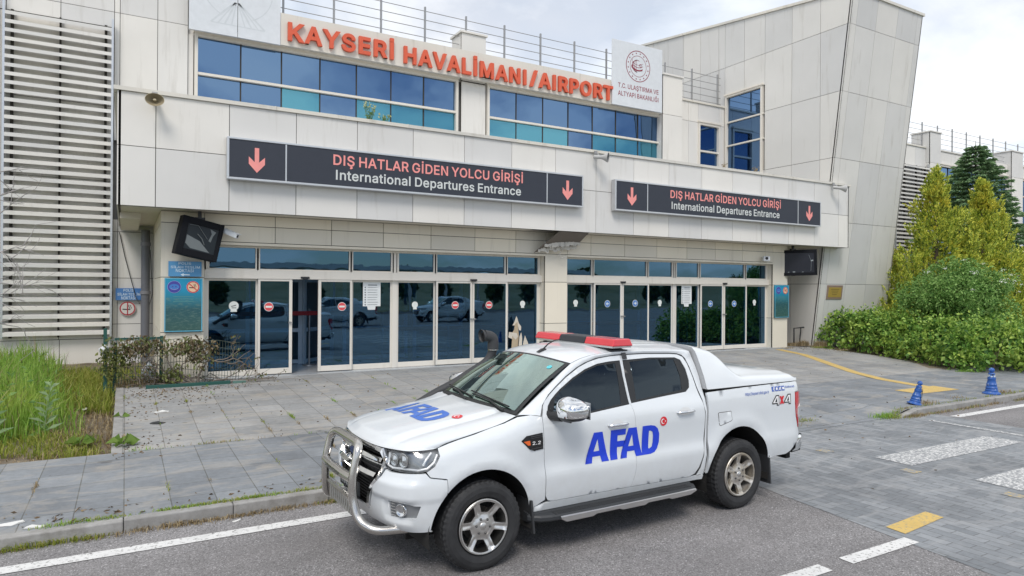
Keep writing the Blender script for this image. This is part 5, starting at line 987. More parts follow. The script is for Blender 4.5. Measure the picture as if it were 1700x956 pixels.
def inset(poly, d):
    P = [Vector(p[:2]) for p in poly]; A = sum(P[i].x*P[(i+1) % len(P)].y-P[(i+1) % len(P)].x*P[i].y for i in range(len(P))); s = 1 if A > 0 else -1; out = []
    for i in range(len(P)):
        e1, e2 = (P[i]-P[i-1]).normalized(), (P[(i+1) % len(P)]-P[i]).normalized(); n1, n2 = Vector((-e1.y, e1.x))*s, Vector((-e2.y, e2.x))*s
        m = n1+n2; m = m/max(.35, m.dot(n1)) if m.length > 1e-6 else n1; out.append(P[i]+m*d)
    return out
def inpoly(P, x, y):
    r = False; n = len(P); j = n-1
    for i in range(n):
        if (P[i][1] > y) != (P[j][1] > y) and x < (P[j][0]-P[i][0])*(y-P[i][1])/(P[j][1]-P[i][1])+P[i][0]: r = not r
        j = i
    return r
def cdt(poly, holes, h):
    loops = [resample(poly, h)]+[resample(q, h) for q in holes]; pts = []; edges = []; lp = []
    for L in loops:
        o = len(pts); pts += L; m = len(L); edges += [(o+i, o+(i+1) % m) for i in range(m)]; lp.append(range(o, o+m))
    B = np.array([p[:] for p in pts]); xs = B[:, 0]; ys = B[:, 1]; gx = np.arange(xs.min()+h*.5, xs.max(), h); gy = np.arange(ys.min()+h*.5, ys.max(), h*.87)
    for j, y in enumerate(gy):
        for x in gx:
            x2 = x+(h/2 if j % 2 else 0)
            if inpoly(loops[0], x2, y) and not any(inpoly(q, x2, y) for q in loops[1:]) and np.min((B[:, 0]-x2)**2+(B[:, 1]-y)**2) > (.55*h)**2: pts.append(Vector((x2, y)))
    r = delaunay_2d_cdt(pts, edges, [], 0, 1e-7); V = r[0]; mp = {}
    for i, src_ in enumerate(r[3]):
        for s_ in src_: mp[s_] = i
    F = []
    for f in r[2]:
        c = (V[f[0]]+V[f[1]]+V[f[2]])/3
        if inpoly(loops[0], c.x, c.y) and not any(inpoly(q, c.x, c.y) for q in loops[1:]):
            ar = (V[f[1]]-V[f[0]]).cross(V[f[2]]-V[f[0]])
            if abs(ar) > 1e-9: F.append(tuple(f) if ar > 0 else tuple(f)[::-1])
    return V, F, [[mp[i] for i in L] for L in lp]
def patch(mb, poly, fn, holes=(), h=.05, skirt=.012, d=0., mi=0, sgn=-1):
    """a shaped panel: fn(a, b, depth) -> (x, w, z); w mirrored by sgn"""
    V, F, L = cdt(poly, holes, h); f = lambda v, dd: (lambda q: (q.x, q.y*sgn, q.z))(fn(v.x, v.y, dd))
    mb.add([f(v, d) for v in V], F if sgn > 0 else [q[::-1] for q in F], mi, True)
    if skirt:
        for lp in L:
            n = len(lp); mb.add([f(V[i], d) for i in lp]+[f(V[i], d+skirt) for i in lp], [(k, (k+1) % n, n+(k+1) % n, n+k) for k in range(n)], mi, False)
    return mb
def paintmat():
    k = NT('white_car_paint'); p = k.pos()
    dirt = k.ramp(k.noise(p, 4, 5, .6), [(.45, g(0)), (.8, g(.16))]); sx = k.n('ShaderNodeSeparateXYZ'); k.l(p, sx.inputs[0])
    hz = k.ramp(sx.outputs['Z'], [(.40, g(1)), (.85, g(0))]); dm = k.mix(1, k.ramp(k.noise(p, 9, 6, .65), [(.35, g(.05)), (.75, g(.34))]), hz, 'MULTIPLY')
    k.col(k.mix(dm, k.mix(dirt, (.655, .69, .715), (.57, .58, .57)), (.46, .44, .40))); k.b.inputs['Roughness'].default_value = .32; k.b.inputs['Coat Weight'].default_value = .75; k.b.inputs['Coat Roughness'].default_value = .05
    return k.m
PW = paintmat(); PLB = simple('black_trim', (.012, .013, .014), .42); PLG = simple('grey_black_plastic', (.035, .037, .04), .6)
def metal(name, c, r):
    k = NT(name); k.col(c); k.b.inputs['Metallic'].default_value = 1; f = k.noise(k.pos(), 6, 3, .5); k.l(k.ramp(f, [(.3, g(r*.9)), (.75, g(r*1.2))]), k.b.inputs['Roughness']); return k.m
CHR = metal('chrome', (.78, .79, .80), .06); INOX = metal('stainless_steel', (.56, .54, .51), .24); ALLOY = metal('alloy_silver', (.66, .65, .63), .32); SILV = metal('silver_trim', (.62, .61, .60), .34)
UNDER = simple('underbody_black', (.012, .012, .012), .85); LINER = simple('wheel_liner', (.016, .015, .014), .9)
GSIDE = clearglass('tinted_side_glass', (.09, .115, .13), (.66, .84, 1), .055, .02); GWS = clearglass('windscreen_glass', (.50, .70, .60), (.80, 1, .92), .32, .02)
BLUEL = simple('vehicle_blue', srgb(18, 60, 204), .4, 0, .2); REDL = simple('vehicle_red', srgb(208, 30, 44), .4, 0, .3); WHL = simple('vehicle_white', (.82, .82, .82), .4)
P = empty('pickup_truck', (2.6357, 5.968, 0), radians(1.40), label='white double cab pickup truck with blue AFAD lettering and red roof light bar', cat='pickup truck')
G = .0018
SHELL = simple('shell_grey', (.13, .135, .14), .7)
# -- outlines in the side view (x, z)
def arc(xc, r, a0, a1, n, ry=None): return [(xc+r*cos(radians(a0+(a1-a0)*i/n)), HZ+(ry or r)*sin(radians(a0+(a1-a0)*i/n))) for i in range(n+1)]
DOOR_TOP = [(.612, 1.25), (.632, 1.287), (.649, 1.339), (.677, 1.381), (.745, 1.432), (.818, 1.48), (.977, 1.571), (1.157, 1.653), (1.28, 1.692), (1.417, 1.72), (1.56, 1.733), (1.712, 1.738)]
DOOR_F = [(.60, .53), (.625, .487), (.69, .478)]; 
DOOR_F = [(.72, .478), (.67, .49), (.645, .53), (.637, .62), (.632, .72), (.618, .95), (.606, 1.12), (.604, 1.20)]+DOOR_TOP+[(1.704, 1.66), (1.680, 1.547), (1.672, 1.40), (1.672, 1.275), (1.690, 1.16), (1.703, 1.0), (1.706, .71), (1.70, .60), (1.675, .505), (1.655, .468)]
DOOR_R = [(1.655, .468), (1.675, .505), (1.70, .60), (1.706, .71), (1.703, 1.0), (1.690, 1.16), (1.672, 1.275), (1.672, 1.40), (1.680, 1.547), (1.704, 1.66), (1.712, 1.738), (2.03, 1.737), (2.40, 1.722), (2.50, 1.712), (2.565, 1.685), (2.595, 1.62), (2.612, 1.50), (2.622, 1.38), (2.645, 1.24), (2.664, 1.12), (2.668, .95), (2.656, .80), (2.637, .66), (2.59, .535), (2.54, .475), (2.47, .452)]
HOLE_F = [(.668, 1.252), (.70, 1.335), (.745, 1.385), (.80, 1.425), (.871, 1.47), (1.046, 1.56), (1.223, 1.63), (1.394, 1.672), (1.55, 1.686), (1.692, 1.69), (1.668, 1.54), (1.660, 1.40), (1.660, 1.275), (1.543, 1.266), (1.107, 1.232), (.80, 1.228)]
GLASS_F = [(.745, 1.262), (.80, 1.395), (.871, 1.45), (1.046, 1.542), (1.223, 1.612), (1.394, 1.655), (1.622, 1.668), (1.60, 1.50), (1.56, 1.288), (1.107, 1.25)]
HOLE_R = [(1.684, 1.282), (1.684, 1.40), (1.692, 1.54), (1.722, 1.69), (2.10, 1.698), (2.45, 1.684), (2.52, 1.655), (2.55, 1.56), (2.548, 1.44), (2.525, 1.375), (2.46, 1.335), (2.1, 1.312)]
GLASS_R = [(1.765, 1.308), (1.815, 1.672), (2.10, 1.682), (2.43, 1.668), (2.445, 1.50), (2.415, 1.362), (2.1, 1.335)]
FENDER = [(.641, .50)]+[(.634, .62), (.629, .72), (.615, .95), (.603, 1.12), (.601, 1.20), (.605, 1.255), (.50, 1.275), (.38, 1.262), (.25, 1.219), (.10, 1.187), (-.05, 1.152), (-.2, 1.124), (-.3, 1.102), (-.395, 1.075), (-.405, 1.02), (-.46, .945), (-.53, .905), (-.50, .865), (-.36, .838)]+arc(0, .487, 136, 0, 26)+[(.487, .37), (.50, .37), (.52, .45)]
BED = [(2.715, 1.318), (3.3, 1.33), (4.20, 1.338), (4.262, 1.325), (4.262, 1.225), (4.168, 1.222), (4.163, 1.087), (4.196, .93), (4.262, .79), (4.285, .72), (4.25, .66), (4.10, .53), (4.03, .502)]+[(3.71, .50)]+arc(3.22, .49, 14, 166, 26, .53)+[(2.735, .46), (2.70, .455), (2.712, .8), (2.715, 1.2)]
TAIL = [(4.174, 1.213), (4.255, 1.214), (4.315, 1.205), (4.325, 1.0), (4.322, .86), (4.30, .80), (4.275, .79), (4.203, .93), (4.17, 1.087)]
for sg in (-1, 1):
    fn = side
    mb = MB(); patch(mb, inset(FENDER, G), fn, h=.045, sgn=sg, skirt=.03); mb.build('fender', PW, P)
    for poly, hole, glass in ((DOOR_F, HOLE_F, GLASS_F), (DOOR_R, HOLE_R, GLASS_R)):
        mb = MB(); patch(mb, inset(poly, G), fn, [hole], .034, .02, 0, 0, sg); dr = mb.build('door', PW, P)
        mb = MB(); patch(mb, inset(hole, -.004), fn, [glass], .07, .01, .007, 0, sg); mb.build('window_trim', PLB, dr)
        mb = MB(); patch(mb, inset(glass, -.004), fn, [], .09, 0, .010, 0, sg); mb.build('window_glass', GSIDE, dr)
        # pull handle in its scoop
        hx, hz_ = (1.465, 1.105) if poly is DOOR_F else (2.372, 1.146)
        mb = MB(); q = lambda a, z, d: (lambda v: (v.x, v.y*sg, v.z))(side(a, z, d))
        mb.tube([q(hx-.115, hz_-.004, .0), q(hx-.10, hz_-.002, -.028), q(hx-.03, hz_, -.036), q(hx+.05, hz_+.001, -.036), q(hx+.10, hz_+.002, -.028), q(hx+.115, hz_+.002, 0)], [.012, .015, .0155, .0155, .015, .012], 10); mb.build('handle', CHR, dr)
        mb = MB(); mb.tube([q(hx+.085, hz_+.001, -.030), q(hx+.112, hz_+.002, -.026)], .0125, 8)
        patch(mb, smooth_poly([(hx-.07, hz_-.035), (hx+.075, hz_-.035), (hx+.085, hz_), (hx+.05, hz_+.045), (hx-.05, hz_+.045), (hx-.085, hz_)], 2), lambda a, b, d: side(a, b, d-.0015), [], .03, .0, 0, 1, sg); mb.build('handle_scoop', [CHR, simple('scoop_shade', (.66, .67, .67), .3, 0, .5)], dr)
    mb = MB(); patch(mb, inset(BED, G), fn, h=.055, sgn=sg, skirt=.03); bd = mb.build('bed_side', PW, P)
    if sg < 0:
        fl = [(2.858, 1.085), (2.875, 1.093), (3.055, 1.094), (3.068, 1.085), (3.075, 1.0), (3.06, .985), (2.90, .945), (2.882, .955)]
        mb = MB(); patch(mb, fl, lambda a, b, d: side(a, b, d-.0012), [inset(fl, .007)], .03, 0, 0, 0, sg); patch(mb, inset(fl, .006), lambda a, b, d: side(a, b, d-.0035), [], .04, .004, 0, 1, sg); mb.build('fuel_flap', [M['seam'], PW], bd)
    mb = MB(); patch(mb, TAIL, lambda a, b, d: side(a, b, d-.006), [], .04, .03, 0, 0, sg)
    patch(mb, [(4.235, 1.035), (4.322, 1.06), (4.322, .88), (4.30, .855), (4.235, .95)], lambda a, b, d: side(a, b, d-.010), [], .04, .005, 0, 1, sg)
    mb.build('tail_lamp', [simple('tail_lamp_red', srgb(200, 22, 34), .12, 0, .8), simple('lamp_clear', (.62, .63, .64), .15, 0, .6)], P)
    mb = MB(); patch(mb, [(.525, .40), (2.66, .40), (2.66, .446), (2.47, .446), (1.655, .462), (.72, .472), (.645, .465), (.525, .45)], fn, [], .08, .02, 0, 0, sg); mb.build('sill', PW, P)
    # dark shell behind the gaps
    mb = MB(); patch(mb, [(-.40, 1.06), (.4, 1.24), (.62, 1.22), (1.7, 1.235), (2.69, 1.28), (2.69, .43), (.53, .43), (.52, .5)]+arc(0, .52, 10, 170, 16)+[(-.50, .45)], lambda a, b, d: side(a, b, d+.045), [], .07, 0, 0, 0, sg)
    patch(mb, [(2.692, 1.31), (4.2, 1.32), (4.28, 1.2), (4.28, .75), (4.03, .54)]+[(3.80, .54)]+arc(3.22, .52, 14, 166, 16, .56)+[(2.692, .47)], lambda a, b, d: side(a, b, d+.045), [], .07, 0, 0, 0, sg)
    nsh = len(mb.f)
    for xc, ry in ((0, .505), (3.22, .55)):
        mb.add([(xc+.505*cos(pi*1.15*i/20-.075*pi), sg*w, HZ+ry*sin(pi*1.15*i/20-.075*pi)) for w in (.40, .885) for i in range(21)], [(i, i+1, 22+i, 21+i) for i in range(20)])
        mb.box(xc-.5, sg*.38, .2, xc+.5, sg*.40, .95)
    mb.mi[:nsh] = [1]*nsh; mb.build('inner_shell', [LINER, SHELL], P)
# pillars and roof rails: a strip between windscreen/roof edge (E) and door seam (B)
E_ = [(.40, .775, 1.270), (.52, .745, 1.335), (.66, .722, 1.425), (.80, .700, 1.513), (.95, .676, 1.608), (1.085, .655, 1.690), (1.20, .650, 1.728), (1.345, .646, 1.757), (1.6, .642, 1.776), (2.04, .640, 1.777), (2.42, .640, 1.766), (2.60, .643, 1.757), (2.685, .655, 1.742)]
E_ += [(x, Wd(z), z) for x, z in ((2.700, 1.69), (2.709, 1.60), (2.712, 1.48), (2.705, 1.36), (2.700, 1.25), (2.698, 1.12), (2.695, .95), (2.692, .80), (2.690, .66), (2.685, .53), (2.680, .455))]
B_ = [(x, Wd(z), z) for x, z in ((.608, 1.258), (.648, 1.345), (.735, 1.432), (.83, 1.494), (.977, 1.578), (1.13, 1.648), (1.24, 1.686), (1.40, 1.724), (1.65, 1.744), (2.03, 1.743), (2.38, 1.730), (2.49, 1.720), (2.55, 1.702), (2.59, 1.665), (2.608, 1.58), (2.620, 1.47), (2.630, 1.37), (2.652, 1.24), (2.671, 1.12), (2.675, .95), (2.664, .80), (2.648, .66), (2.61, .53), (2.56, .455))]
for sg in (-1, 1):
    mb = MB(); n = len(E_)
    def pil(u, v):
        i = min(n-2, int(u*(n-1))); t = u*(n-1)-i; a = Vector(E_[i])*(1-t)+Vector(E_[i+1])*t; b = Vector(B_[i])*(1-t)+Vector(B_[i+1])*t
        v = .05+.90*v; q = a*(1-v)+b*v; k = sin(pi*v)*(.014 if u < .56 else .004); return (q.x-.3*k*(u < .2), (q.y+k*.8)*sg, q.z+k*.6*(u < .56))
    mb.grid(pil, (n-1)*3, 5); mb.build('pillar', PW, P)
    mb = MB(); mb.grid(lambda u, v: (lambda q: (q[0], q[1]*.985, q[2]-.012))(pil(u, -.1+1.2*v)), (n-1)*2, 2); mb.build('pillar_backing', SHELL, P)
# roof
def roofp(u, v):
    t = -1+2*v; k = 5+u*7; i = min(11, int(k)); f = k-i; a = Vector(E_[i])*(1-f)+Vector(E_[i+1])*f; at = abs(t)
    x = a.x-.075*(1-t*t)*max(0, 1-u*2.2)+.02*(1-t*t)*sst(.8, 1, u); z = a.z+.046*(1-at**2.6)*(1-.25*max(0, 1-u*5))
    if u > .42:
        for c in (.0, .28, .56): z += .007*exp(-((at-c)/.075)**2)*sst(.42, .52, u)*sst(1.0, .92, u)
    return (x, t*(a.y-.004), z)
mb = MB(); mb.grid(roofp, 44, 40); mb.build('roof', PW, P)
mb = MB(); mb.grid(lambda u, v: (lambda q: (q[0]+.03*(1-u), q[1]*.97, q[2]-.035))(roofp(u, v)), 10, 10); mb.build('headliner', simple('headliner', (.20, .20, .19), .9), P)
# windscreen
def wsp(u, v, d=0):
    t = -1+2*u; b = Vector((.335+.062*t*t, .765*t, 1.288-.016*t*t)); a = Vector((.998+.085*t*t, .650*t, 1.742-.052*t*t)); q = b*(1-v)+a*v; k = sin(pi*v)*.022+.01
    return (q.x-k*.55+d*.55, q.y, q.z+k*.83-d*.83-.006)
mb = MB(); mb.grid(lambda u, v: wsp(.03+.94*u, .05+.915*v), 24, 14); wsg = mb.build('windscreen', GWS, P)
mb = MB()
for a in ((0, 1, 0, .06), (0, 1, .955, 1.0), (0, .035, 0, 1), (.965, 1, 0, 1)): mb.grid(lambda u, v: wsp(a[0]+(a[1]-a[0])*u, a[2]+(a[3]-a[2])*v, .004), 24 if a[1]-a[0] > .5 else 2, 14 if a[3]-a[2] > .5 else 2)
mb.build('windscreen_border', PLB, wsg)
mb = MB(); mb.grid(lambda u, v: wsp(.46+.08*u, .90+.055*v, .012), 4, 2); mb.box(.955, -.06, 1.62, .985, .06, 1.68); mb.build('interior_mirror', PLB, wsg)
mb = MB(); st = wsp(.105, .83, -.002); mb.add([Vector(wsp(.105+.021*cos(a), .83+.035*sin(a), -.003)) for a in [i*pi/8 for i in range(16)]], [tuple(range(16))], 0); mb.build('sticker', simple('sticker_cyan', srgb(90, 190, 200), .5), wsg)
# bonnet
EDX = [-.415, -.3, -.15, .0, .15, .25, .33, .375]
def bonnet(u, v):
    t = -1+2*v; at = abs(t); s = u
    if at < .82: w = at/.82*.66; uu = Uw(w)
    else: uu = Uw(.66)+( -.40-Uw(.66))*((at-.82)/.18)
    f = side(uu, 1.052+.020*at**3); xr = .355+.02*at*at; wr = .79*at
    xe = -.41+(.375+.41)*s; ze = zsx(xe)+.002
    if at > .82: wr = .648+(.79-.648)*(at-.82)/.18
    x = f.x+(xr-f.x)*s; w = f.y+(wr-f.y)*s if at < .999 else side(xe, ze-.002).y-.004
    if at > .9: q = (at-.9)/.1; w = w*(1-q)+(side(max(xe, -.40), ze-.002).y-.004)*q if s > .001 else w; x = x*(1-q*q)+xe*q*q
    zc = bon_c(s); z = ze+(zc-ze)*(1-at**2.4) if s > 0 else f.z
    if 0 < s < .08: z = f.z+(z-f.z)*sst(-.02, .08, s)
    z += (.013*sst(.70, .56, at)-.006*exp(-((at-.70)/.05)**2))*sst(.0, .12, s)
    return (x, w if t >= 0 else -w, z)
bon_c = pchip([0, .05, .14, .4, .7, 1], [1.050, 1.088, 1.128, 1.192, 1.238, 1.278])
mb = MB(); mb.grid(bonnet, 48, 72); bo = mb.build('bonnet', PW, P)
mb = MB(); mb.grid(lambda u, v: (lambda q: (q[0]+.008, q[1]*.985, q[2]-.028))(bonnet(u, v)), 12, 30); mb.build('bonnet_backing', SHELL, P)
bo_me = bo.data
from mathutils.bvhtree import BVHTree
BV = BVHTree.FromPolygons([v.co for v in bo_me.vertices], [tuple(p.vertices) for p in bo_me.polygons])
def onbon(x, y, k=0):
    h = BV.ray_cast(Vector((x, y, 3)), Vector((0, 0, -1))); z = h[0].z if h[0] else 1.2
    return (x, y, z+.002+.003*k)
mb = MB(); mb.grid(lambda u, v: (.335+.10*u+.05*(2*v-1)**2, -.78+1.56*v, 1.262+.018*u-.012*(2*v-1)**2), 3, 20); mb.build('cowl', PLB, P)
for y0, y1, dz in ((-.62, .02, 0), (.05, .62, 0)):
    mb = MB(); a = Vector(wsp((y0/.765+1)/2, .02, -.02)); b = Vector(wsp((y1/.765+1)/2, .10, -.022)); c = Vector(wsp(((y0+.12)/.765+1)/2, .16, -.02))
    mb.tube([Vector((a.x-.02, a.y, a.z-.01)), a*.5+b*.5+Vector((0, 0, .012)), b], .009, 6); mb.tube([a+Vector((.03, -.02, .02)), b+Vector((.015, .06, .02))], .008, 6); mb.build('wiper', PLB, P)
# -- front: bumper, grille, lamps
def bump_fn(u, z, d=0.):
    s = -.40-u; w = _ow(max(0, s)) if u < -.40 else .95
    b = .0
    if u < -.42: b = .022*sst(.40, .47, w)*sst(.90, .84, w)*sst(.655, .675, z)*sst(.835, .805, z)-.022*sst(.56, .60, w)*sst(.86, .82, w)*sst(.485, .50, z)*sst(.655, .64, z)
    return side(u, z, d, b)
BUMP = [(-.470, .415)]+[(x, z) for x, z in arc(0, .487, 176, 137, 8)]+[(-.36, .832), (-.50, .859), (-.535, .897), (Uw(.63), .882), (Uw(.58), .892), (Uw(.53), .80), (Uw(.44), .72), (Uw(.38), .60), (Uw(.36), .53), (-.40-SMAX, .52), (-.40-SMAX, .42), (Uw(.3), .415), (Uw(.6), .40), (Uw(.80), .395)]
mb = MB()
FZ = [(Uw(.635), .515), (Uw(.63), .652), (-.575, .635), (-.615, .53)]
for sg in (-1, 1): patch(mb, inset(BUMP, .002), bump_fn, [FZ], .026, .03, 0, 0, sg)
bp = mb.build('bumper', PW, P)
HL = [(-.402, 1.062), (-.398, 1.035), (-.455, .952), (-.53, .912), (-.60, .900), (Uw(.60), .898), (Uw(.575), .955), (Uw(.585), 1.03), (Uw(.60), 1.052), (-.60, 1.062), (-.45, 1.072)]
LENS = clearglass('headlamp_lens', (.92, .94, .95), (1, 1, 1), .06, .0); REFL = metal('lamp_reflector', (.62, .63, .64), .16)
for sg in (-1, 1):
    mb = MB(); patch(mb, HL, lambda a, b, d: side(a, b, d+.045), [], .04, -.04, 0, 0, sg); hb = mb.build('headlight', simple('headlamp_housing', (.30, .31, .32), .28, .5), P)
    mb = MB(); patch(mb, inset(HL, .002), lambda a, b, d: side(a, b, d+.004), [], .04, 0, 0, 0, sg); mb.build('lens', LENS, hb)
    mb = MB()
    for uc, zc, r in ((Uw(.765), .985, .048), (Uw(.655), .98, .042)):
        c = side(uc, zc, .03); ax = (Vector(side(uc, zc, 0))-Vector(side(uc, zc, .05))).normalized(); ax = Vector((-.9, .43, 0)).normalized() if ax.length < .1 else ax
        ax = Vector((-.95, .3, 0)).normalized(); mb.lathe([(r*1.25, .012), (r*1.1, .016), (r, .0), (r*.7, .012), (0, .022)], (c.x, c.y*sg, c.z), (ax.x, ax.y*sg, 0), 22)
    mb.build('reflector', REFL, hb)
    mb = MB(); q = lambda a, z, d: (lambda v: (v.x, v.y*sg, v.z))(side(a, z, d))
    mb.tube([q(Uw(.60), 1.03, .012), q(Uw(.595), .93, .012), q(Uw(.66), .915, .012), q(-.60, .918, .012), q(-.52, .932, .012), q(-.46, .975, .012), q(-.425, 1.03, .012)], .011, 8); mb.tube([q(-.47, 1.045, .015), q(-.53, 1.0, .015), q(-.56, .955, .015)], .012, 6); mb.build('light_bar_trim', simple('lamp_trim', (.70, .71, .72), .25, .3), hb)
    # fog lamp and its bezel
    fz = inset(FZ, -.006)
    mb = MB(); patch(mb, fz, lambda a, b, d: side(a, b, d+.034), [], .03, .0, 0, 0, sg); c = side(Uw(.76), .585, .026)
    fb = mb.build('fog_lamp', simple('bezel_silver', (.24, .25, .26), .4, .3), P)
    mb = MB(); mb.lathe([(.052, -.02), (.052, .012), (.046, .014), (.042, .004), (0, .010)], (c.x, c.y*sg, c.z), (-.85, .5*sg, 0), 24); mb.build('lens', REFL, fb)
    mb = MB()
    for k in range(5): mb.tube([q(Uw(.64), .53+.024*k, .022), q(Uw(.70), .53+.024*k, .022)], .004, 4)
    mb.build('bezel_fins', SILV, fb)
# grille
def fr(w, z, d): v = side(Uw(abs(w)), z, d); return Vector((v.x, v.y*(1 if w >= 0 else -1), v.z))
GR = [(0, 1.042), (.50, 1.042), (.578, .985), (.50, .795), (.41, .71), (.345, .60), (.33, .525), (0, .525)]
mb = MB(); GU = [(Uw(w) if w > 0 else -.40-SMAX, z) for w, z in GR]
for sg in (-1, 1): patch(mb, GU, lambda a, b, d: side(a, b, d+.06), [], .06, -.045, 0, 0, sg)
gr = mb.build('grille', simple('grille_black', (.010, .010, .011), .5), P)
mb = MB()
for z in [.55+.028*i for i in range(17)]:
    wm = np.interp(z, [.525, .60, .71, .795, .985, 1.042], [.33, .345, .41, .50, .57, .5])-.02; mb.tube([fr(wm*(-1+2*i/14), z, .05) for i in range(15)], .006, 4)
for w in [-.5+.05*i for i in range(21)]: mb.tube([fr(w, .54 if abs(w) < .32 else .82, .055), fr(w, 1.03, .055)], .004, 4)
mb.build('mesh', simple('grille_mesh', (.03, .03, .032), .4), gr)
mb = MB()
for z, h, wm in ((.945, .038, .53), (.815, .038, .47)):
    n = 20; vs = []
    for i in range(n+1):
        w = wm*(-1+2*i/n)
        for dd, dz in ((.04, -h), (-.005, -h*.75), (-.022, 0), (-.005, h*.75), (.04, h)): v = fr(w, z+dz, dd); vs.append(v)
    mb.add(vs, [(i*5+k, i*5+k+1, (i+1)*5+k+1, (i+1)*5+k) for i in range(n) for k in range(4)], 0, False)
mb.build('grille_bar', CHR, gr)
mb = MB()
for sg in (-1, 1):
    pth = [(0, 1.035), (.2, 1.037), (.40, 1.038), (.50, 1.034), (.562, .99), (.575, .955), (.54, .87), (.495, .79), (.43, .73), (.375, .66), (.345, .57), (.335, .53)]
    for i in range(len(pth)-1):
        pass
    vs = []
    for i, (w, z) in enumerate(pth):
        a = Vector(pth[max(0, i-1)]); b = Vector(pth[min(len(pth)-1, i+1)]); t_ = (b-a).normalized(); nn = Vector((-t_.y, t_.x)); wd = .021 if i > 2 else .016
        for o_, dd in ((-wd, .03), (-wd*.8, -.012), (wd*.8, -.014), (wd, .03)): q = Vector((w, z))-nn*o_; vs.append(fr(max(q.x, .0001)*sg, q.y, dd))
    mb.add(vs, [(i*4+k, i*4+k+1, (i+1)*4+k+1, (i+1)*4+k) for i in range(len(pth)-1) for k in range(3)], 0, False)
mb.build('grille_surround', CHR, gr)
mb = MB(); c = fr(0, .945, -.022)
mb.prism([(.095*cos(a), .04*sin(a)) for a in [i*pi/14 for i in range(28)]], lambda a, b, k: (c.x-.004-.006*k, a, c.z+b)); mb.prism([(.088*cos(a), .034*sin(a)) for a in [i*pi/14 for i in range(28)]], lambda a, b, k: (c.x-.0105-.003*k, a, c.z+b), 1); mb.build('badge', [CHR, simple('badge_blue', (.02, .05, .16), .25)], gr)
mb = MB(); mb.box(-.885, -.26, .60, -.872, .26, .715); pl_ = mb.build('number_plate', simple('plate_dark', (.05, .055, .06), .4), P)
mb = MB(); rs = random.Random(4)
for i in range(7): mb.box(-.889, -.22+.065*i, .625, -.8852, -.22+.065*i+.036, .66+rs.random()*.035)
mb.build('plate_marks', simple('plate_marks', (.35, .36, .36), .5), pl_)
# bull bar
bb = empty('bull_bar'); bb.parent = P
mb = MB(); pts = []
def rnd_path(pts, r=.08, n=5):
    out = [Vector(pts[0])]
    for i in range(1, len(pts)-1):
        a, b, c = map(Vector, pts[i-1:i+2]); d1 = min(r, (a-b).length*.45); d2 = min(r, (c-b).length*.45); p, q = b+(a-b).normalized()*d1, b+(c-b).normalized()*d2
        out += [(p*(1-t)**2+b*2*t*(1-t)+q*t*t) for t in [k/n for k in range(n+1)]]
    return out+[Vector(pts[-1])]
half = [(-.915, -.30, 1.055), (-.93, -.385, 1.035), (-.985, -.395, .80), (-.985, -.40, .62), (-.955, -.47, .46), (-.86, -.60, .40), (-.60, -.66, .395)]
path = [(-.60, .66, .395), (-.86, .60, .40), (-.955, .47, .46), (-.985, .40, .62), (-.985, .395, .80), (-.93, .385, 1.04), (-.905, .30, 1.075), (-.905, -.30, 1.075), (-.93, -.385, 1.04), (-.985, -.395, .80), (-.985, -.40, .62), (-.955, -.47, .46), (-.86, -.60, .40), (-.60, -.66, .395)]
mb.tube(rnd_path(path), .037, 14); mb.build('tube', INOX, bb)
mb = MB(); mb.tube([(-.985, -.39, .80), (-1.0, -.2, .80), (-1.0, .2, .80), (-.985, .39, .80)], .042, 12); mb.build('cross_tube', INOX, bb)
mb = MB(); text_flat(mb, 'RANGER', lambda x, z, k: (-1.043-.002*k, -x, z), -.20, .20, .782, .818, .006); mb.build('lettering', PLB, bb)
mb = MB(); mb.grid(lambda u, v: (-.975+.02*v, -.37+.74*u, .61-.15*v), 2, 2); mb.box(-.985, -.38, .605, -.96, .38, .63); mb.build('skid_plate', INOX, bb)
mb = MB()
for i in range(11): mb.box(-.972, -.335+.06*i, .475, -.9655+.0, -.335+.06*i+.03, .59)
mb.build('skid_plate_slots', simple('slot_dark', (.22, .22, .21), .5), bb)
# -- rear: hard lid, tailgate, bumper
LX = [2.72, 2.90, 3.02, 3.10, 3.18, 3.27, 3.38, 3.55, 3.85, 4.10, 4.22, 4.27, 4.285]
tall = [(.882, 1.345), (.868, 1.40), (.835, 1.49), (.79, 1.585), (.745, 1.675), (.712, 1.735), (.665, 1.775), (.55, 1.792), (.40, 1.797), (.20, 1.80), (0, 1.802)]
low = [(.882, 1.345), (.873, 1.385), (.86, 1.415), (.825, 1.438), (.78, 1.445), (.73, 1.452), (.66, 1.475), (.585, 1.515), (.45, 1.527), (.22, 1.532), (0, 1.534)]
def lsec(x):
    f = sst(3.02, 3.36, x); fc = sst(2.98, 3.20, x); out = []
    for i, (a, b) in enumerate(zip(tall, low)):
        k = f if i < 6 else (f*.35+fc*.65); w = a[0]*(1-f)+b[0]*f; z = a[1]*(1-k)+b[1]*k
        dz = -.055*sst(2.75, 3.08, x)*(1-k)*(i > 3)-.07*sst(3.3, 4.25, x)*(i > 6)-.02*sst(3.4, 4.2, x)*(i in (2, 3, 4, 5, 6))-.09*sst(4.13, 4.30, x)*(i > 6)-.045*sst(4.16, 4.29, x)*(2 <= i <= 6)
        w -= .075*max(0, (x-4.12)/.22)**2; out.append((w, max(1.345, z+dz)))
    return out
SEC = [[Vector((x, w, z)) for w, z in lsec(x)] for x in [2.717+(4.29-2.717)*i/60 for i in range(61)]]
ll = len(SEC[0]); mb = MB(); full = [[Vector((p.x, -p.y, p.z)) for p in s]+[p for p in reversed(s[:-1])] for s in SEC]; m = len(full[0])
mb.add([p for s in full for p in s], [(i*m+k, (i+1)*m+k, (i+1)*m+k+1, i*m+k+1) for i in range(60) for k in range(m-1)], 0, True)
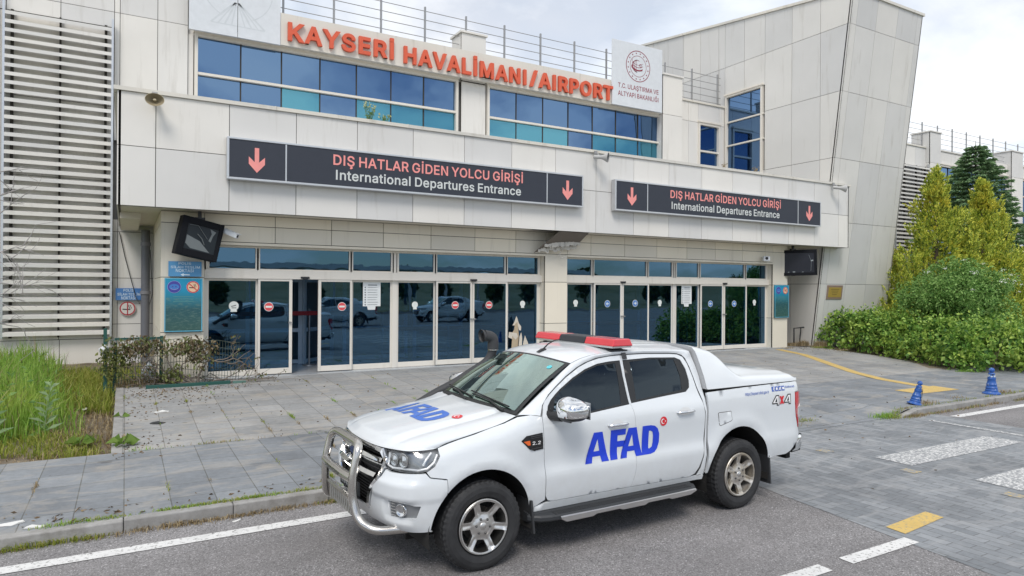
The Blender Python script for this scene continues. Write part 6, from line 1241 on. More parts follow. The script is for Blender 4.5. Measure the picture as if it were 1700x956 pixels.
mb.add(full[0], [tuple(range(m))[::-1]], 0); mb.add(full[-1], [tuple(range(m))], 0)
lid = mb.build('bed_cover', PW, P); ss = lid.modifiers.new('sub', 'SUBSURF'); ss.levels = 1; ss.render_levels = 1
mb = MB(); mb.add([Vector((2.711, p.y*1.001, p.z+.004)) for p in full[0]]+[Vector((2.717, p.y*1.001, p.z+.002)) for p in full[0]], [(k, k+1, m+k+1, m+k) for k in range(m-1)], 0, True); mb.add([Vector((2.713, p.y*1.005, p.z+.004)) for p in full[0]], [tuple(range(m))]); mb.build('cover_seal', simple('seal_grey', (.42, .43, .44), .6), P)
for sg in (-1, 1): mb = MB(); mb.tube([(x, sg*(W(x, 1.335)-.012), 1.340) for x in [2.72+.1*i for i in range(16)]], .008, 6); mb.build('cover_gasket', PLB, P)
mb = MB(); mb.box(4.24, -.80, .66, 4.285, .80, 1.335); mb.build('tailgate', PW, P, bevel=.02)
mb = MB(); mb.box(4.2, -.76, .40, 4.28, .76, .68); mb.box(2.0, -.6, .42, 4.2, .6, .62); mb.build('chassis', UNDER, P)
mb = MB(); pth = [(4.22, -.885), (4.33, -.88), (4.395, -.84), (4.42, -.70), (4.43, 0), (4.42, .70), (4.395, .84), (4.33, .88), (4.22, .885)]
vs = [(x+dx_, y, z) for x, y in pth for z, dx_ in ((.52, -.07), (.55, -.01), (.63, .0), (.685, -.01), (.695, -.05))]
mb.add(vs, [(i*5+k, (i+1)*5+k, (i+1)*5+k+1, i*5+k+1) for i in range(8) for k in range(4)], 0, True); mb.build('rear_bumper', CHR, P)
mb = MB(); mb.hexa([(4.16, -.87, .50), (4.36, -.84, .50), (4.36, .84, .50), (4.16, .87, .50)], [(4.18, -.87, .70), (4.37, -.845, .70), (4.37, .845, .70), (4.18, .87, .70)]); mb.build('bumper_core', PLB, P)
mb = MB(); mb.box(-.66, -.55, .36, 4.1, .55, .50); mb.box(-.45, -.42, .5, .4, .42, .95); mb.box(.50, -.78, .42, 2.66, .78, .47); mb.tube([(-.05, -.78, HZ), (-.05, .78, HZ)], .06, 8); mb.tube([(3.22, -.78, HZ), (3.22, .78, HZ)], .07, 8); mb.lathe([(0, -.14), (.14, -.1), (.16, 0), (.14, .1), (0, .14)], (3.22, 0, HZ), (1, 0, 0), 14); mb.build('underbody', UNDER, P)
for o in list(bpy.data.objects):
    if o.parent and o.type == 'MESH' and any(m and m.name == PW.name for m in o.data.materials): o.cycles.shadow_terminator_offset = .35; o.cycles.shadow_terminator_geometry_offset = .35
# -- cabin inside
mb = MB(); DK = simple('cabin_trim', (.035, .036, .038), .7)
mb.grid(lambda u, v: (.42+.42*u, -.76+1.52*v, 1.255-.02*u-.10*max(0, u-.7)*3+.03*(abs(2*v-1) < .9)*sin(pi*min(1, u*1.4))), 8, 16); mb.box(.78, -.76, .8, .84, .76, 1.21); mb.box(2.60, -.74, .5, 2.64, .74, 1.3); mb.build('dashboard', DK, P)
mb = MB(); sw = Vector((1.02, -.38, 1.14)); ax = Vector((.88, 0, .47)).normalized(); u_ = Vector((0, 1, 0)); v_ = ax.cross(u_); mb.tube([sw+(u_*cos(a)+v_*sin(a))*.185 for a in [2*pi*i/28 for i in range(29)]], .016, 8); mb.tube([sw-u_*.18, sw, sw+u_*.18], .02, 6); mb.tube([sw, sw-ax*.3], .035, 8); mb.build('steering_wheel', PLB, P)
SEAT = simple('seat_cloth', (.045, .047, .055), .9)
for x, y, w in ((1.35, -.38, .25), (1.35, .38, .25), (2.15, 0, .62)):
    mb = MB(); mb.hexa([(x-.1, y-w, .62), (x+.45, y-w, .62), (x+.45, y+w, .62), (x-.1, y+w, .62)], [(x-.12, y-w, .82), (x+.42, y-w, .80), (x+.42, y+w, .80), (x-.12, y+w, .82)])
    mb.hexa([(x+.28, y-w, .78), (x+.42, y-w, .78), (x+.42, y+w, .78), (x+.28, y+w, .78)], [(x+.44, y-w*.85, 1.36), (x+.54, y-w*.85, 1.36), (x+.54, y+w*.85, 1.36), (x+.44, y+w*.85, 1.36)]); st = mb.build('seat', SEAT, P, bevel=.05, seg=3)
    for hy in ((0,) if w < .4 else (-.36, .36)): mb = MB(); mb.box(x+.46, y+hy-.12, 1.39, x+.56, y+hy+.12, 1.57); mb.build('headrest', SEAT, st, bevel=.04, seg=3)
# -- wheels
def tyre_mb():
    mb = MB(); prof = [(.235, -.095), (.255, -.118), (.30, -.132), (.335, -.128), (.358, -.117), (.372, -.104)]
    n = 96; ribs = [-.098, -.062, -.056, -.022, -.016, .016, .022, .056, .062, .098]; full_ = prof+[(.3805 if i in (0, 1, 4, 5, 8, 9) or True else .37, w) for i, w in enumerate(ribs)]+[(r, -w) for r, w in reversed(prof)]; vs = []
    m_ = len(full_)
    for k in range(n):
        a = 2*pi*k/n
        for i, (r, w) in enumerate(full_):
            rr = r; ww = w
            if 6 <= i <= 15:
                j = i-6
                if j in (2, 3, 4, 5, 6, 7) and False: rr -= 0
                if (k % 2) and j in (0, 1, 8, 9): rr -= .008
                if (k % 3 == 0) and j in (3, 4, 5, 6): rr -= .006
            elif i in (5, 16) and k % 2: rr -= .007; 
            elif i in (4, 17) and k % 2: rr -= .002
            vs.append((rr*cos(a), ww, rr*sin(a)))
    fs = [(k*m_+i, ((k+1) % n)*m_+i, ((k+1) % n)*m_+i+1, k*m_+i+1) for k in range(n) for i in range(m_-1)]
    mb.add(vs, fs, 0, False)
    for i0, w0 in ((0, 0),): pass
    return mb
k = NT('tyre_rubber'); p = k.pos(); k.col(k.ramp(k.noise(p, 7, 5, .65), [(.35, (.014, .0145, .016)), (.62, (.028, .029, .031)), (.8, (.06, .058, .055))])); k.b.inputs['Roughness'].default_value = .7; TYR = k.m
k = NT('brake_dust_alloy'); p = k.pos(); k.col(k.mix(k.ramp(k.noise(p, 9, 5, .65), [(.40, g(0)), (.62, g(.7))]), (.60, .58, .55), (.40, .33, .22))); k.b.inputs['Metallic'].default_value = .75; k.b.inputs['Roughness'].default_value = .42; DALLOY = k.m
def rim_face(mb):
    R0 = .226
    def fz(x, z, d=0.):
        r = sqrt(x*x+z*z); a = atan2(z, x)
        y = -.045+.020*sst(.20, .10, r)-.012*sst(.10, .05, r)
        sp_ = abs(((a/(2*pi)*6+.5) % 1)-.5)*2; y += (.006*sst(.2, .55, sp_))*sst(.06, .11, r)*sst(.215, .19, r); y += .011*sst(.20, .10, sp_)*sst(.10, .13, r)*sst(.219, .21, r)
        y -= .014*sst(.195, .222, r)
        return Vector((x, -(.055-y-.045)-.0+0*d, z))+Vector((0, d, 0))
    holes = []
    for kk in range(6):
        c = 2*pi*(kk+.5)/6; q = []
        for r_, da in ((.206, -.375), (.213, -.36), (.2145, -.18), (.215, 0), (.2145, .18), (.213, .36), (.206, .375), (.172, .35), (.130, .285), (.120, .26), (.117, .10), (.117, -.10), (.120, -.26), (.130, -.285), (.172, -.35)): q.append((r_*cos(c+da), r_*sin(c+da)))
        holes.append(smooth_poly(q, 1))
    V, F, L = cdt([(R0*cos(2*pi*i/60), R0*sin(2*pi*i/60)) for i in range(60)], holes, .013)
    mb.add([fz(v.x, v.y) for v in V], F, 0, True)
    for lp in L: n = len(lp); mb.add([fz(V[i].x, V[i].y) for i in lp]+[fz(V[i].x*(.985 if lp is L[0] else 1), V[i].y*(.985 if lp is L[0] else 1), .032) for i in lp], [(q, (q+1) % n, n+(q+1) % n, n+q) for q in range(n)], 0, False)
def wheel(x, sg, mat, rot):
    w = empty('wheel', (x, sg*.785, HZ), pi if sg > 0 else 0); w.parent = P
    s = empty('x'); bpy.data.objects.remove(s)
    o = tyre_mb().build('tyre', TYR, w)
    mb = MB(); mb.lathe([(.238, -.11), (.236, -.122), (.228, -.124), (.222, -.112), (.214, -.07), (.212, .10), (.235, .11)], ax=(0, 1, 0), n=60); rim_face_shift = MB(); rim_face(rim_face_shift)
    mb.add([(a, b-.062, c) for a, b, c in rim_face_shift.v], rim_face_shift.f, 0, True); mb.sm[-len(rim_face_shift.f):] = rim_face_shift.sm
    r = mb.build('rim', mat, w); r.rotation_euler = (0, rot, 0)
    mb = MB(); mb.lathe([(0, -.116), (.028, -.114), (.036, -.106), (.040, -.07)], ax=(0, 1, 0), n=28); o = mb.build('hub_cap', ALLOY, r)
    mb = MB()
    for i in range(6): a = pi/6*(2*i); mb.lathe([(0, -.119), (.008, -.117), (.0115, -.108), (.0125, -.07)], (.066*cos(a), 0, .066*sin(a)), (0, 1, 0), 8)
    mb.build('wheel_nut', simple('nut_dark', (.10, .10, .10), .4, .7), r)
    mb = MB(); mb.lathe([(.20, .02), (.0, .02)], ax=(0, 1, 0), n=30); mb.lathe([(.15, -.01), (.15, .0), (.05, .0)], ax=(0, 1, 0), n=30, mi=1); mb.build('brake', [UNDER, simple('disc_iron', (.09, .085, .08), .5, .6)], w)
    return w
for x in (0, 3.22):
    for sg in (-1, 1): wheel(x, sg, ALLOY if x == 0 else DALLOY, radians(9 if x == 0 else 26))
# mud flaps, running boards
for sg in (-1, 1):
    for x, z0, z1 in ((.475, .22, .52), (3.70, .20, .60)):
        mb = MB(); mb.hexa([(x+.03, sg*.66, z0), (x+.05, sg*.66, z0), (x+.05, sg*.905, z0), (x+.03, sg*.905, z0)], [(x-.0, sg*.66, z1), (x+.02, sg*.66, z1), (x+.02, sg*.905, z1), (x-.0, sg*.905, z1)]); mb.build('mud_flap', PLG, P)
    rb = empty('running_board'); rb.parent = P
    mb = MB(); xs_ = [.47, .50, .56, .66, .80, 1.2, 1.8, 2.2, 2.40, 2.46, 2.49]; wo_ = [.86, .90, .945, .975, .99, .995, .995, .995, .99, .97, .93]
    vs = [];
    for x, wo1 in zip(xs_, wo_):
        for w, z in ((.78, .325), (wo1-.03, .318), (wo1, .338), (wo1, .366), (wo1-.012, .382), (wo1-.03, .384), (.875, .384), (.86, .395), (.78, .40)): vs.append((x, sg*min(w, wo1), z))
    mb.add(vs, [(i*9+k, i*9+k+1, (i+1)*9+k+1, (i+1)*9+k) for i in range(len(xs_)-1) for k in range(8)]); mb.add(vs[:9], [tuple(range(9))]); mb.add(vs[-9:], [tuple(range(9))[::-1]]); mb.build('step', simple('step_black', (.028, .031, .035), .55), rb)
    mb = MB()
    for i in range(5): mb.box(.70, sg*(.895+.018*i)-.004, .384, 2.40, sg*(.895+.018*i)+.004, .3885)
    mb.build('tread_strip', PLG, rb)
    mb = MB(); xs_ = [.74, .80, 1.10, 1.14, 1.42, 1.46, 1.74, 1.78, 2.06, 2.10, 2.36, 2.44]; lo_ = [.345, .312, .312, .328, .328, .312, .312, .328, .328, .312, .318, .345]; vs = []
    for x, z in zip(xs_, lo_): vs += [(x, sg*.985, z-.004), (x, sg*1.006, z), (x, sg*1.006, .358), (x, sg*.99, .366)]
    mb.add(vs, [(i*4+k, i*4+k+1, (i+1)*4+k+1, (i+1)*4+k) for i in range(len(xs_)-1) for k in range(3)]); mb.add(vs[:4], [(0, 1, 2, 3)]); mb.add(vs[-4:], [(3, 2, 1, 0)]); mb.build('step_trim', SILV, rb)
# mirrors
for sg in (-1, 1):
    mr = empty('side_mirror', (.79, sg*1.075, 1.325)); mr.parent = P
    def sup(u, v, sx=.125, sy=.155, sz=.108, e=.78):
        a, b = -pi+2*pi*u, -pi/2+pi*v; pw = lambda t, k: (abs(t)**k)*(1 if t >= 0 else -1)
        return (sx*pw(cos(b), e)*pw(cos(a), e)*(1-.12*pw(sin(a), 1)*-sg), sy*pw(cos(b), e)*pw(sin(a), e), sz*pw(sin(b), e)*(1+.10*pw(sin(a), 1)*-sg))
    mb = MB(); mb.grid(lambda u, v: sup(u, .36+.64*v), 36, 14); mb.build('mirror_cap', CHR, mr)
    mb = MB(); mb.grid(lambda u, v: (lambda q: (q[0]*.985, q[1]*.985, q[2]*.98))(sup(u, .0+.37*v)), 36, 10); mb.tube([(-.05, sg*-.08, -.06), (-.08, sg*-.19, -.075), (-.085, sg*-.235, -.07)], [.05, .042, .05], 10); mb.build('mirror_base', PLB, mr)
    mb = MB(); mb.box(.108, -.125, -.075, .118, .125, .075); mb.build('mirror_glass', REFL, mr)
# fender vents
VENT = [(.365, 1.066), (.42, 1.105), (.588, 1.118), (.600, .972), (.50, .966), (.45, .985)]
for sg in (-1, 1):
    mb = MB(); patch(mb, VENT, lambda a, b, d: side(a, b, d-.006), [], .03, .008, 0, 0, sg); vt = mb.build('fender_vent', PLB, P)
    mb = MB(); q = lambda a, z, d: (lambda v: (v.x, v.y*sg, v.z))(side(a, z, d))
    for z0 in (1.092, 1.078, .984): mb = MB(); mb.tube([q(.455, z0, -.010), q(.585, z0+.008, -.010)], .005, 5); mb.build('vent_slat', PLG, vt)
    mb = MB(); patch(mb, [(.385, 1.058), (.45, 1.062), (.455, 1.022), (.43, 1.022)], lambda a, b, d: side(a, b, d-.010), [], .03, .005, 0, 0, sg); mb.build('side_repeater', simple('amber_lens', (.75, .13, .02), .2, 0, .6), vt)
    if sg < 0: mb = MB(); text_flat(mb, '2.2', lambda x, z, k: (lambda v: (v.x, -v.y, v.z))(side(x, z, -.009-.002*k)), .475, .565, 1.022, 1.052, .012); mb.build('lettering', WHL, vt)
# -- light bar, antenna, snorkel
lb = empty('light_bar', (1.70, 0, 0)); lb.parent = P; zb0, zb1 = 1.832, 1.905
for y0, y1, m_ in ((-.71, -.235, 'r'), (-.23, .23, 'k'), (.235, .71, 'r')):
    mb = MB(); o_ = .02; e0 = .012 if y0 < -.5 else 0; e1 = .012 if y1 > .5 else 0
    mb.hexa([(-.135, y0, zb0), (.135, y0, zb0), (.135, y1, zb0), (-.135, y1, zb0)], [(-.105, y0+e0, zb1), (.105, y0+e0, zb1), (.105, y1-e1, zb1), (-.105, y1-e1, zb1)])
    mb.build('lens' if m_ == 'r' else 'speaker_cover', simple('lightbar_red', (.62, .035, .05), .25, 0, .6) if m_ == 'r' else simple('lightbar_black', (.022, .025, .032), .4), lb, bevel=.012)
mb = MB(); mb.box(-.125, -.69, 1.815, .125, .69, 1.834); mb.build('bar_base', M['alu'], lb)
for sg in (-1, 1):
    mb = MB(); mb.hexa([(-.09, sg*.60, 1.785), (.09, sg*.60, 1.785), (.09, sg*.64, 1.780), (-.09, sg*.64, 1.780)], [(-.06, sg*.54, 1.816), (.06, sg*.54, 1.816), (.06, sg*.58, 1.816), (-.06, sg*.58, 1.816)]); mb.box(-.11, sg*.57, 1.772, .11, sg*.645, 1.79)
    mb.grid(lambda u, v: (.02+.06*u, sg*(.63+.05*v), 1.785-.075*v*v-.01*v), 2, 5); mb.build('bracket', PLG, lb)
mb = MB(); mb.hexa([(1.07, -.13, 1.752), (1.17, -.13, 1.768), (1.17, -.07, 1.768), (1.07, -.07, 1.752)], [(1.12, -.112, 1.785), (1.16, -.112, 1.79), (1.16, -.088, 1.79), (1.12, -.088, 1.785)]); mb.tube([(1.14, -.10, 1.78), (1.20, -.10, 1.83), (1.28, -.10, 1.865), (1.36, -.10, 1.875)], [.010, .008, .006, .005], 6); mb.build('aerial', PLB, P)
sn = empty('snorkel'); sn.parent = P
mb = MB(); mb.tube(rnd_path([(.10, .90, 1.10), (.36, .895, 1.235), (.60, .875, 1.34), (.98, .83, 1.555), (1.045, .815, 1.64), (1.05, .80, 1.765)], .08), .052, 12); mb.build('pipe', PLG, sn)
mb = MB(); mb.tube([(1.05, .80, 1.70), (1.05, .80, 1.715)], .060, 14); mb.build('clamp', INOX, sn)
mb = MB(); mb.tube(rnd_path([(1.05, .80, 1.71), (1.055, .80, 1.85), (.93, .80, 1.875)], .11, 8), .062, 14, cap=False); mb.tube([(.935, .80, 1.872), (.90, .80, 1.868)], [.062, .075], 14, cap=False); mb.lathe([(.06, 0), (0, 0)], (.945, .80, 1.872), (1, 0, 0), 14, 1); mb.build('air_ram', [PLG, UNDER], sn)
# -- lettering on the doors and bonnet
def glyph_mesh(mb, polys, fn, h=.03, mi=0):
    for outer, holes in polys:
        V, F, L = cdt(outer, holes, h); mb.add([fn(v.x, v.y) for v in V], F, mi, True)
def AFAD(x0, x1, z0, z1):
    H = z1-z0; T = x1-x0; X = lambda t: x0+t*T; Z = lambda t: z0+t*H
    A = lambda o: ([(X(o), Z(0)), (X(o+.105), Z(1)), (X(o+.215), Z(1)), (X(o+.305), Z(0)), (X(o+.212), Z(0)), (X(o+.198), Z(.2)), (X(o+.10), Z(.2)), (X(o+.085), Z(0))], [[(X(o+.113), Z(.37)), (X(o+.186), Z(.37)), (X(o+.158), Z(.78))]])
    Fp = [(X(.325), Z(0)), (X(.325), Z(1)), (X(.525), Z(1)), (X(.525), Z(.80)), (X(.418), Z(.80)), (X(.418), Z(.60)), (X(.515), Z(.60)), (X(.515), Z(.40)), (X(.418), Z(.40)), (X(.418), Z(0))]
    D = [(X(.755), Z(0)), (X(.755), Z(1)), (X(.87), Z(1)), (X(.93), Z(.96)), (X(.975), Z(.85)), (X(1), Z(.66)), (X(1), Z(.36)), (X(.975), Z(.16)), (X(.93), Z(.04)), (X(.87), Z(0))]
    Dh = [(X(.848), Z(.19)), (X(.87), Z(.19)), (X(.9), Z(.25)), (X(.91), Z(.40)), (X(.91), Z(.62)), (X(.9), Z(.76)), (X(.87), Z(.81)), (X(.848), Z(.81))]
    return [A(0), (Fp, []), A(.455), (D, [Dh])]
def emblem(mb, cx, cz, r, fn):
    mb.prism(disc2(cx, cz, r, 30), lambda a, b, k: fn(a, b, 0.0005*k), 0)
    c = []
    for i in range(21): a = radians(50+260*i/20); c.append((cx-.18*r+.55*r*cos(a), cz+.55*r*sin(a)))
    for i in range(21): a = radians(310-260*i/20); c.append((cx-.05*r+.43*r*cos(a)*1.0, cz+.43*r*sin(a)))
    mb.prism(c, lambda a, b, k: fn(a, b, .001+.0012*k), 1)
    mb.prism([(cx+.48*r+(.2 if i % 2 == 0 else .09)*r*cos(pi+i*pi/5), cz+(.2 if i % 2 == 0 else .09)*r*sin(pi+i*pi/5)) for i in range(10)], lambda a, b, k: fn(a, b, .001+.0012*k), 1)
fs = lambda x, z, k=0: (lambda v: (v.x, -v.y, v.z))(side(x, z, -.0035-k))
mb = MB(); glyph_mesh(mb, AFAD(1.075, 2.015, .768, 1.055), fs); mb.build('lettering', BLUEL, P)
mb = MB(); emblem(mb, 2.065, 1.078, .047, fs); mb.build('round_emblem', [REDL, WHL], P)
mb = MB(); glyph_mesh(mb, AFAD(-.62, .36, -.325, -.02), lambda a, b: onbon(b+.0, -a, .5), .025); mb.build('lettering', simple('bonnet_blue', srgb(58, 108, 196), .4, 0, .2), P)
mb = MB(); emblem(mb, .425, -.02, .05, lambda a, b, k=0: (lambda q: (q[0], q[1], q[2]+.002+k))(onbon(b, -a, 0))); mb.build('round_emblem', [REDL, WHL], P)
ADB = simple('address_blue', srgb(66, 98, 178), .4)
mb = MB(); mm = lambda x, z, k: fs(x, z, .001*k)
text_flat(mb, 'https://kayseri.afad.gov.tr', mm, 3.30, 3.70, 1.228, 1.270, .008); mb.build('web_address', ADB, P); mb = MB(); text_flat(mb, 'afadkayseri', mm, 3.985, 4.165, 1.268, 1.300, .008); mb.build('account_name', ADB, P)
for i in range(4):
    mb = MB(); x0 = 3.755+.058*i; mb.prism([(x0, 1.25), (x0+.048, 1.25), (x0+.048, 1.302), (x0, 1.302)], mm); 
    ic = ([(x0+.028, 1.252), (x0+.028, 1.272), (x0+.018, 1.272), (x0+.018, 1.280), (x0+.028, 1.28), (x0+.03, 1.296), (x0+.042, 1.296), (x0+.042, 1.288), (x0+.037, 1.28), (x0+.037, 1.252)], disc2(x0+.024, 1.276, .015, 12), [(x0+.008, 1.262), (x0+.03, 1.26), (x0+.042, 1.29), (x0+.028, 1.292), (x0+.024, 1.282), (x0+.010, 1.29), (x0+.014, 1.272)], [(x0+.008, 1.264), (x0+.04, 1.264), (x0+.04, 1.288), (x0+.008, 1.288)])[i]
    mb.prism(ic, lambda a, b, k: fs(a, b, .002+.0008*k), 1); mb.build('icon', [ADB, WHL], P)
mb = MB()
def four(mb, x0, w, z0, z1, mi, o, k0):
    H = z1-z0; X = lambda t: x0+t*w; Z = lambda t: z0+t*H
    mb.prism(inset([(X(.02), Z(.18)), (X(.02), Z(.36)), (X(.52), Z(1)), (X(.92), Z(1)), (X(.92), Z(0)), (X(.62), Z(0)), (X(.62), Z(.18))], o), lambda a, b, k: fs(a, b, k0+.001*k), mi)
for x0 in (3.745, 3.955): four(mb, x0, .135, 1.085, 1.205, 0, 0, 0); four(mb, x0, .135, 1.085, 1.205, 2, .012, .0014)
for x0 in (3.745, 3.955): mb.prism([(x0+.045, 1.128), (x0+.084, 1.128), (x0+.084, 1.178)], lambda a, b, k: fs(a, b, .0028+.0008*k), 0)
for sg_ in (1, -1): mb.prism([(3.875, 1.145-sg_*.045), (3.905, 1.145-sg_*.045), (3.955, 1.145+sg_*.045), (3.925, 1.145+sg_*.045)], lambda a, b, k: fs(a, b, .003+.0006*sg_+.0008*k), 1)
mb.build('drive_badge', [M['black'], REDL, WHL], P)
# ================================================================== PLANTS
RNG = np.random.default_rng(11)
def leafmat(name, stops, patch=None, trans=.28, rough=.55):
    k = NT(name); c = k.ramp(k.rnd(), stops)
    if patch: f = k.ramp(k.noise(k.pos(), patch[0], 4, .6), [(patch[1], g(0)), (patch[2], g(1))]); c = k.mix(f, c, k.ramp(k.rnd(), patch[3]))
    k.col(c); k.b.inputs['Roughness'].default_value = rough; k.b.inputs['Specular IOR Level'].default_value = .3
    tr = k.n('ShaderNodeBsdfTranslucent'); k.l(c, tr.inputs[0]); mx_ = k.n('ShaderNodeMixShader'); mx_.inputs[0].default_value = trans
    k.l(k.b.outputs[0], mx_.inputs[1]); k.l(tr.outputs[0], mx_.inputs[2]); k.l(mx_.outputs[0], k.out.inputs[0]); return k.m
def unit(a): return a/np.maximum(1e-9, np.linalg.norm(a, axis=-1, keepdims=True))
def leaves(mb, pos, d, L, wd, fold=.25, mi=0, droop=0., nrm=None):
    """n leaves: base at pos, pointing along d; each is a folded blade of two quads"""
    n = len(pos); d = unit(d); r = RNG.normal(size=(n, 3)) if nrm is None else nrm; s = unit(np.cross(d, r)); u = np.cross(s, d)
    L = np.broadcast_to(L, (n,))[:, None]; wd = np.broadcast_to(wd, (n,))[:, None]
    mid = pos+d*L*.5; tip = pos+d*L-np.array([0, 0, 1])*L*droop
    V = np.stack([pos, mid+s*wd*.5+u*wd*fold, tip, mid-s*wd*.5+u*wd*fold], 1).reshape(-1, 3); o = len(mb.v)
    mb.v += V.tolist(); F = [(o+4*i, o+4*i+1, o+4*i+2, o+4*i+3) for i in range(n)]
    mb.f += F; mb.mi += [mi]*n; mb.sm += [False]*n
def blades(mb, pos, h, lean, wd, mi=0):
    n = len(pos); a = RNG.uniform(0, 2*np.pi, n); dr = np.stack([np.cos(a), np.sin(a), np.zeros(n)], 1); s = np.stack([-np.sin(a), np.cos(a), np.zeros(n)], 1)
    h = np.broadcast_to(h, (n,))[:, None]; lean = np.broadcast_to(lean, (n,))[:, None]; up_ = np.array([0, 0, 1.]); w = np.broadcast_to(wd, (n,))[:, None]
    p1 = pos+up_*h*.55+dr*h*lean*.25; p2 = pos+up_*h*(1-.3*lean)+dr*h*lean
    V = np.stack([pos-s*w, pos+s*w, p1+s*w*.8, p1-s*w*.8, p2], 1).reshape(-1, 3); o = len(mb.v); mb.v += V.tolist()
    for i in range(n): b = o+5*i; mb.f += [(b, b+1, b+2, b+3), (b+3, b+2, b+4)]
    mb.mi += [mi]*2*n; mb.sm += [False]*2*n
BARK = simple('bark_brown', (.10, .075, .055), .9); TWIG = simple('twig_grey', (.26, .24, .22), .9)
# ---- conifers
GOLD = leafmat('golden_conifer', [(0, (.11, .17, .03)), (.3, (.30, .40, .06)), (.65, (.58, .64, .10)), (1, (.80, .76, .13))], (.6, .53, .70, [(0, (.28, .32, .05)), (.45, (.66, .56, .06)), (1, (.85, .66, .07))]), .25)
def conifer(x, y, z0, H, prof, label, seed):
    global RNG; RNG = np.random.default_rng(seed); rnd = random.Random(seed)
    t = empty('golden_conifer', (x, y, z0), label=label, cat='tree', group='golden conifers by the far wall')
    mb = MB(); mb.tube([(0, 0, -.2), (.02, 0, H*.4), (0, .03, H*.9)], [.16, .11, .02], 8); mb.build('trunk', BARK, t)
    P_, D_, L_, W_ = [], [], [], []
    npl = 190
    for i in range(npl):
        v = 1-(1-rnd.random())**.60 if i > 12 else .86+.13*i/12
        v = min(.985, v*.985); a = i*2.39996+rnd.uniform(-.25, .25); R = prof(v)*(1+.10*sin(3*a+seed)+.08*sin(5*a+12*v))*rnd.uniform(.84, 1.10); zz = v*H
        ph = (.62+.75*rnd.random())*(1 if v < .85 else .62); pr = ph*(.20+.07*rnd.random()); out = rnd.uniform(.22, .55) if v < .8 else .12
        c0 = np.array([cos(a)*(R-pr*.8), sin(a)*(R-pr*.8), zz-ph*.40]); ax = np.array([cos(a)*out, sin(a)*out, 1.]); ax /= np.linalg.norm(ax)
        e1 = np.cross(ax, [0, 1, .1]); e1 /= np.linalg.norm(e1); e2 = np.cross(ax, e1)
        for q in range(9):          # each plume is a bundle of upright fans
            t0 = rnd.random()*2*pi; sx_ = rnd.random()**.7; o_ = (cos(t0)*e1+sin(t0)*e2); b0 = c0+ax*ph*.75*sx_+o_*pr*(1-.55*sx_)*rnd.uniform(.4, 1.05); fl = ph*rnd.uniform(.28, .45); fd = ax+o_*rnd.uniform(.15, .5); fd /= np.linalg.norm(fd)
            m = 26; s = RNG.random(m); sw = np.cross(fd, o_); P_.append(b0+fd*(s*fl)[:, None]+sw*(RNG.normal(size=m)*.045)[:, None]+RNG.normal(size=(m, 3))*.018)
            D_.append(fd+sw*RNG.normal(size=m)[:, None]*.45+RNG.normal(size=(m, 3))*.18); L_.append(RNG.uniform(.07, .14, m)); W_.append(RNG.uniform(.030, .06, m))
    mb = MB(); leaves(mb, np.concatenate(P_), np.concatenate(D_), np.concatenate(L_), np.concatenate(W_), .3)
    # inner shell of the same foliage so that the far side does not shine through
    n = 5200; v = RNG.random(n)**1.1*.95; a = RNG.uniform(0, 2*np.pi, n); R = np.array([prof(q) for q in v])*RNG.uniform(.40, .66, n)
    leaves(mb, np.stack([np.cos(a)*R, np.sin(a)*R, v*H], 1), np.stack([np.cos(a), np.sin(a), np.full(n, 1.1)], 1)+RNG.normal(size=(n, 3))*.4, .16, .09, .25)
    mb.build('crown', GOLD, t)
cp = pchip([0, .06, .15, .28, .45, .62, .78, .9, 1.0], [.85, 1.06, 1.12, 1.04, .86, .64, .40, .20, .03])
conifer(28.5, 15.0, .2, 7.0, lambda v: 1.72*cp(v), 'taller golden conifer next to the grey louvre right of the tower', 4)
conifer(31.3, 14.6, .2, 6.75, lambda v: 1.55*cp(v), 'second golden conifer, farther right, with browner lower branches, before the spruce', 9)
def spruce(x, y, z0, H, R, label):
    global RNG; RNG = np.random.default_rng(3); rnd = random.Random(3)
    t = empty('spruce', (x, y, z0), label=label, cat='tree'); mb = MB(); mb.tube([(0, 0, -.2), (0, 0, H*.5), (0, 0, H)], [.2, .12, .012], 8); mb.build('trunk', BARK, t)
    tw = MB(); lf = MB(); P_, D_, L_ = [], [], []; z = .5
    while z < H-.15:
        v = z/H; r0 = R*(1-v)**.78*(1 if v > .25 else .8)+.06; nb = int(8+12*(1-v)); off = rnd.random()*6
        for b in range(nb):
            a = off+2*pi*b/nb+rnd.uniform(-.25, .25); r = r0*rnd.uniform(.72, 1.08); pts = []
            for q in range(7): s = q/6; pts.append((cos(a)*r*s, sin(a)*r*s, z+(.30-.25*v)*r*(.25*s-.85*s*s+.62*s**3)+rnd.uniform(-.02, .02)))
            tw.tube(pts, [.022*(1-v)+.006-.004*q/6 for q in range(7)], 4, cap=False)
            m = int(45+150*r/R); s = RNG.random(m)**.6; B = np.array(pts); idx = np.clip((s*6).astype(int), 0, 5); f = (s*6-idx)[:, None]; base = B[idx]*(1-f)+B[idx+1]*f
            sd = np.array([-sin(a), cos(a), 0]); fw = np.array([cos(a), sin(a), 0]); sg = RNG.choice([-1, 1], m)[:, None]
            side_len = (RNG.uniform(0, .34, m)*r*(1-s)**.6)[:, None]
            P_.append(base+sd*sg*side_len+fw*side_len*.6+np.array([0, 0, -.12])*side_len); D_.append(fw*.8+sd*sg*.55+np.array([0, 0, -.22])+RNG.normal(size=(m, 3))*.16); L_.append(RNG.uniform(.14, .27, m))
        z += .20+.13*(1-v)
    leaves(lf, np.concatenate(P_), np.concatenate(D_), np.concatenate(L_), .075, .35)
    tw.build('branches', BARK, t); lf.build('crown', leafmat('spruce_needles', [(0, (.09, .18, .09)), (.6, (.21, .34, .16)), (1, (.33, .47, .24))], None, .15), t)
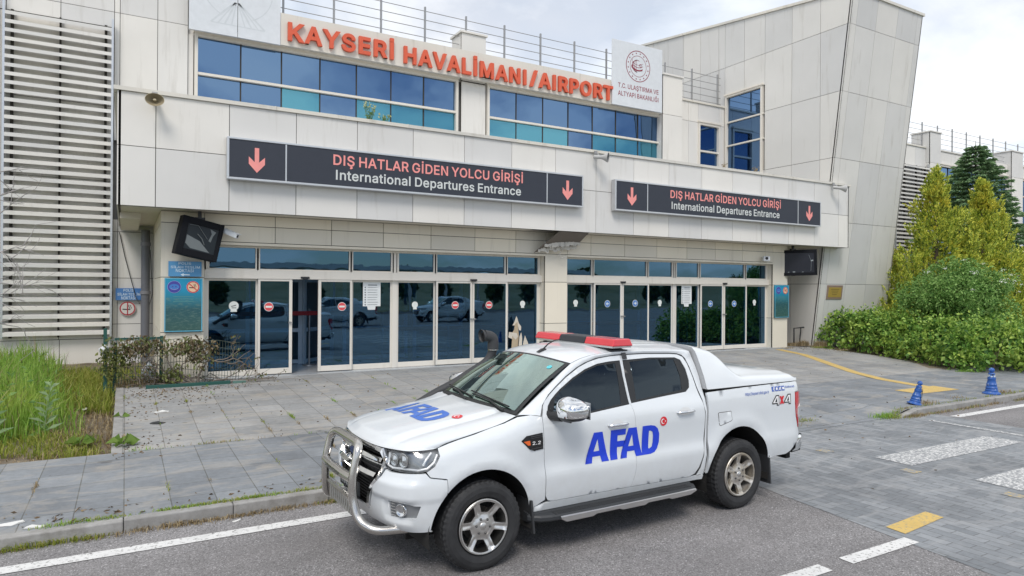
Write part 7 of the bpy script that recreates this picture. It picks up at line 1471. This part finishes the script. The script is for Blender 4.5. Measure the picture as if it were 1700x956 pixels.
spruce(36.6, 17.4, .2, 9.7, 4.3, 'tall dark green spruce standing behind the two golden conifers')
# ---- broad-leaved shrubs
def shrub(name, x, y, z0, rx, ry, rz, n, mat, label, size=.09, flowers=0, seed=1, cat='shrub'):
    global RNG; RNG = np.random.default_rng(seed)
    t = empty(name, (x, y, z0), label=label, cat=cat); mb = MB(); rnd = random.Random(seed)
    for i in range(9): a = rnd.random()*2*pi; mb.tube([(0, 0, -.1), (cos(a)*rx*.3, sin(a)*ry*.3, rz*.7), (cos(a)*rx*.7, sin(a)*ry*.7, rz*(1.1+.5*rnd.random()))], [.035, .022, .006], 5)
    mb.build('stems', BARK, t)
    ncl = 60; cl = []
    for i in range(ncl):
        a = rnd.random()*2*pi; el = math.asin(rnd.uniform(-.35, 1)); k = rnd.uniform(.72, 1.0); cl.append((cos(a)*cos(el)*rx*k, sin(a)*cos(el)*ry*k, rz+sin(el)*rz*k, rnd.uniform(.25, .45)))
    C = np.array(cl); i = RNG.integers(0, ncl, n); dirs = unit(RNG.normal(size=(n, 3))); p = C[i, :3]+dirs*(C[i, 3]*RNG.uniform(.6, 1.0, n))[:, None]
    mb = MB(); leaves(mb, p, dirs*.6+RNG.normal(size=(n, 3))*.5+np.array([0, 0, .15]), RNG.uniform(.7, 1.3, n)*size, RNG.uniform(.45, .7, n)*size, .2, 0, .25)
    m = n//4; dirs = unit(RNG.normal(size=(m, 3))*np.array([1, 1, .8])+np.array([0, 0, .3])); leaves(mb, dirs*np.array([rx, ry, rz])*RNG.uniform(.35, .75, m)[:, None]+np.array([0, 0, rz]), RNG.normal(size=(m, 3)), size*2, size*1.6, .2)
    mb.build('leaves', mat, t)
    if flowers:
        mb = MB()
        for k in range(flowers):
            a = rnd.uniform(-3.3, .2); el = rnd.uniform(.1, 1.35); c = np.array([cos(a)*cos(el)*rx, sin(a)*cos(el)*ry, rz+sin(el)*rz])*1.0; c += unit(c-np.array([0, 0, rz]))*.22
            m = 14; q = RNG.normal(size=(m, 3))*np.array([.045, .045, .015])+c; leaves(mb, q, RNG.normal(size=(m, 3))+np.array([0, 0, .6]), .036, .03, .1)
        mb.build('flower_heads', simple('flower_white', (.72, .74, .66), .7), t)
    return t
HEDGE = leafmat('hedge_leaf', [(0, (.04, .11, .025)), (.4, (.13, .27, .045)), (.75, (.28, .46, .085)), (1, (.42, .58, .15))], (1.6, .48, .60, [(0, (.18, .32, .05)), (1, (.50, .62, .13))]), .28, .4)
shrub('flowering_shrub', 25.2, 12.5, .75, 2.05, 1.6, 1.30, 13000, leafmat('elder_leaf', [(0, (.06, .15, .03)), (.5, (.18, .34, .08)), (1, (.36, .54, .17))], None, .3), 'rounded green shrub with white flower heads rising above the hedge before the golden conifers', .095, 22, 5)
shrub('dark_bush', 38.6, 16.0, .3, 1.9, 1.7, 1.45, 4200, leafmat('dark_leaf', [(0, (.03, .07, .02)), (1, (.09, .16, .045))], None, .2), 'dark green bush at the far right behind the second golden conifer', .12, 0, 8)
# hedge: leafy mound
EDGE = [(22.75, 16.1), (22.55, 14.6), (22.35, 13.2), (21.75, 12.0), (21.1, 11.0), (20.85, 10.35), (21.1, 9.75), (22.0, 9.1), (24, 8.75), (28, 8.7), (34, 8.9), (40, 9.2)]
def hedge_dist(x, y):
    best = 9.
    for (ax, ay), (bx, by) in zip(EDGE[:-1], EDGE[1:]):
        dx_, dy_ = bx-ax, by-ay; t = max(0, min(1, ((x-ax)*dx_+(y-ay)*dy_)/(dx_*dx_+dy_*dy_))); d = math.hypot(x-ax-t*dx_, y-ay-t*dy_)
        if d < best: best = d; s = (dx_*(y-ay)-dy_*(x-ax))
    best = best if s > 0 else -best
    return best+.20*mnoise.noise((x*1.1, y*1.1, 9))
def hedge_h(x, y):
    d = hedge_dist(x, y)
    if d < 0: return -1
    low = sst(22.5, 24.5, x)*sst(11.5, 10.0, y); H = (1.32+.22*mnoise.noise((x*.7, y*.7, 2))+.25*mnoise.noise((x*1.9, y*1.9, 5)))*(1-.55*low)
    return H*min(1, (d+.06)/.5)**.5*(1-.30*sst(2.2, 4.5, d))
RNG = np.random.default_rng(21); rs = random.Random(21)
mb = MB(); P_, D_, S_ = [], [], []; nc = 0
while nc < 760:
    x, y = rs.uniform(20.8, 36) if rs.random() < .35 else rs.uniform(20.8, 26), rs.uniform(8.6, 16.4); d = hedge_dist(x, y)
    if d < .08 or d > 5 or rs.random() > (1 if d < 1.0 else .45): continue
    h = hedge_h(x, y); r = rs.uniform(.14, .34)*(1 if x < 26 else 1.3); z = .12+max(.02, (h-r*.6))*(rs.random()**.7 if d < .7 else rs.uniform(.75, 1.08)); nc += 1
    m = int(30*(r/.24)**1.4); dr = unit(RNG.normal(size=(m, 3))+np.array([-.25 if x < 23 else 0, -.35, .45])); P_ += (np.array([x, y, z])+dr*r*RNG.uniform(.55, 1.05, m)[:, None]).tolist(); D_ += (dr*.7+np.array([0, 0, -.1])).tolist(); S_ += RNG.uniform(.085, .165, m).tolist()
for i in range(5200):       # inner leaves under the clumps
    x, y = rs.uniform(20.9, 30), rs.uniform(8.9, 16.3); d = hedge_dist(x, y)
    if .1 < d < 4: P_.append((x, y, .12+hedge_h(x, y)*rs.uniform(.1, .8))); D_.append((0, 0, .5)); S_.append(.17)
P_ = np.array(P_); P_[:, 2] = np.maximum(P_[:, 2], .13); D_ = np.array(D_)+RNG.normal(size=(len(D_), 3))*.42; S_ = np.array(S_)
t = empty('hedge', (21.5, 11, .1), label='sprawling leafy green hedge along the right edge of the forecourt', cat='hedge')
leaves(mb, P_-np.array([21.5, 11, .1]), D_, S_, S_*.75, .15, 0, .2); mb.build('leaves', HEDGE, t)
mb = MB()      # sprigs sticking out of the top
for i in range(420):
    x, y = rs.uniform(21, 28), rs.uniform(9, 16.2); h = hedge_h(x, y)
    if h < .35: continue
    p = np.array([x-21.5, y-11, h]); m = 9; q = p+np.stack([RNG.normal(size=m)*.05, RNG.normal(size=m)*.05, np.linspace(0, rs.uniform(.12, .42), m)], 1); leaves(mb, q, RNG.normal(size=(m, 3))+np.array([0, 0, .5]), .10, .07, .2)
mb.build('sprigs', HEDGE, t)
mb = MB(); rs2 = random.Random(2)
for i in range(34):
    x, y = rs2.uniform(21.6, 27), rs2.uniform(9.6, 16)
    if hedge_dist(x, y) < .3: continue
    mb.tube([(x-21.5, y-11, -.05), (x-21.5+rs2.uniform(-.2, .2), y-11+rs2.uniform(-.2, .2), .5), (x-21.5+rs2.uniform(-.4, .4), y-11+rs2.uniform(-.4, .4), .95)], [.018, .012, .005], 5)
mb.build('stems', BARK, t)
# ---- left: tall grass, weeds, dead vine
GR_A = leafmat('grass_green', [(0, (.13, .27, .035)), (.5, (.27, .47, .07)), (1, (.46, .64, .16))], (.5, .52, .68, [(0, (.22, .34, .04)), (1, (.48, .56, .13))]), .5)
GR_B = leafmat('grass_yellow', [(0, (.17, .24, .03)), (.6, (.32, .36, .06)), (1, (.46, .43, .13))], None, .45)
GR_D = leafmat('grass_dry', [(0, (.20, .14, .07)), (.6, (.34, .26, .14)), (1, (.48, .40, .25))], None, .25)
def gz(x, y): return soil_l((x+14)/13.86, (y-10.5)/10.4)[2]
RNG = np.random.default_rng(5); rs = random.Random(5)
mb = MB(); pos, hh, ln = [], [], []
while len(pos) < 20000:
    x, y = rs.uniform(-7, -.55), rs.uniform(11.6, 19.8); d = mnoise.noise((x*.55, y*.55, 7)); w = sst(-.35, -1.35, x+.06*(y-12))*sst(11.5, 12.6, y+.5*d)
    if y > 15.2: w = sst(-.9, -1.7, x+.05*(y-15))
    if rs.random() > w: continue
    pos.append((x, y, gz(x, y)-.02)); hh.append(rs.uniform(.35, .95)*(.52+.45*w)*(1+.25*d)*(.55+.45*sst(11.8, 13.4, y))); ln.append(rs.uniform(.05, .4) if rs.random() < .6 else rs.uniform(.4, 1.0))
blades(mb, np.array(pos), np.array(hh), np.array(ln), .0085, 0)
i = RNG.choice(len(pos), 2600, replace=False); pp = np.array(pos)[i]; ph = np.array(hh)[i]; pp[:, 2] += ph*RNG.uniform(.1, .8, len(i)); leaves(mb, pp, RNG.normal(size=(len(i), 3))+np.array([0, 0, .5]), RNG.uniform(.08, .2, len(i)), RNG.uniform(.02, .055, len(i)), .2, 3, .15)
i = RNG.choice(len(pos), 1500, replace=False); blades(mb, np.array(pos)[i], np.array(hh)[i]*1.12, RNG.uniform(.1, .8, len(i)), .006, 2)
m = 5200; x = RNG.uniform(-1.9, .3, m); y = RNG.uniform(14.0, 18.6, m); ok = (x+.30*(y-14) > -1.3) & (x < -.2+.5*(y > 15.9)); x, y = x[ok], y[ok]
blades(mb, np.stack([x, y, [gz(a, b)-.02 for a, b in zip(x, y)]], 1), RNG.uniform(.18, .42, len(x)), RNG.uniform(.2, .8, len(x)), .008, 1)
m = 2600; x = RNG.uniform(-3.2, -.3, m); y = RNG.uniform(11.0, 12.2, m)+.25*np.sin(x*3); blades(mb, np.stack([x, y, [gz(a, b)-.02 for a, b in zip(x, y)]], 1), RNG.uniform(.05, .22, m), RNG.uniform(.2, .9, m), .007, 1)
m = 1500; x = RNG.uniform(-1.0, .0, m); y = RNG.uniform(10.9, 15.8, m); blades(mb, np.stack([x, y, [gz(a, b)-.01 for a, b in zip(x, y)]], 1), RNG.uniform(.05, .20, m), RNG.uniform(.4, 1.2, m), .006, 2)
m = 900; x = RNG.uniform(-3.5, -.1, m); y = RNG.uniform(10.7, 11.3, m); blades(mb, np.stack([x, y, [gz(a, b)-.01 for a, b in zip(x, y)]], 1), RNG.uniform(.02, .09, m), RNG.uniform(.4, 1.2, m), .006, 2)
m = 500; x = RNG.uniform(-.2, .9, m); y = RNG.uniform(15.75, 16.15, m); blades(mb, np.stack([x, y, np.full(m, .30)], 1), RNG.uniform(.1, .35, m), RNG.uniform(.4, 1.3, m), .006, 2)
tag(mb.build('grass', [GR_A, GR_B, GR_D, leafmat('weed_leaf', [(0, (.08, .18, .04)), (1, (.26, .42, .14))], None, .35)]), kind='stuff', label='tall rough green and yellow grass below the louvre screen', cat='grass')
def lance_weed(x, y, h, n, mat, label, size=.2, lean=(0, 0)):
    z = gz(x, y); t = empty('tall_weed', (x, y, z), label=label, cat='weed', group='tall pale weeds in the rough grass'); mb = MB(); mb.tube([(0, 0, -.03), (lean[0]*.4, lean[1]*.4, h*.5), (lean[0], lean[1], h)], [.010, .007, .003], 5); mb.build('stem', mat, t)
    s = np.linspace(.12, 1, n); a = np.arange(n)*2.4; p = np.stack([lean[0]*s, lean[1]*s, h*s], 1); d = np.stack([np.cos(a), np.sin(a), .75-.2*(1-s)], 1); mb = MB(); leaves(mb, p, d, size*(1.15-.65*s), size*.22, .25, 0, .12); mb.build('leaves', mat, t)
WEED = leafmat('weed_pale_green', [(0, (.20, .32, .13)), (1, (.40, .52, .30))], None, .4)
RNG = np.random.default_rng(8)
lance_weed(-2.15, 12.1, 1.0, 26, WEED, 'tallest pale lance leaved weed, nearest the left edge of the grass', .30, (.05, -.08))
lance_weed(-1.62, 11.95, .92, 26, WEED, 'pale lance leaved weed second from the left in the grass', .28, (-.06, -.05))
lance_weed(-1.05, 12.15, .80, 24, WEED, 'pale lance leaved weed nearest the forecourt edging', .26, (.10, -.05))
lance_weed(-2.75, 11.55, .55, 18, WEED, 'short pale weed low at the left front of the grass', .30, (.02, -.15))
RNG = np.random.default_rng(18)
def broad_weed(x, y, z, n, size, label, mat):
    mb = MB(); a = np.arange(n)*2.4; leaves(mb, np.stack([np.cos(a)*.02, np.sin(a)*.02, np.full(n, .02)], 1), np.stack([np.cos(a), np.sin(a), np.full(n, .45)], 1), size, size*.75, .12, 0, .35); o = mb.build('weed', mat, None, (x, y, z)); tag(o, label, 'weed')
BROAD = leafmat('broad_leaf', [(0, (.09, .18, .03)), (1, (.20, .30, .06))], None, .4)
broad_weed(-.02, 11.05, .16, 8, .22, 'round leaved weed hanging over the front corner of the forecourt edging', BROAD)
broad_weed(-.55, 11.45, .14, 9, .20, 'bright broad leaved weed among dry grass left of the forecourt edging', BROAD)
broad_weed(-.05, 13.0, .21, 6, .13, 'small leafy weed crossing the forecourt edging halfway up', BROAD)
# dead vine over the fence
def vine():
    global RNG; RNG = np.random.default_rng(14); rnd = random.Random(14)
    t = empty('dead_vine', (1.25, 15.80, .35), label='withered brown vine with grey twisted stems tangled over the mesh fence', cat='vine')
    mb = MB(); tips = []
    def grow(p, d, r, n, depth):
        pts = [p]; 
        for i in range(n):
            d = (d+Vector((rnd.gauss(0, .30), rnd.gauss(0, .10), rnd.gauss(0, .28)))).normalized(); p = p+d*.085; p = Vector((p.x, max(-.32, min(.12, p.y)), max(.02, min(1.08, p.z)))); pts.append(p)
            if depth < 3 and i > 1 and rnd.random() < .42: grow(p, (d+Vector((rnd.gauss(0, .8), rnd.gauss(0, .2), rnd.gauss(.1, .7)))).normalized(), r*.62, int(n*.7), depth+1)
        if len(pts) > 2:
            mb.tube(pts, [max(.0035, r*(1-.7*i/len(pts))) for i in range(len(pts))], 5); tips.extend(pts[len(pts)//2:])
    for x0, d0, r in ((.02, (-.9, 0, .75), .030), (.05, (-.15, 0, 1), .028), (.10, (.6, 0, .9), .024), (.0, (-1.2, 0, .35), .020), (.35, (.8, 0, .9), .016), (-.75, (.4, 0, .8), .016), (-.95, (-.5, 0, .8), .014), (.55, (.5, 0, .5), .012)): grow(Vector((x0, -.10, .0)), Vector(d0).normalized(), r, 11, 0)
    mb.build('stems', simple('vine_bark', (.17, .145, .12), .9), t)
    mb = MB(); T_ = np.array([tuple(p) for p in tips]); 
    for c, s_, n, mi in (((-.02, -.15, .80), (.34, .05, .17), 420, 0), ((-.95, -.12, .85), (.36, .05, .16), 380, 0), ((-1.45, -.05, .62), (.22, .06, .28), 300, 1), ((.1, -.16, .52), (.2, .05, .22), 110, 0), ((-.45, -.12, .25), (.3, .05, .18), 120, 1)):
        p = np.array(c)+RNG.normal(size=(n, 3))*np.array(s_)*.62; p[:, 2] = np.maximum(p[:, 2], .02); leaves(mb, p, RNG.normal(size=(n, 3))*.5+np.array([0, 0, -.8]), RNG.uniform(.06, .125, n), RNG.uniform(.035, .07, n), .3, mi)
    i = RNG.integers(0, len(T_), 260); leaves(mb, T_[i]+RNG.normal(size=(260, 3))*.02, RNG.normal(size=(260, 3))*.5+np.array([0, 0, -.8]), .07, .04, .3, 0)
    mb.build('leaves', [leafmat('withered_leaf', [(0, (.075, .055, .03)), (.35, (.17, .13, .07)), (.6, (.27, .22, .13)), (.7, (.12, .15, .05)), (1, (.20, .23, .08))], None, .2), leafmat('half_green_leaf', [(0, (.07, .09, .025)), (.6, (.16, .19, .06)), (1, (.26, .27, .09))], None, .25)], t)
vine()
mb = MB(); mb.tube([(1.75, 15.72, .345), (2.1, 15.6, .375), (2.5, 15.55, .36), (2.95, 15.5, .37), (3.4, 15.55, .355)], [.022, .018, .014, .010, .005], 6); mb.tube([(2.5, 15.55, .36), (2.7, 15.75, .38), (2.95, 15.85, .38)], [.010, .007, .004], 5)
tag(mb.build('fallen_branch', TWIG), 'thin dry fallen branch lying before the open sliding door', 'branch')
# bare shrub at the left edge
t = empty('bare_shrub', (-2.35, 15.2, .3), label='bare grey twiggy shrub reaching in at the left edge before the louvre screen', cat='shrub'); rnd = random.Random(31); mb = MB()
def twig(p, d, r, n, depth):
    pts = [p]
    for i in range(n):
        d = (d+Vector((rnd.gauss(0, .12), rnd.gauss(0, .12), rnd.gauss(0, .12)))).normalized(); p = p+d*.11; pts.append(p)
        if depth < 3 and i > 0 and rnd.random() < .55: twig(p, (d+Vector((rnd.gauss(.1, .5), rnd.gauss(0, .3), rnd.gauss(0, .5)))).normalized(), r*.6, max(3, int(n*.65)), depth+1)
    mb.tube(pts, [max(.0035, r*(1-.8*i/len(pts))) for i in range(len(pts))], 4, cap=False)
mb.tube([(0, 0, -.3), (.05, 0, 1.8), (-.05, .1, 3.8), (.0, 0, 5.6)], [.07, .055, .035, .012], 6)
for z in (1.5, 1.9, 2.2, 2.6, 2.9, 3.2, 3.7, 4.1): twig(Vector((0, 0, z)), Vector((.85, -.1, rnd.uniform(-.2, .35))).normalized(), .016, 7, 1)
mb.build('branches', simple('twig_pale', (.36, .34, .33), .9), t)
# weeds on the canopy edge
def tuft(name, loc, n, h, label, flowers, mat=None, cat='weed'):
    global RNG; RNG = np.random.default_rng(int(abs(loc[0])*10)+1); t = empty(name, loc, label=label, cat=cat); mb = MB(); rnd = random.Random(int(abs(loc[0])*10)); tips = []
    for i in range(n):
        dx_, dy_ = rnd.uniform(-.14, .14), rnd.uniform(-.03, .03); hh_ = h*rnd.uniform(.5, 1); mb.tube([(dx_*.3, dy_, -.02), (dx_*.7, dy_, hh_*.5), (dx_, dy_, hh_)], [.005, .004, .003], 4); tips.append((dx_, dy_, hh_))
    mb.build('stems', mat or BROAD, t); mb = MB(); T_ = np.array(tips); i = RNG.integers(0, n, n*9); f = RNG.random((n*9, 1)); leaves(mb, T_[i]*f, RNG.normal(size=(n*9, 3))+np.array([0, 0, .4]), .07, .025, .2); mb.build('leaves', mat or BROAD, t)
    if flowers: mb = MB(); q = np.repeat(T_, 8, 0); leaves(mb, q+RNG.normal(size=q.shape)*.02, RNG.normal(size=q.shape), .035, .03, .2); mb.build('flowers', simple('flower_yellow', (.62, .58, .22), .7), t)
tuft('weed_tuft', (5.02, 15.62, 6.40), 9, .42, 'yellow flowering weed growing on the canopy edge below the left upper window', True)
tuft('weed_tuft', (5.42, 15.64, 6.40), 5, .24, 'small yellow flowering weed just right of the larger one on the canopy edge', True)
tuft('dry_tuft', (17.05, 15.66, 6.40), 5, .28, 'dry weed stalks on the canopy edge below the small window', False, GR_D)
tuft('dry_tuft', (18.55, 15.66, 6.40), 6, .26, 'dry weed stalks on the canopy edge below the tall tower window', False, GR_D)
# weeds in the joints and along the kerbs
RNG = np.random.default_rng(41); rs = random.Random(41); mb = MB()
def strip_weeds(x0, x1, y, z, n, h, mi, yj=.03):
    x = RNG.uniform(x0, x1, n); d = np.array([mnoise.noise((a*1.4, y*3, mi)) for a in x]); k = d > -.25+.3*RNG.random(n); x = x[k]; d = d[k]
    blades(mb, np.stack([x, y+RNG.normal(size=len(x))*yj, np.full(len(x), z)], 1), RNG.uniform(.25, 1.25, len(x))*h*(.65+.8*d), RNG.uniform(.2, 1.3, len(x)), .0042, mi)
for a, b, n in ((-2, 1.3, 1700), (.3, 2.6, 1900), (2.4, 5.9, 700)):
    strip_weeds(a, b, 7.70, .115, int(n*.35), .055, 0, .03); strip_weeds(a, b, 7.71, .115, int(n*.5), .045, 1, .035); strip_weeds(a, b, 7.535, .0, int(n*1.1), .075, 1, .035); strip_weeds(a, b, 7.53, .0, int(n*.5), .06, 2, .04)
strip_weeds(12.8, 24, 7.30, .0, 1900, .09, 2, .05); strip_weeds(12.8, 24, 7.30, .0, 700, .09, 1, .04); strip_weeds(12.8, 22, 7.50, .12, 600, .06, 1, .03)
for cx, cy, n, h, mi in ((12.55, 7.5, 260, .12, 0), (12.75, 7.42, 200, .10, 1), (9.6, 7.9, 200, .06, 1), (10.1, 7.75, 160, .05, 2), (10.7, 7.9, 120, .05, 1), (14.15, 7.6, 120, .12, 2), (17.3, 7.62, 120, .10, 2), (20.9, 10.2, 200, .1, 0), (13.2, 7.35, 200, .1, 2), (15.6, 7.75, 70, .05, 2),
                        (22.0, 16.3, 400, .3, 2), (22.4, 15.9, 400, .3, 2), (21.5, 16.4, 300, .2, 2), (21.9, 15.6, 150, .1, 1), (20.6, 15.9, 120, .06, 2), (22.1, 14.8, 150, .08, 2)):
    p = np.stack([cx+RNG.normal(size=n)*.16, cy+RNG.normal(size=n)*.07, np.zeros(n)], 1); p[:, 2] = [walk_z(a, b) if b < 10.66 else plaza_z(b) for a, b in p[:, :2]]; p[:, 2] *= (p[:, 1] > 7.44); blades(mb, p, RNG.uniform(.3, 1, n)*h, RNG.uniform(.3, 1.2, n), .0045, mi)
for i in range(95):       # clumps in the paving joints
    if i < 62: x = round(rs.uniform(0, 9)/.5)*.5; y = rs.uniform(10.7, 15.5); 
    elif i < 76: x = rs.uniform(0, 6); y = 10.67
    else: x = -1.6+round(rs.uniform(0, 7)/.435)*.435; y = rs.uniform(7.8, 10.5)
    if i >= 76: x = round(x/.435)*.435
    n = rs.randint(8, 40); z = plaza_z(y) if y > 10.66 else walk_z(x, y); sp = rs.uniform(.03, .16)
    blades(mb, np.stack([x+RNG.normal(size=n)*(.012 if i < 62 or i >= 76 else .2), y+RNG.normal(size=n)*(sp if i < 62 or i >= 76 else .02), np.full(n, z)], 1), RNG.uniform(.3, 1, n)*rs.uniform(.03, .085), RNG.uniform(.4, 1.3, n), .004, rs.choice((0, 1, 1, 2)))
tag(mb.build('weeds', [GR_A, GR_B, GR_D]), kind='stuff', label='small green and dry weeds in paving joints and along the kerb', cat='weeds')
# dead leaves, crumbs and twigs scattered on the paving
RNG = np.random.default_rng(51); rs = random.Random(51); mb = MB(); P_ = []
for cx, cy, sx_, sy_, n in ((.6, 15.1, .55, .4, 240), (1.2, 14.2, .5, .5, 80), (.2, 13.6, .25, 1.0, 120), (1.8, 15.4, .8, .25, 160), (.05, 11.0, .25, .3, 90), (3, 13, 2.5, 1.4, 60), (-.5, 7.9, .6, .2, 60), (1.9, 7.9, 1, .25, 70), (6, 12.5, 3, 1.5, 40), (21.6, 15.5, .7, .5, 120), (16, 13, 4, 2, 45), (10.2, 8.3, 2, .5, 60), (12.5, 6.5, 2, 1, 40)):
    P_ += [(rs.gauss(cx, sx_), rs.gauss(cy, sy_)) for _ in range(n)]
P_ = [(x, y) for x, y in P_ if x > 0 or y < 10.6]; p = np.array([(x, y, (plaza_z(y)+.006 if y > 10.66 else walk_z(x, y)+.006 if y > 7.7 else .012)) for x, y in P_]); n = len(p)
leaves(mb, p, np.stack([RNG.normal(size=n), RNG.normal(size=n), RNG.uniform(0, .25, n)], 1), RNG.uniform(.02, .07, n), RNG.uniform(.012, .032, n), .3)
tag(mb.build('dead_leaves', leafmat('litter_leaf', [(0, (.05, .04, .028)), (.5, (.14, .10, .06)), (.9, (.26, .17, .09)), (1, (.24, .24, .08))], None, .1)), kind='stuff', label='dry leaves and crumbs scattered over the paving', cat='leaf litter')
def scrap(x, y, z, w, d, mat, label, seed):
    r = random.Random(seed); mb = MB(); n = 9; pl = [(w*(.7+.3*r.random())*cos(2*pi*i/n), d*(.7+.3*r.random())*sin(2*pi*i/n)) for i in range(n)]; mb.prism(pl, lambda a, b, k: (a, b, .004*k+.012*k*sin(a*30+seed))); tag(mb.build('litter', mat, None, (x, y, z)), label, 'litter')
PALE = simple('litter_pale', (.66, .66, .64), .7)
scrap(.55, 13.15, plaza_z(13.15)+.003, .17, .09, PALE, 'flat pale paper scrap on the paving near the forecourt edging', 1)
scrap(.46, 12.3, plaza_z(12.3)+.003, .13, .12, simple('litter_black', (.03, .032, .034), .8), 'black flattened stain of tar on the paving near the pale scrap', 2)
scrap(-.72, 7.75, .123, .10, .05, PALE, 'crumbled white mortar lump on the walkway near the left kerb', 3)
scrap(-.95, 7.95, .123, .14, .06, PALE, 'second, larger white mortar lump on the walkway at the left edge', 5)
scrap(1.0, 7.38, .003, .05, .022, PALE, 'tiny white paper scrap in the gutter by the left kerb', 6)
scrap(-.62, 14.1, .22, .05, .11, simple('litter_cream', (.60, .60, .50), .7), 'cream paper scrap lying in the yellow grass', 7)
# trees across the road behind the camera (they show only in the panes)
RNG = np.random.default_rng(61); rs = random.Random(61); mb = MB()
for i in range(26):
    x = -60+6.5*i+rs.uniform(-2, 2); y = -60+rs.uniform(-7, 7); h = rs.uniform(2.5, 4.2)*(1.6 if i % 5 == 0 else 1); n = 420; d = unit(RNG.normal(size=(n, 3)))
    leaves(mb, np.array([x, y, h*.6])+d*np.array([h*.36, h*.36, h*.45])*RNG.uniform(.55, 1, n)[:, None], RNG.normal(size=(n, 3)), .8, .6, .2)
    mb.tube([(x, y, 0), (x, y, h*.5)], [.2, .12], 6, 1)
tag(mb.build('trees', [leafmat('far_tree_leaf', [(0, (.02, .045, .012)), (1, (.07, .11, .03))], None, .2), BARK]), kind='stuff', label='row of trees across the road', cat='trees')

# white canopy added out of view to reflect bright bars in the panes
t = empty('reflection_canopy', (8, -34, 0), label='long white canopy on slim posts, added out of view for the pane reflections', cat='canopy')
MB().box(-34, -3, 4.2, 40, 3, 4.65).build('roof', M['white'], t)
for i in range(19): MB().box(-34+4*i, -.08, 0, -33.84+4*i, .08, 4.2).build('post', M['white'], t)

for i, (x, y, rz, lab) in enumerate(((-7.5, -9.5, 4, 'plain white pickup added out of view for the pane reflections, westernmost of four'), (.5, -12.0, 178, 'plain white pickup added out of view for the pane reflections, facing the other three'), (9.5, -9.0, 3, 'plain white pickup added out of view for the pane reflections, opposite the brick crossing'), (19, -12.5, -4, 'plain white pickup added out of view for the pane reflections, easternmost of four'))):  # copies of the pickup, added unseen to vary what the panes reflect
    c = P.copy(); COL.objects.link(c); c.location = (x, y, 0); c.rotation_euler = (0, 0, radians(rz)); c['label'] = lab; c['group'] = 'pickups added for the pane reflections'
    for ch in kids(P):
        if ch.name.split('.')[0] in ('lettering', 'round_emblem', 'light_bar', 'bull_bar', 'snorkel', 'web_address', 'account_name', 'icon', 'drive_badge', 'bonnet_backing', 'inner_shell', 'seat', 'aerial', 'wiper'): continue
        dup(ch, c)
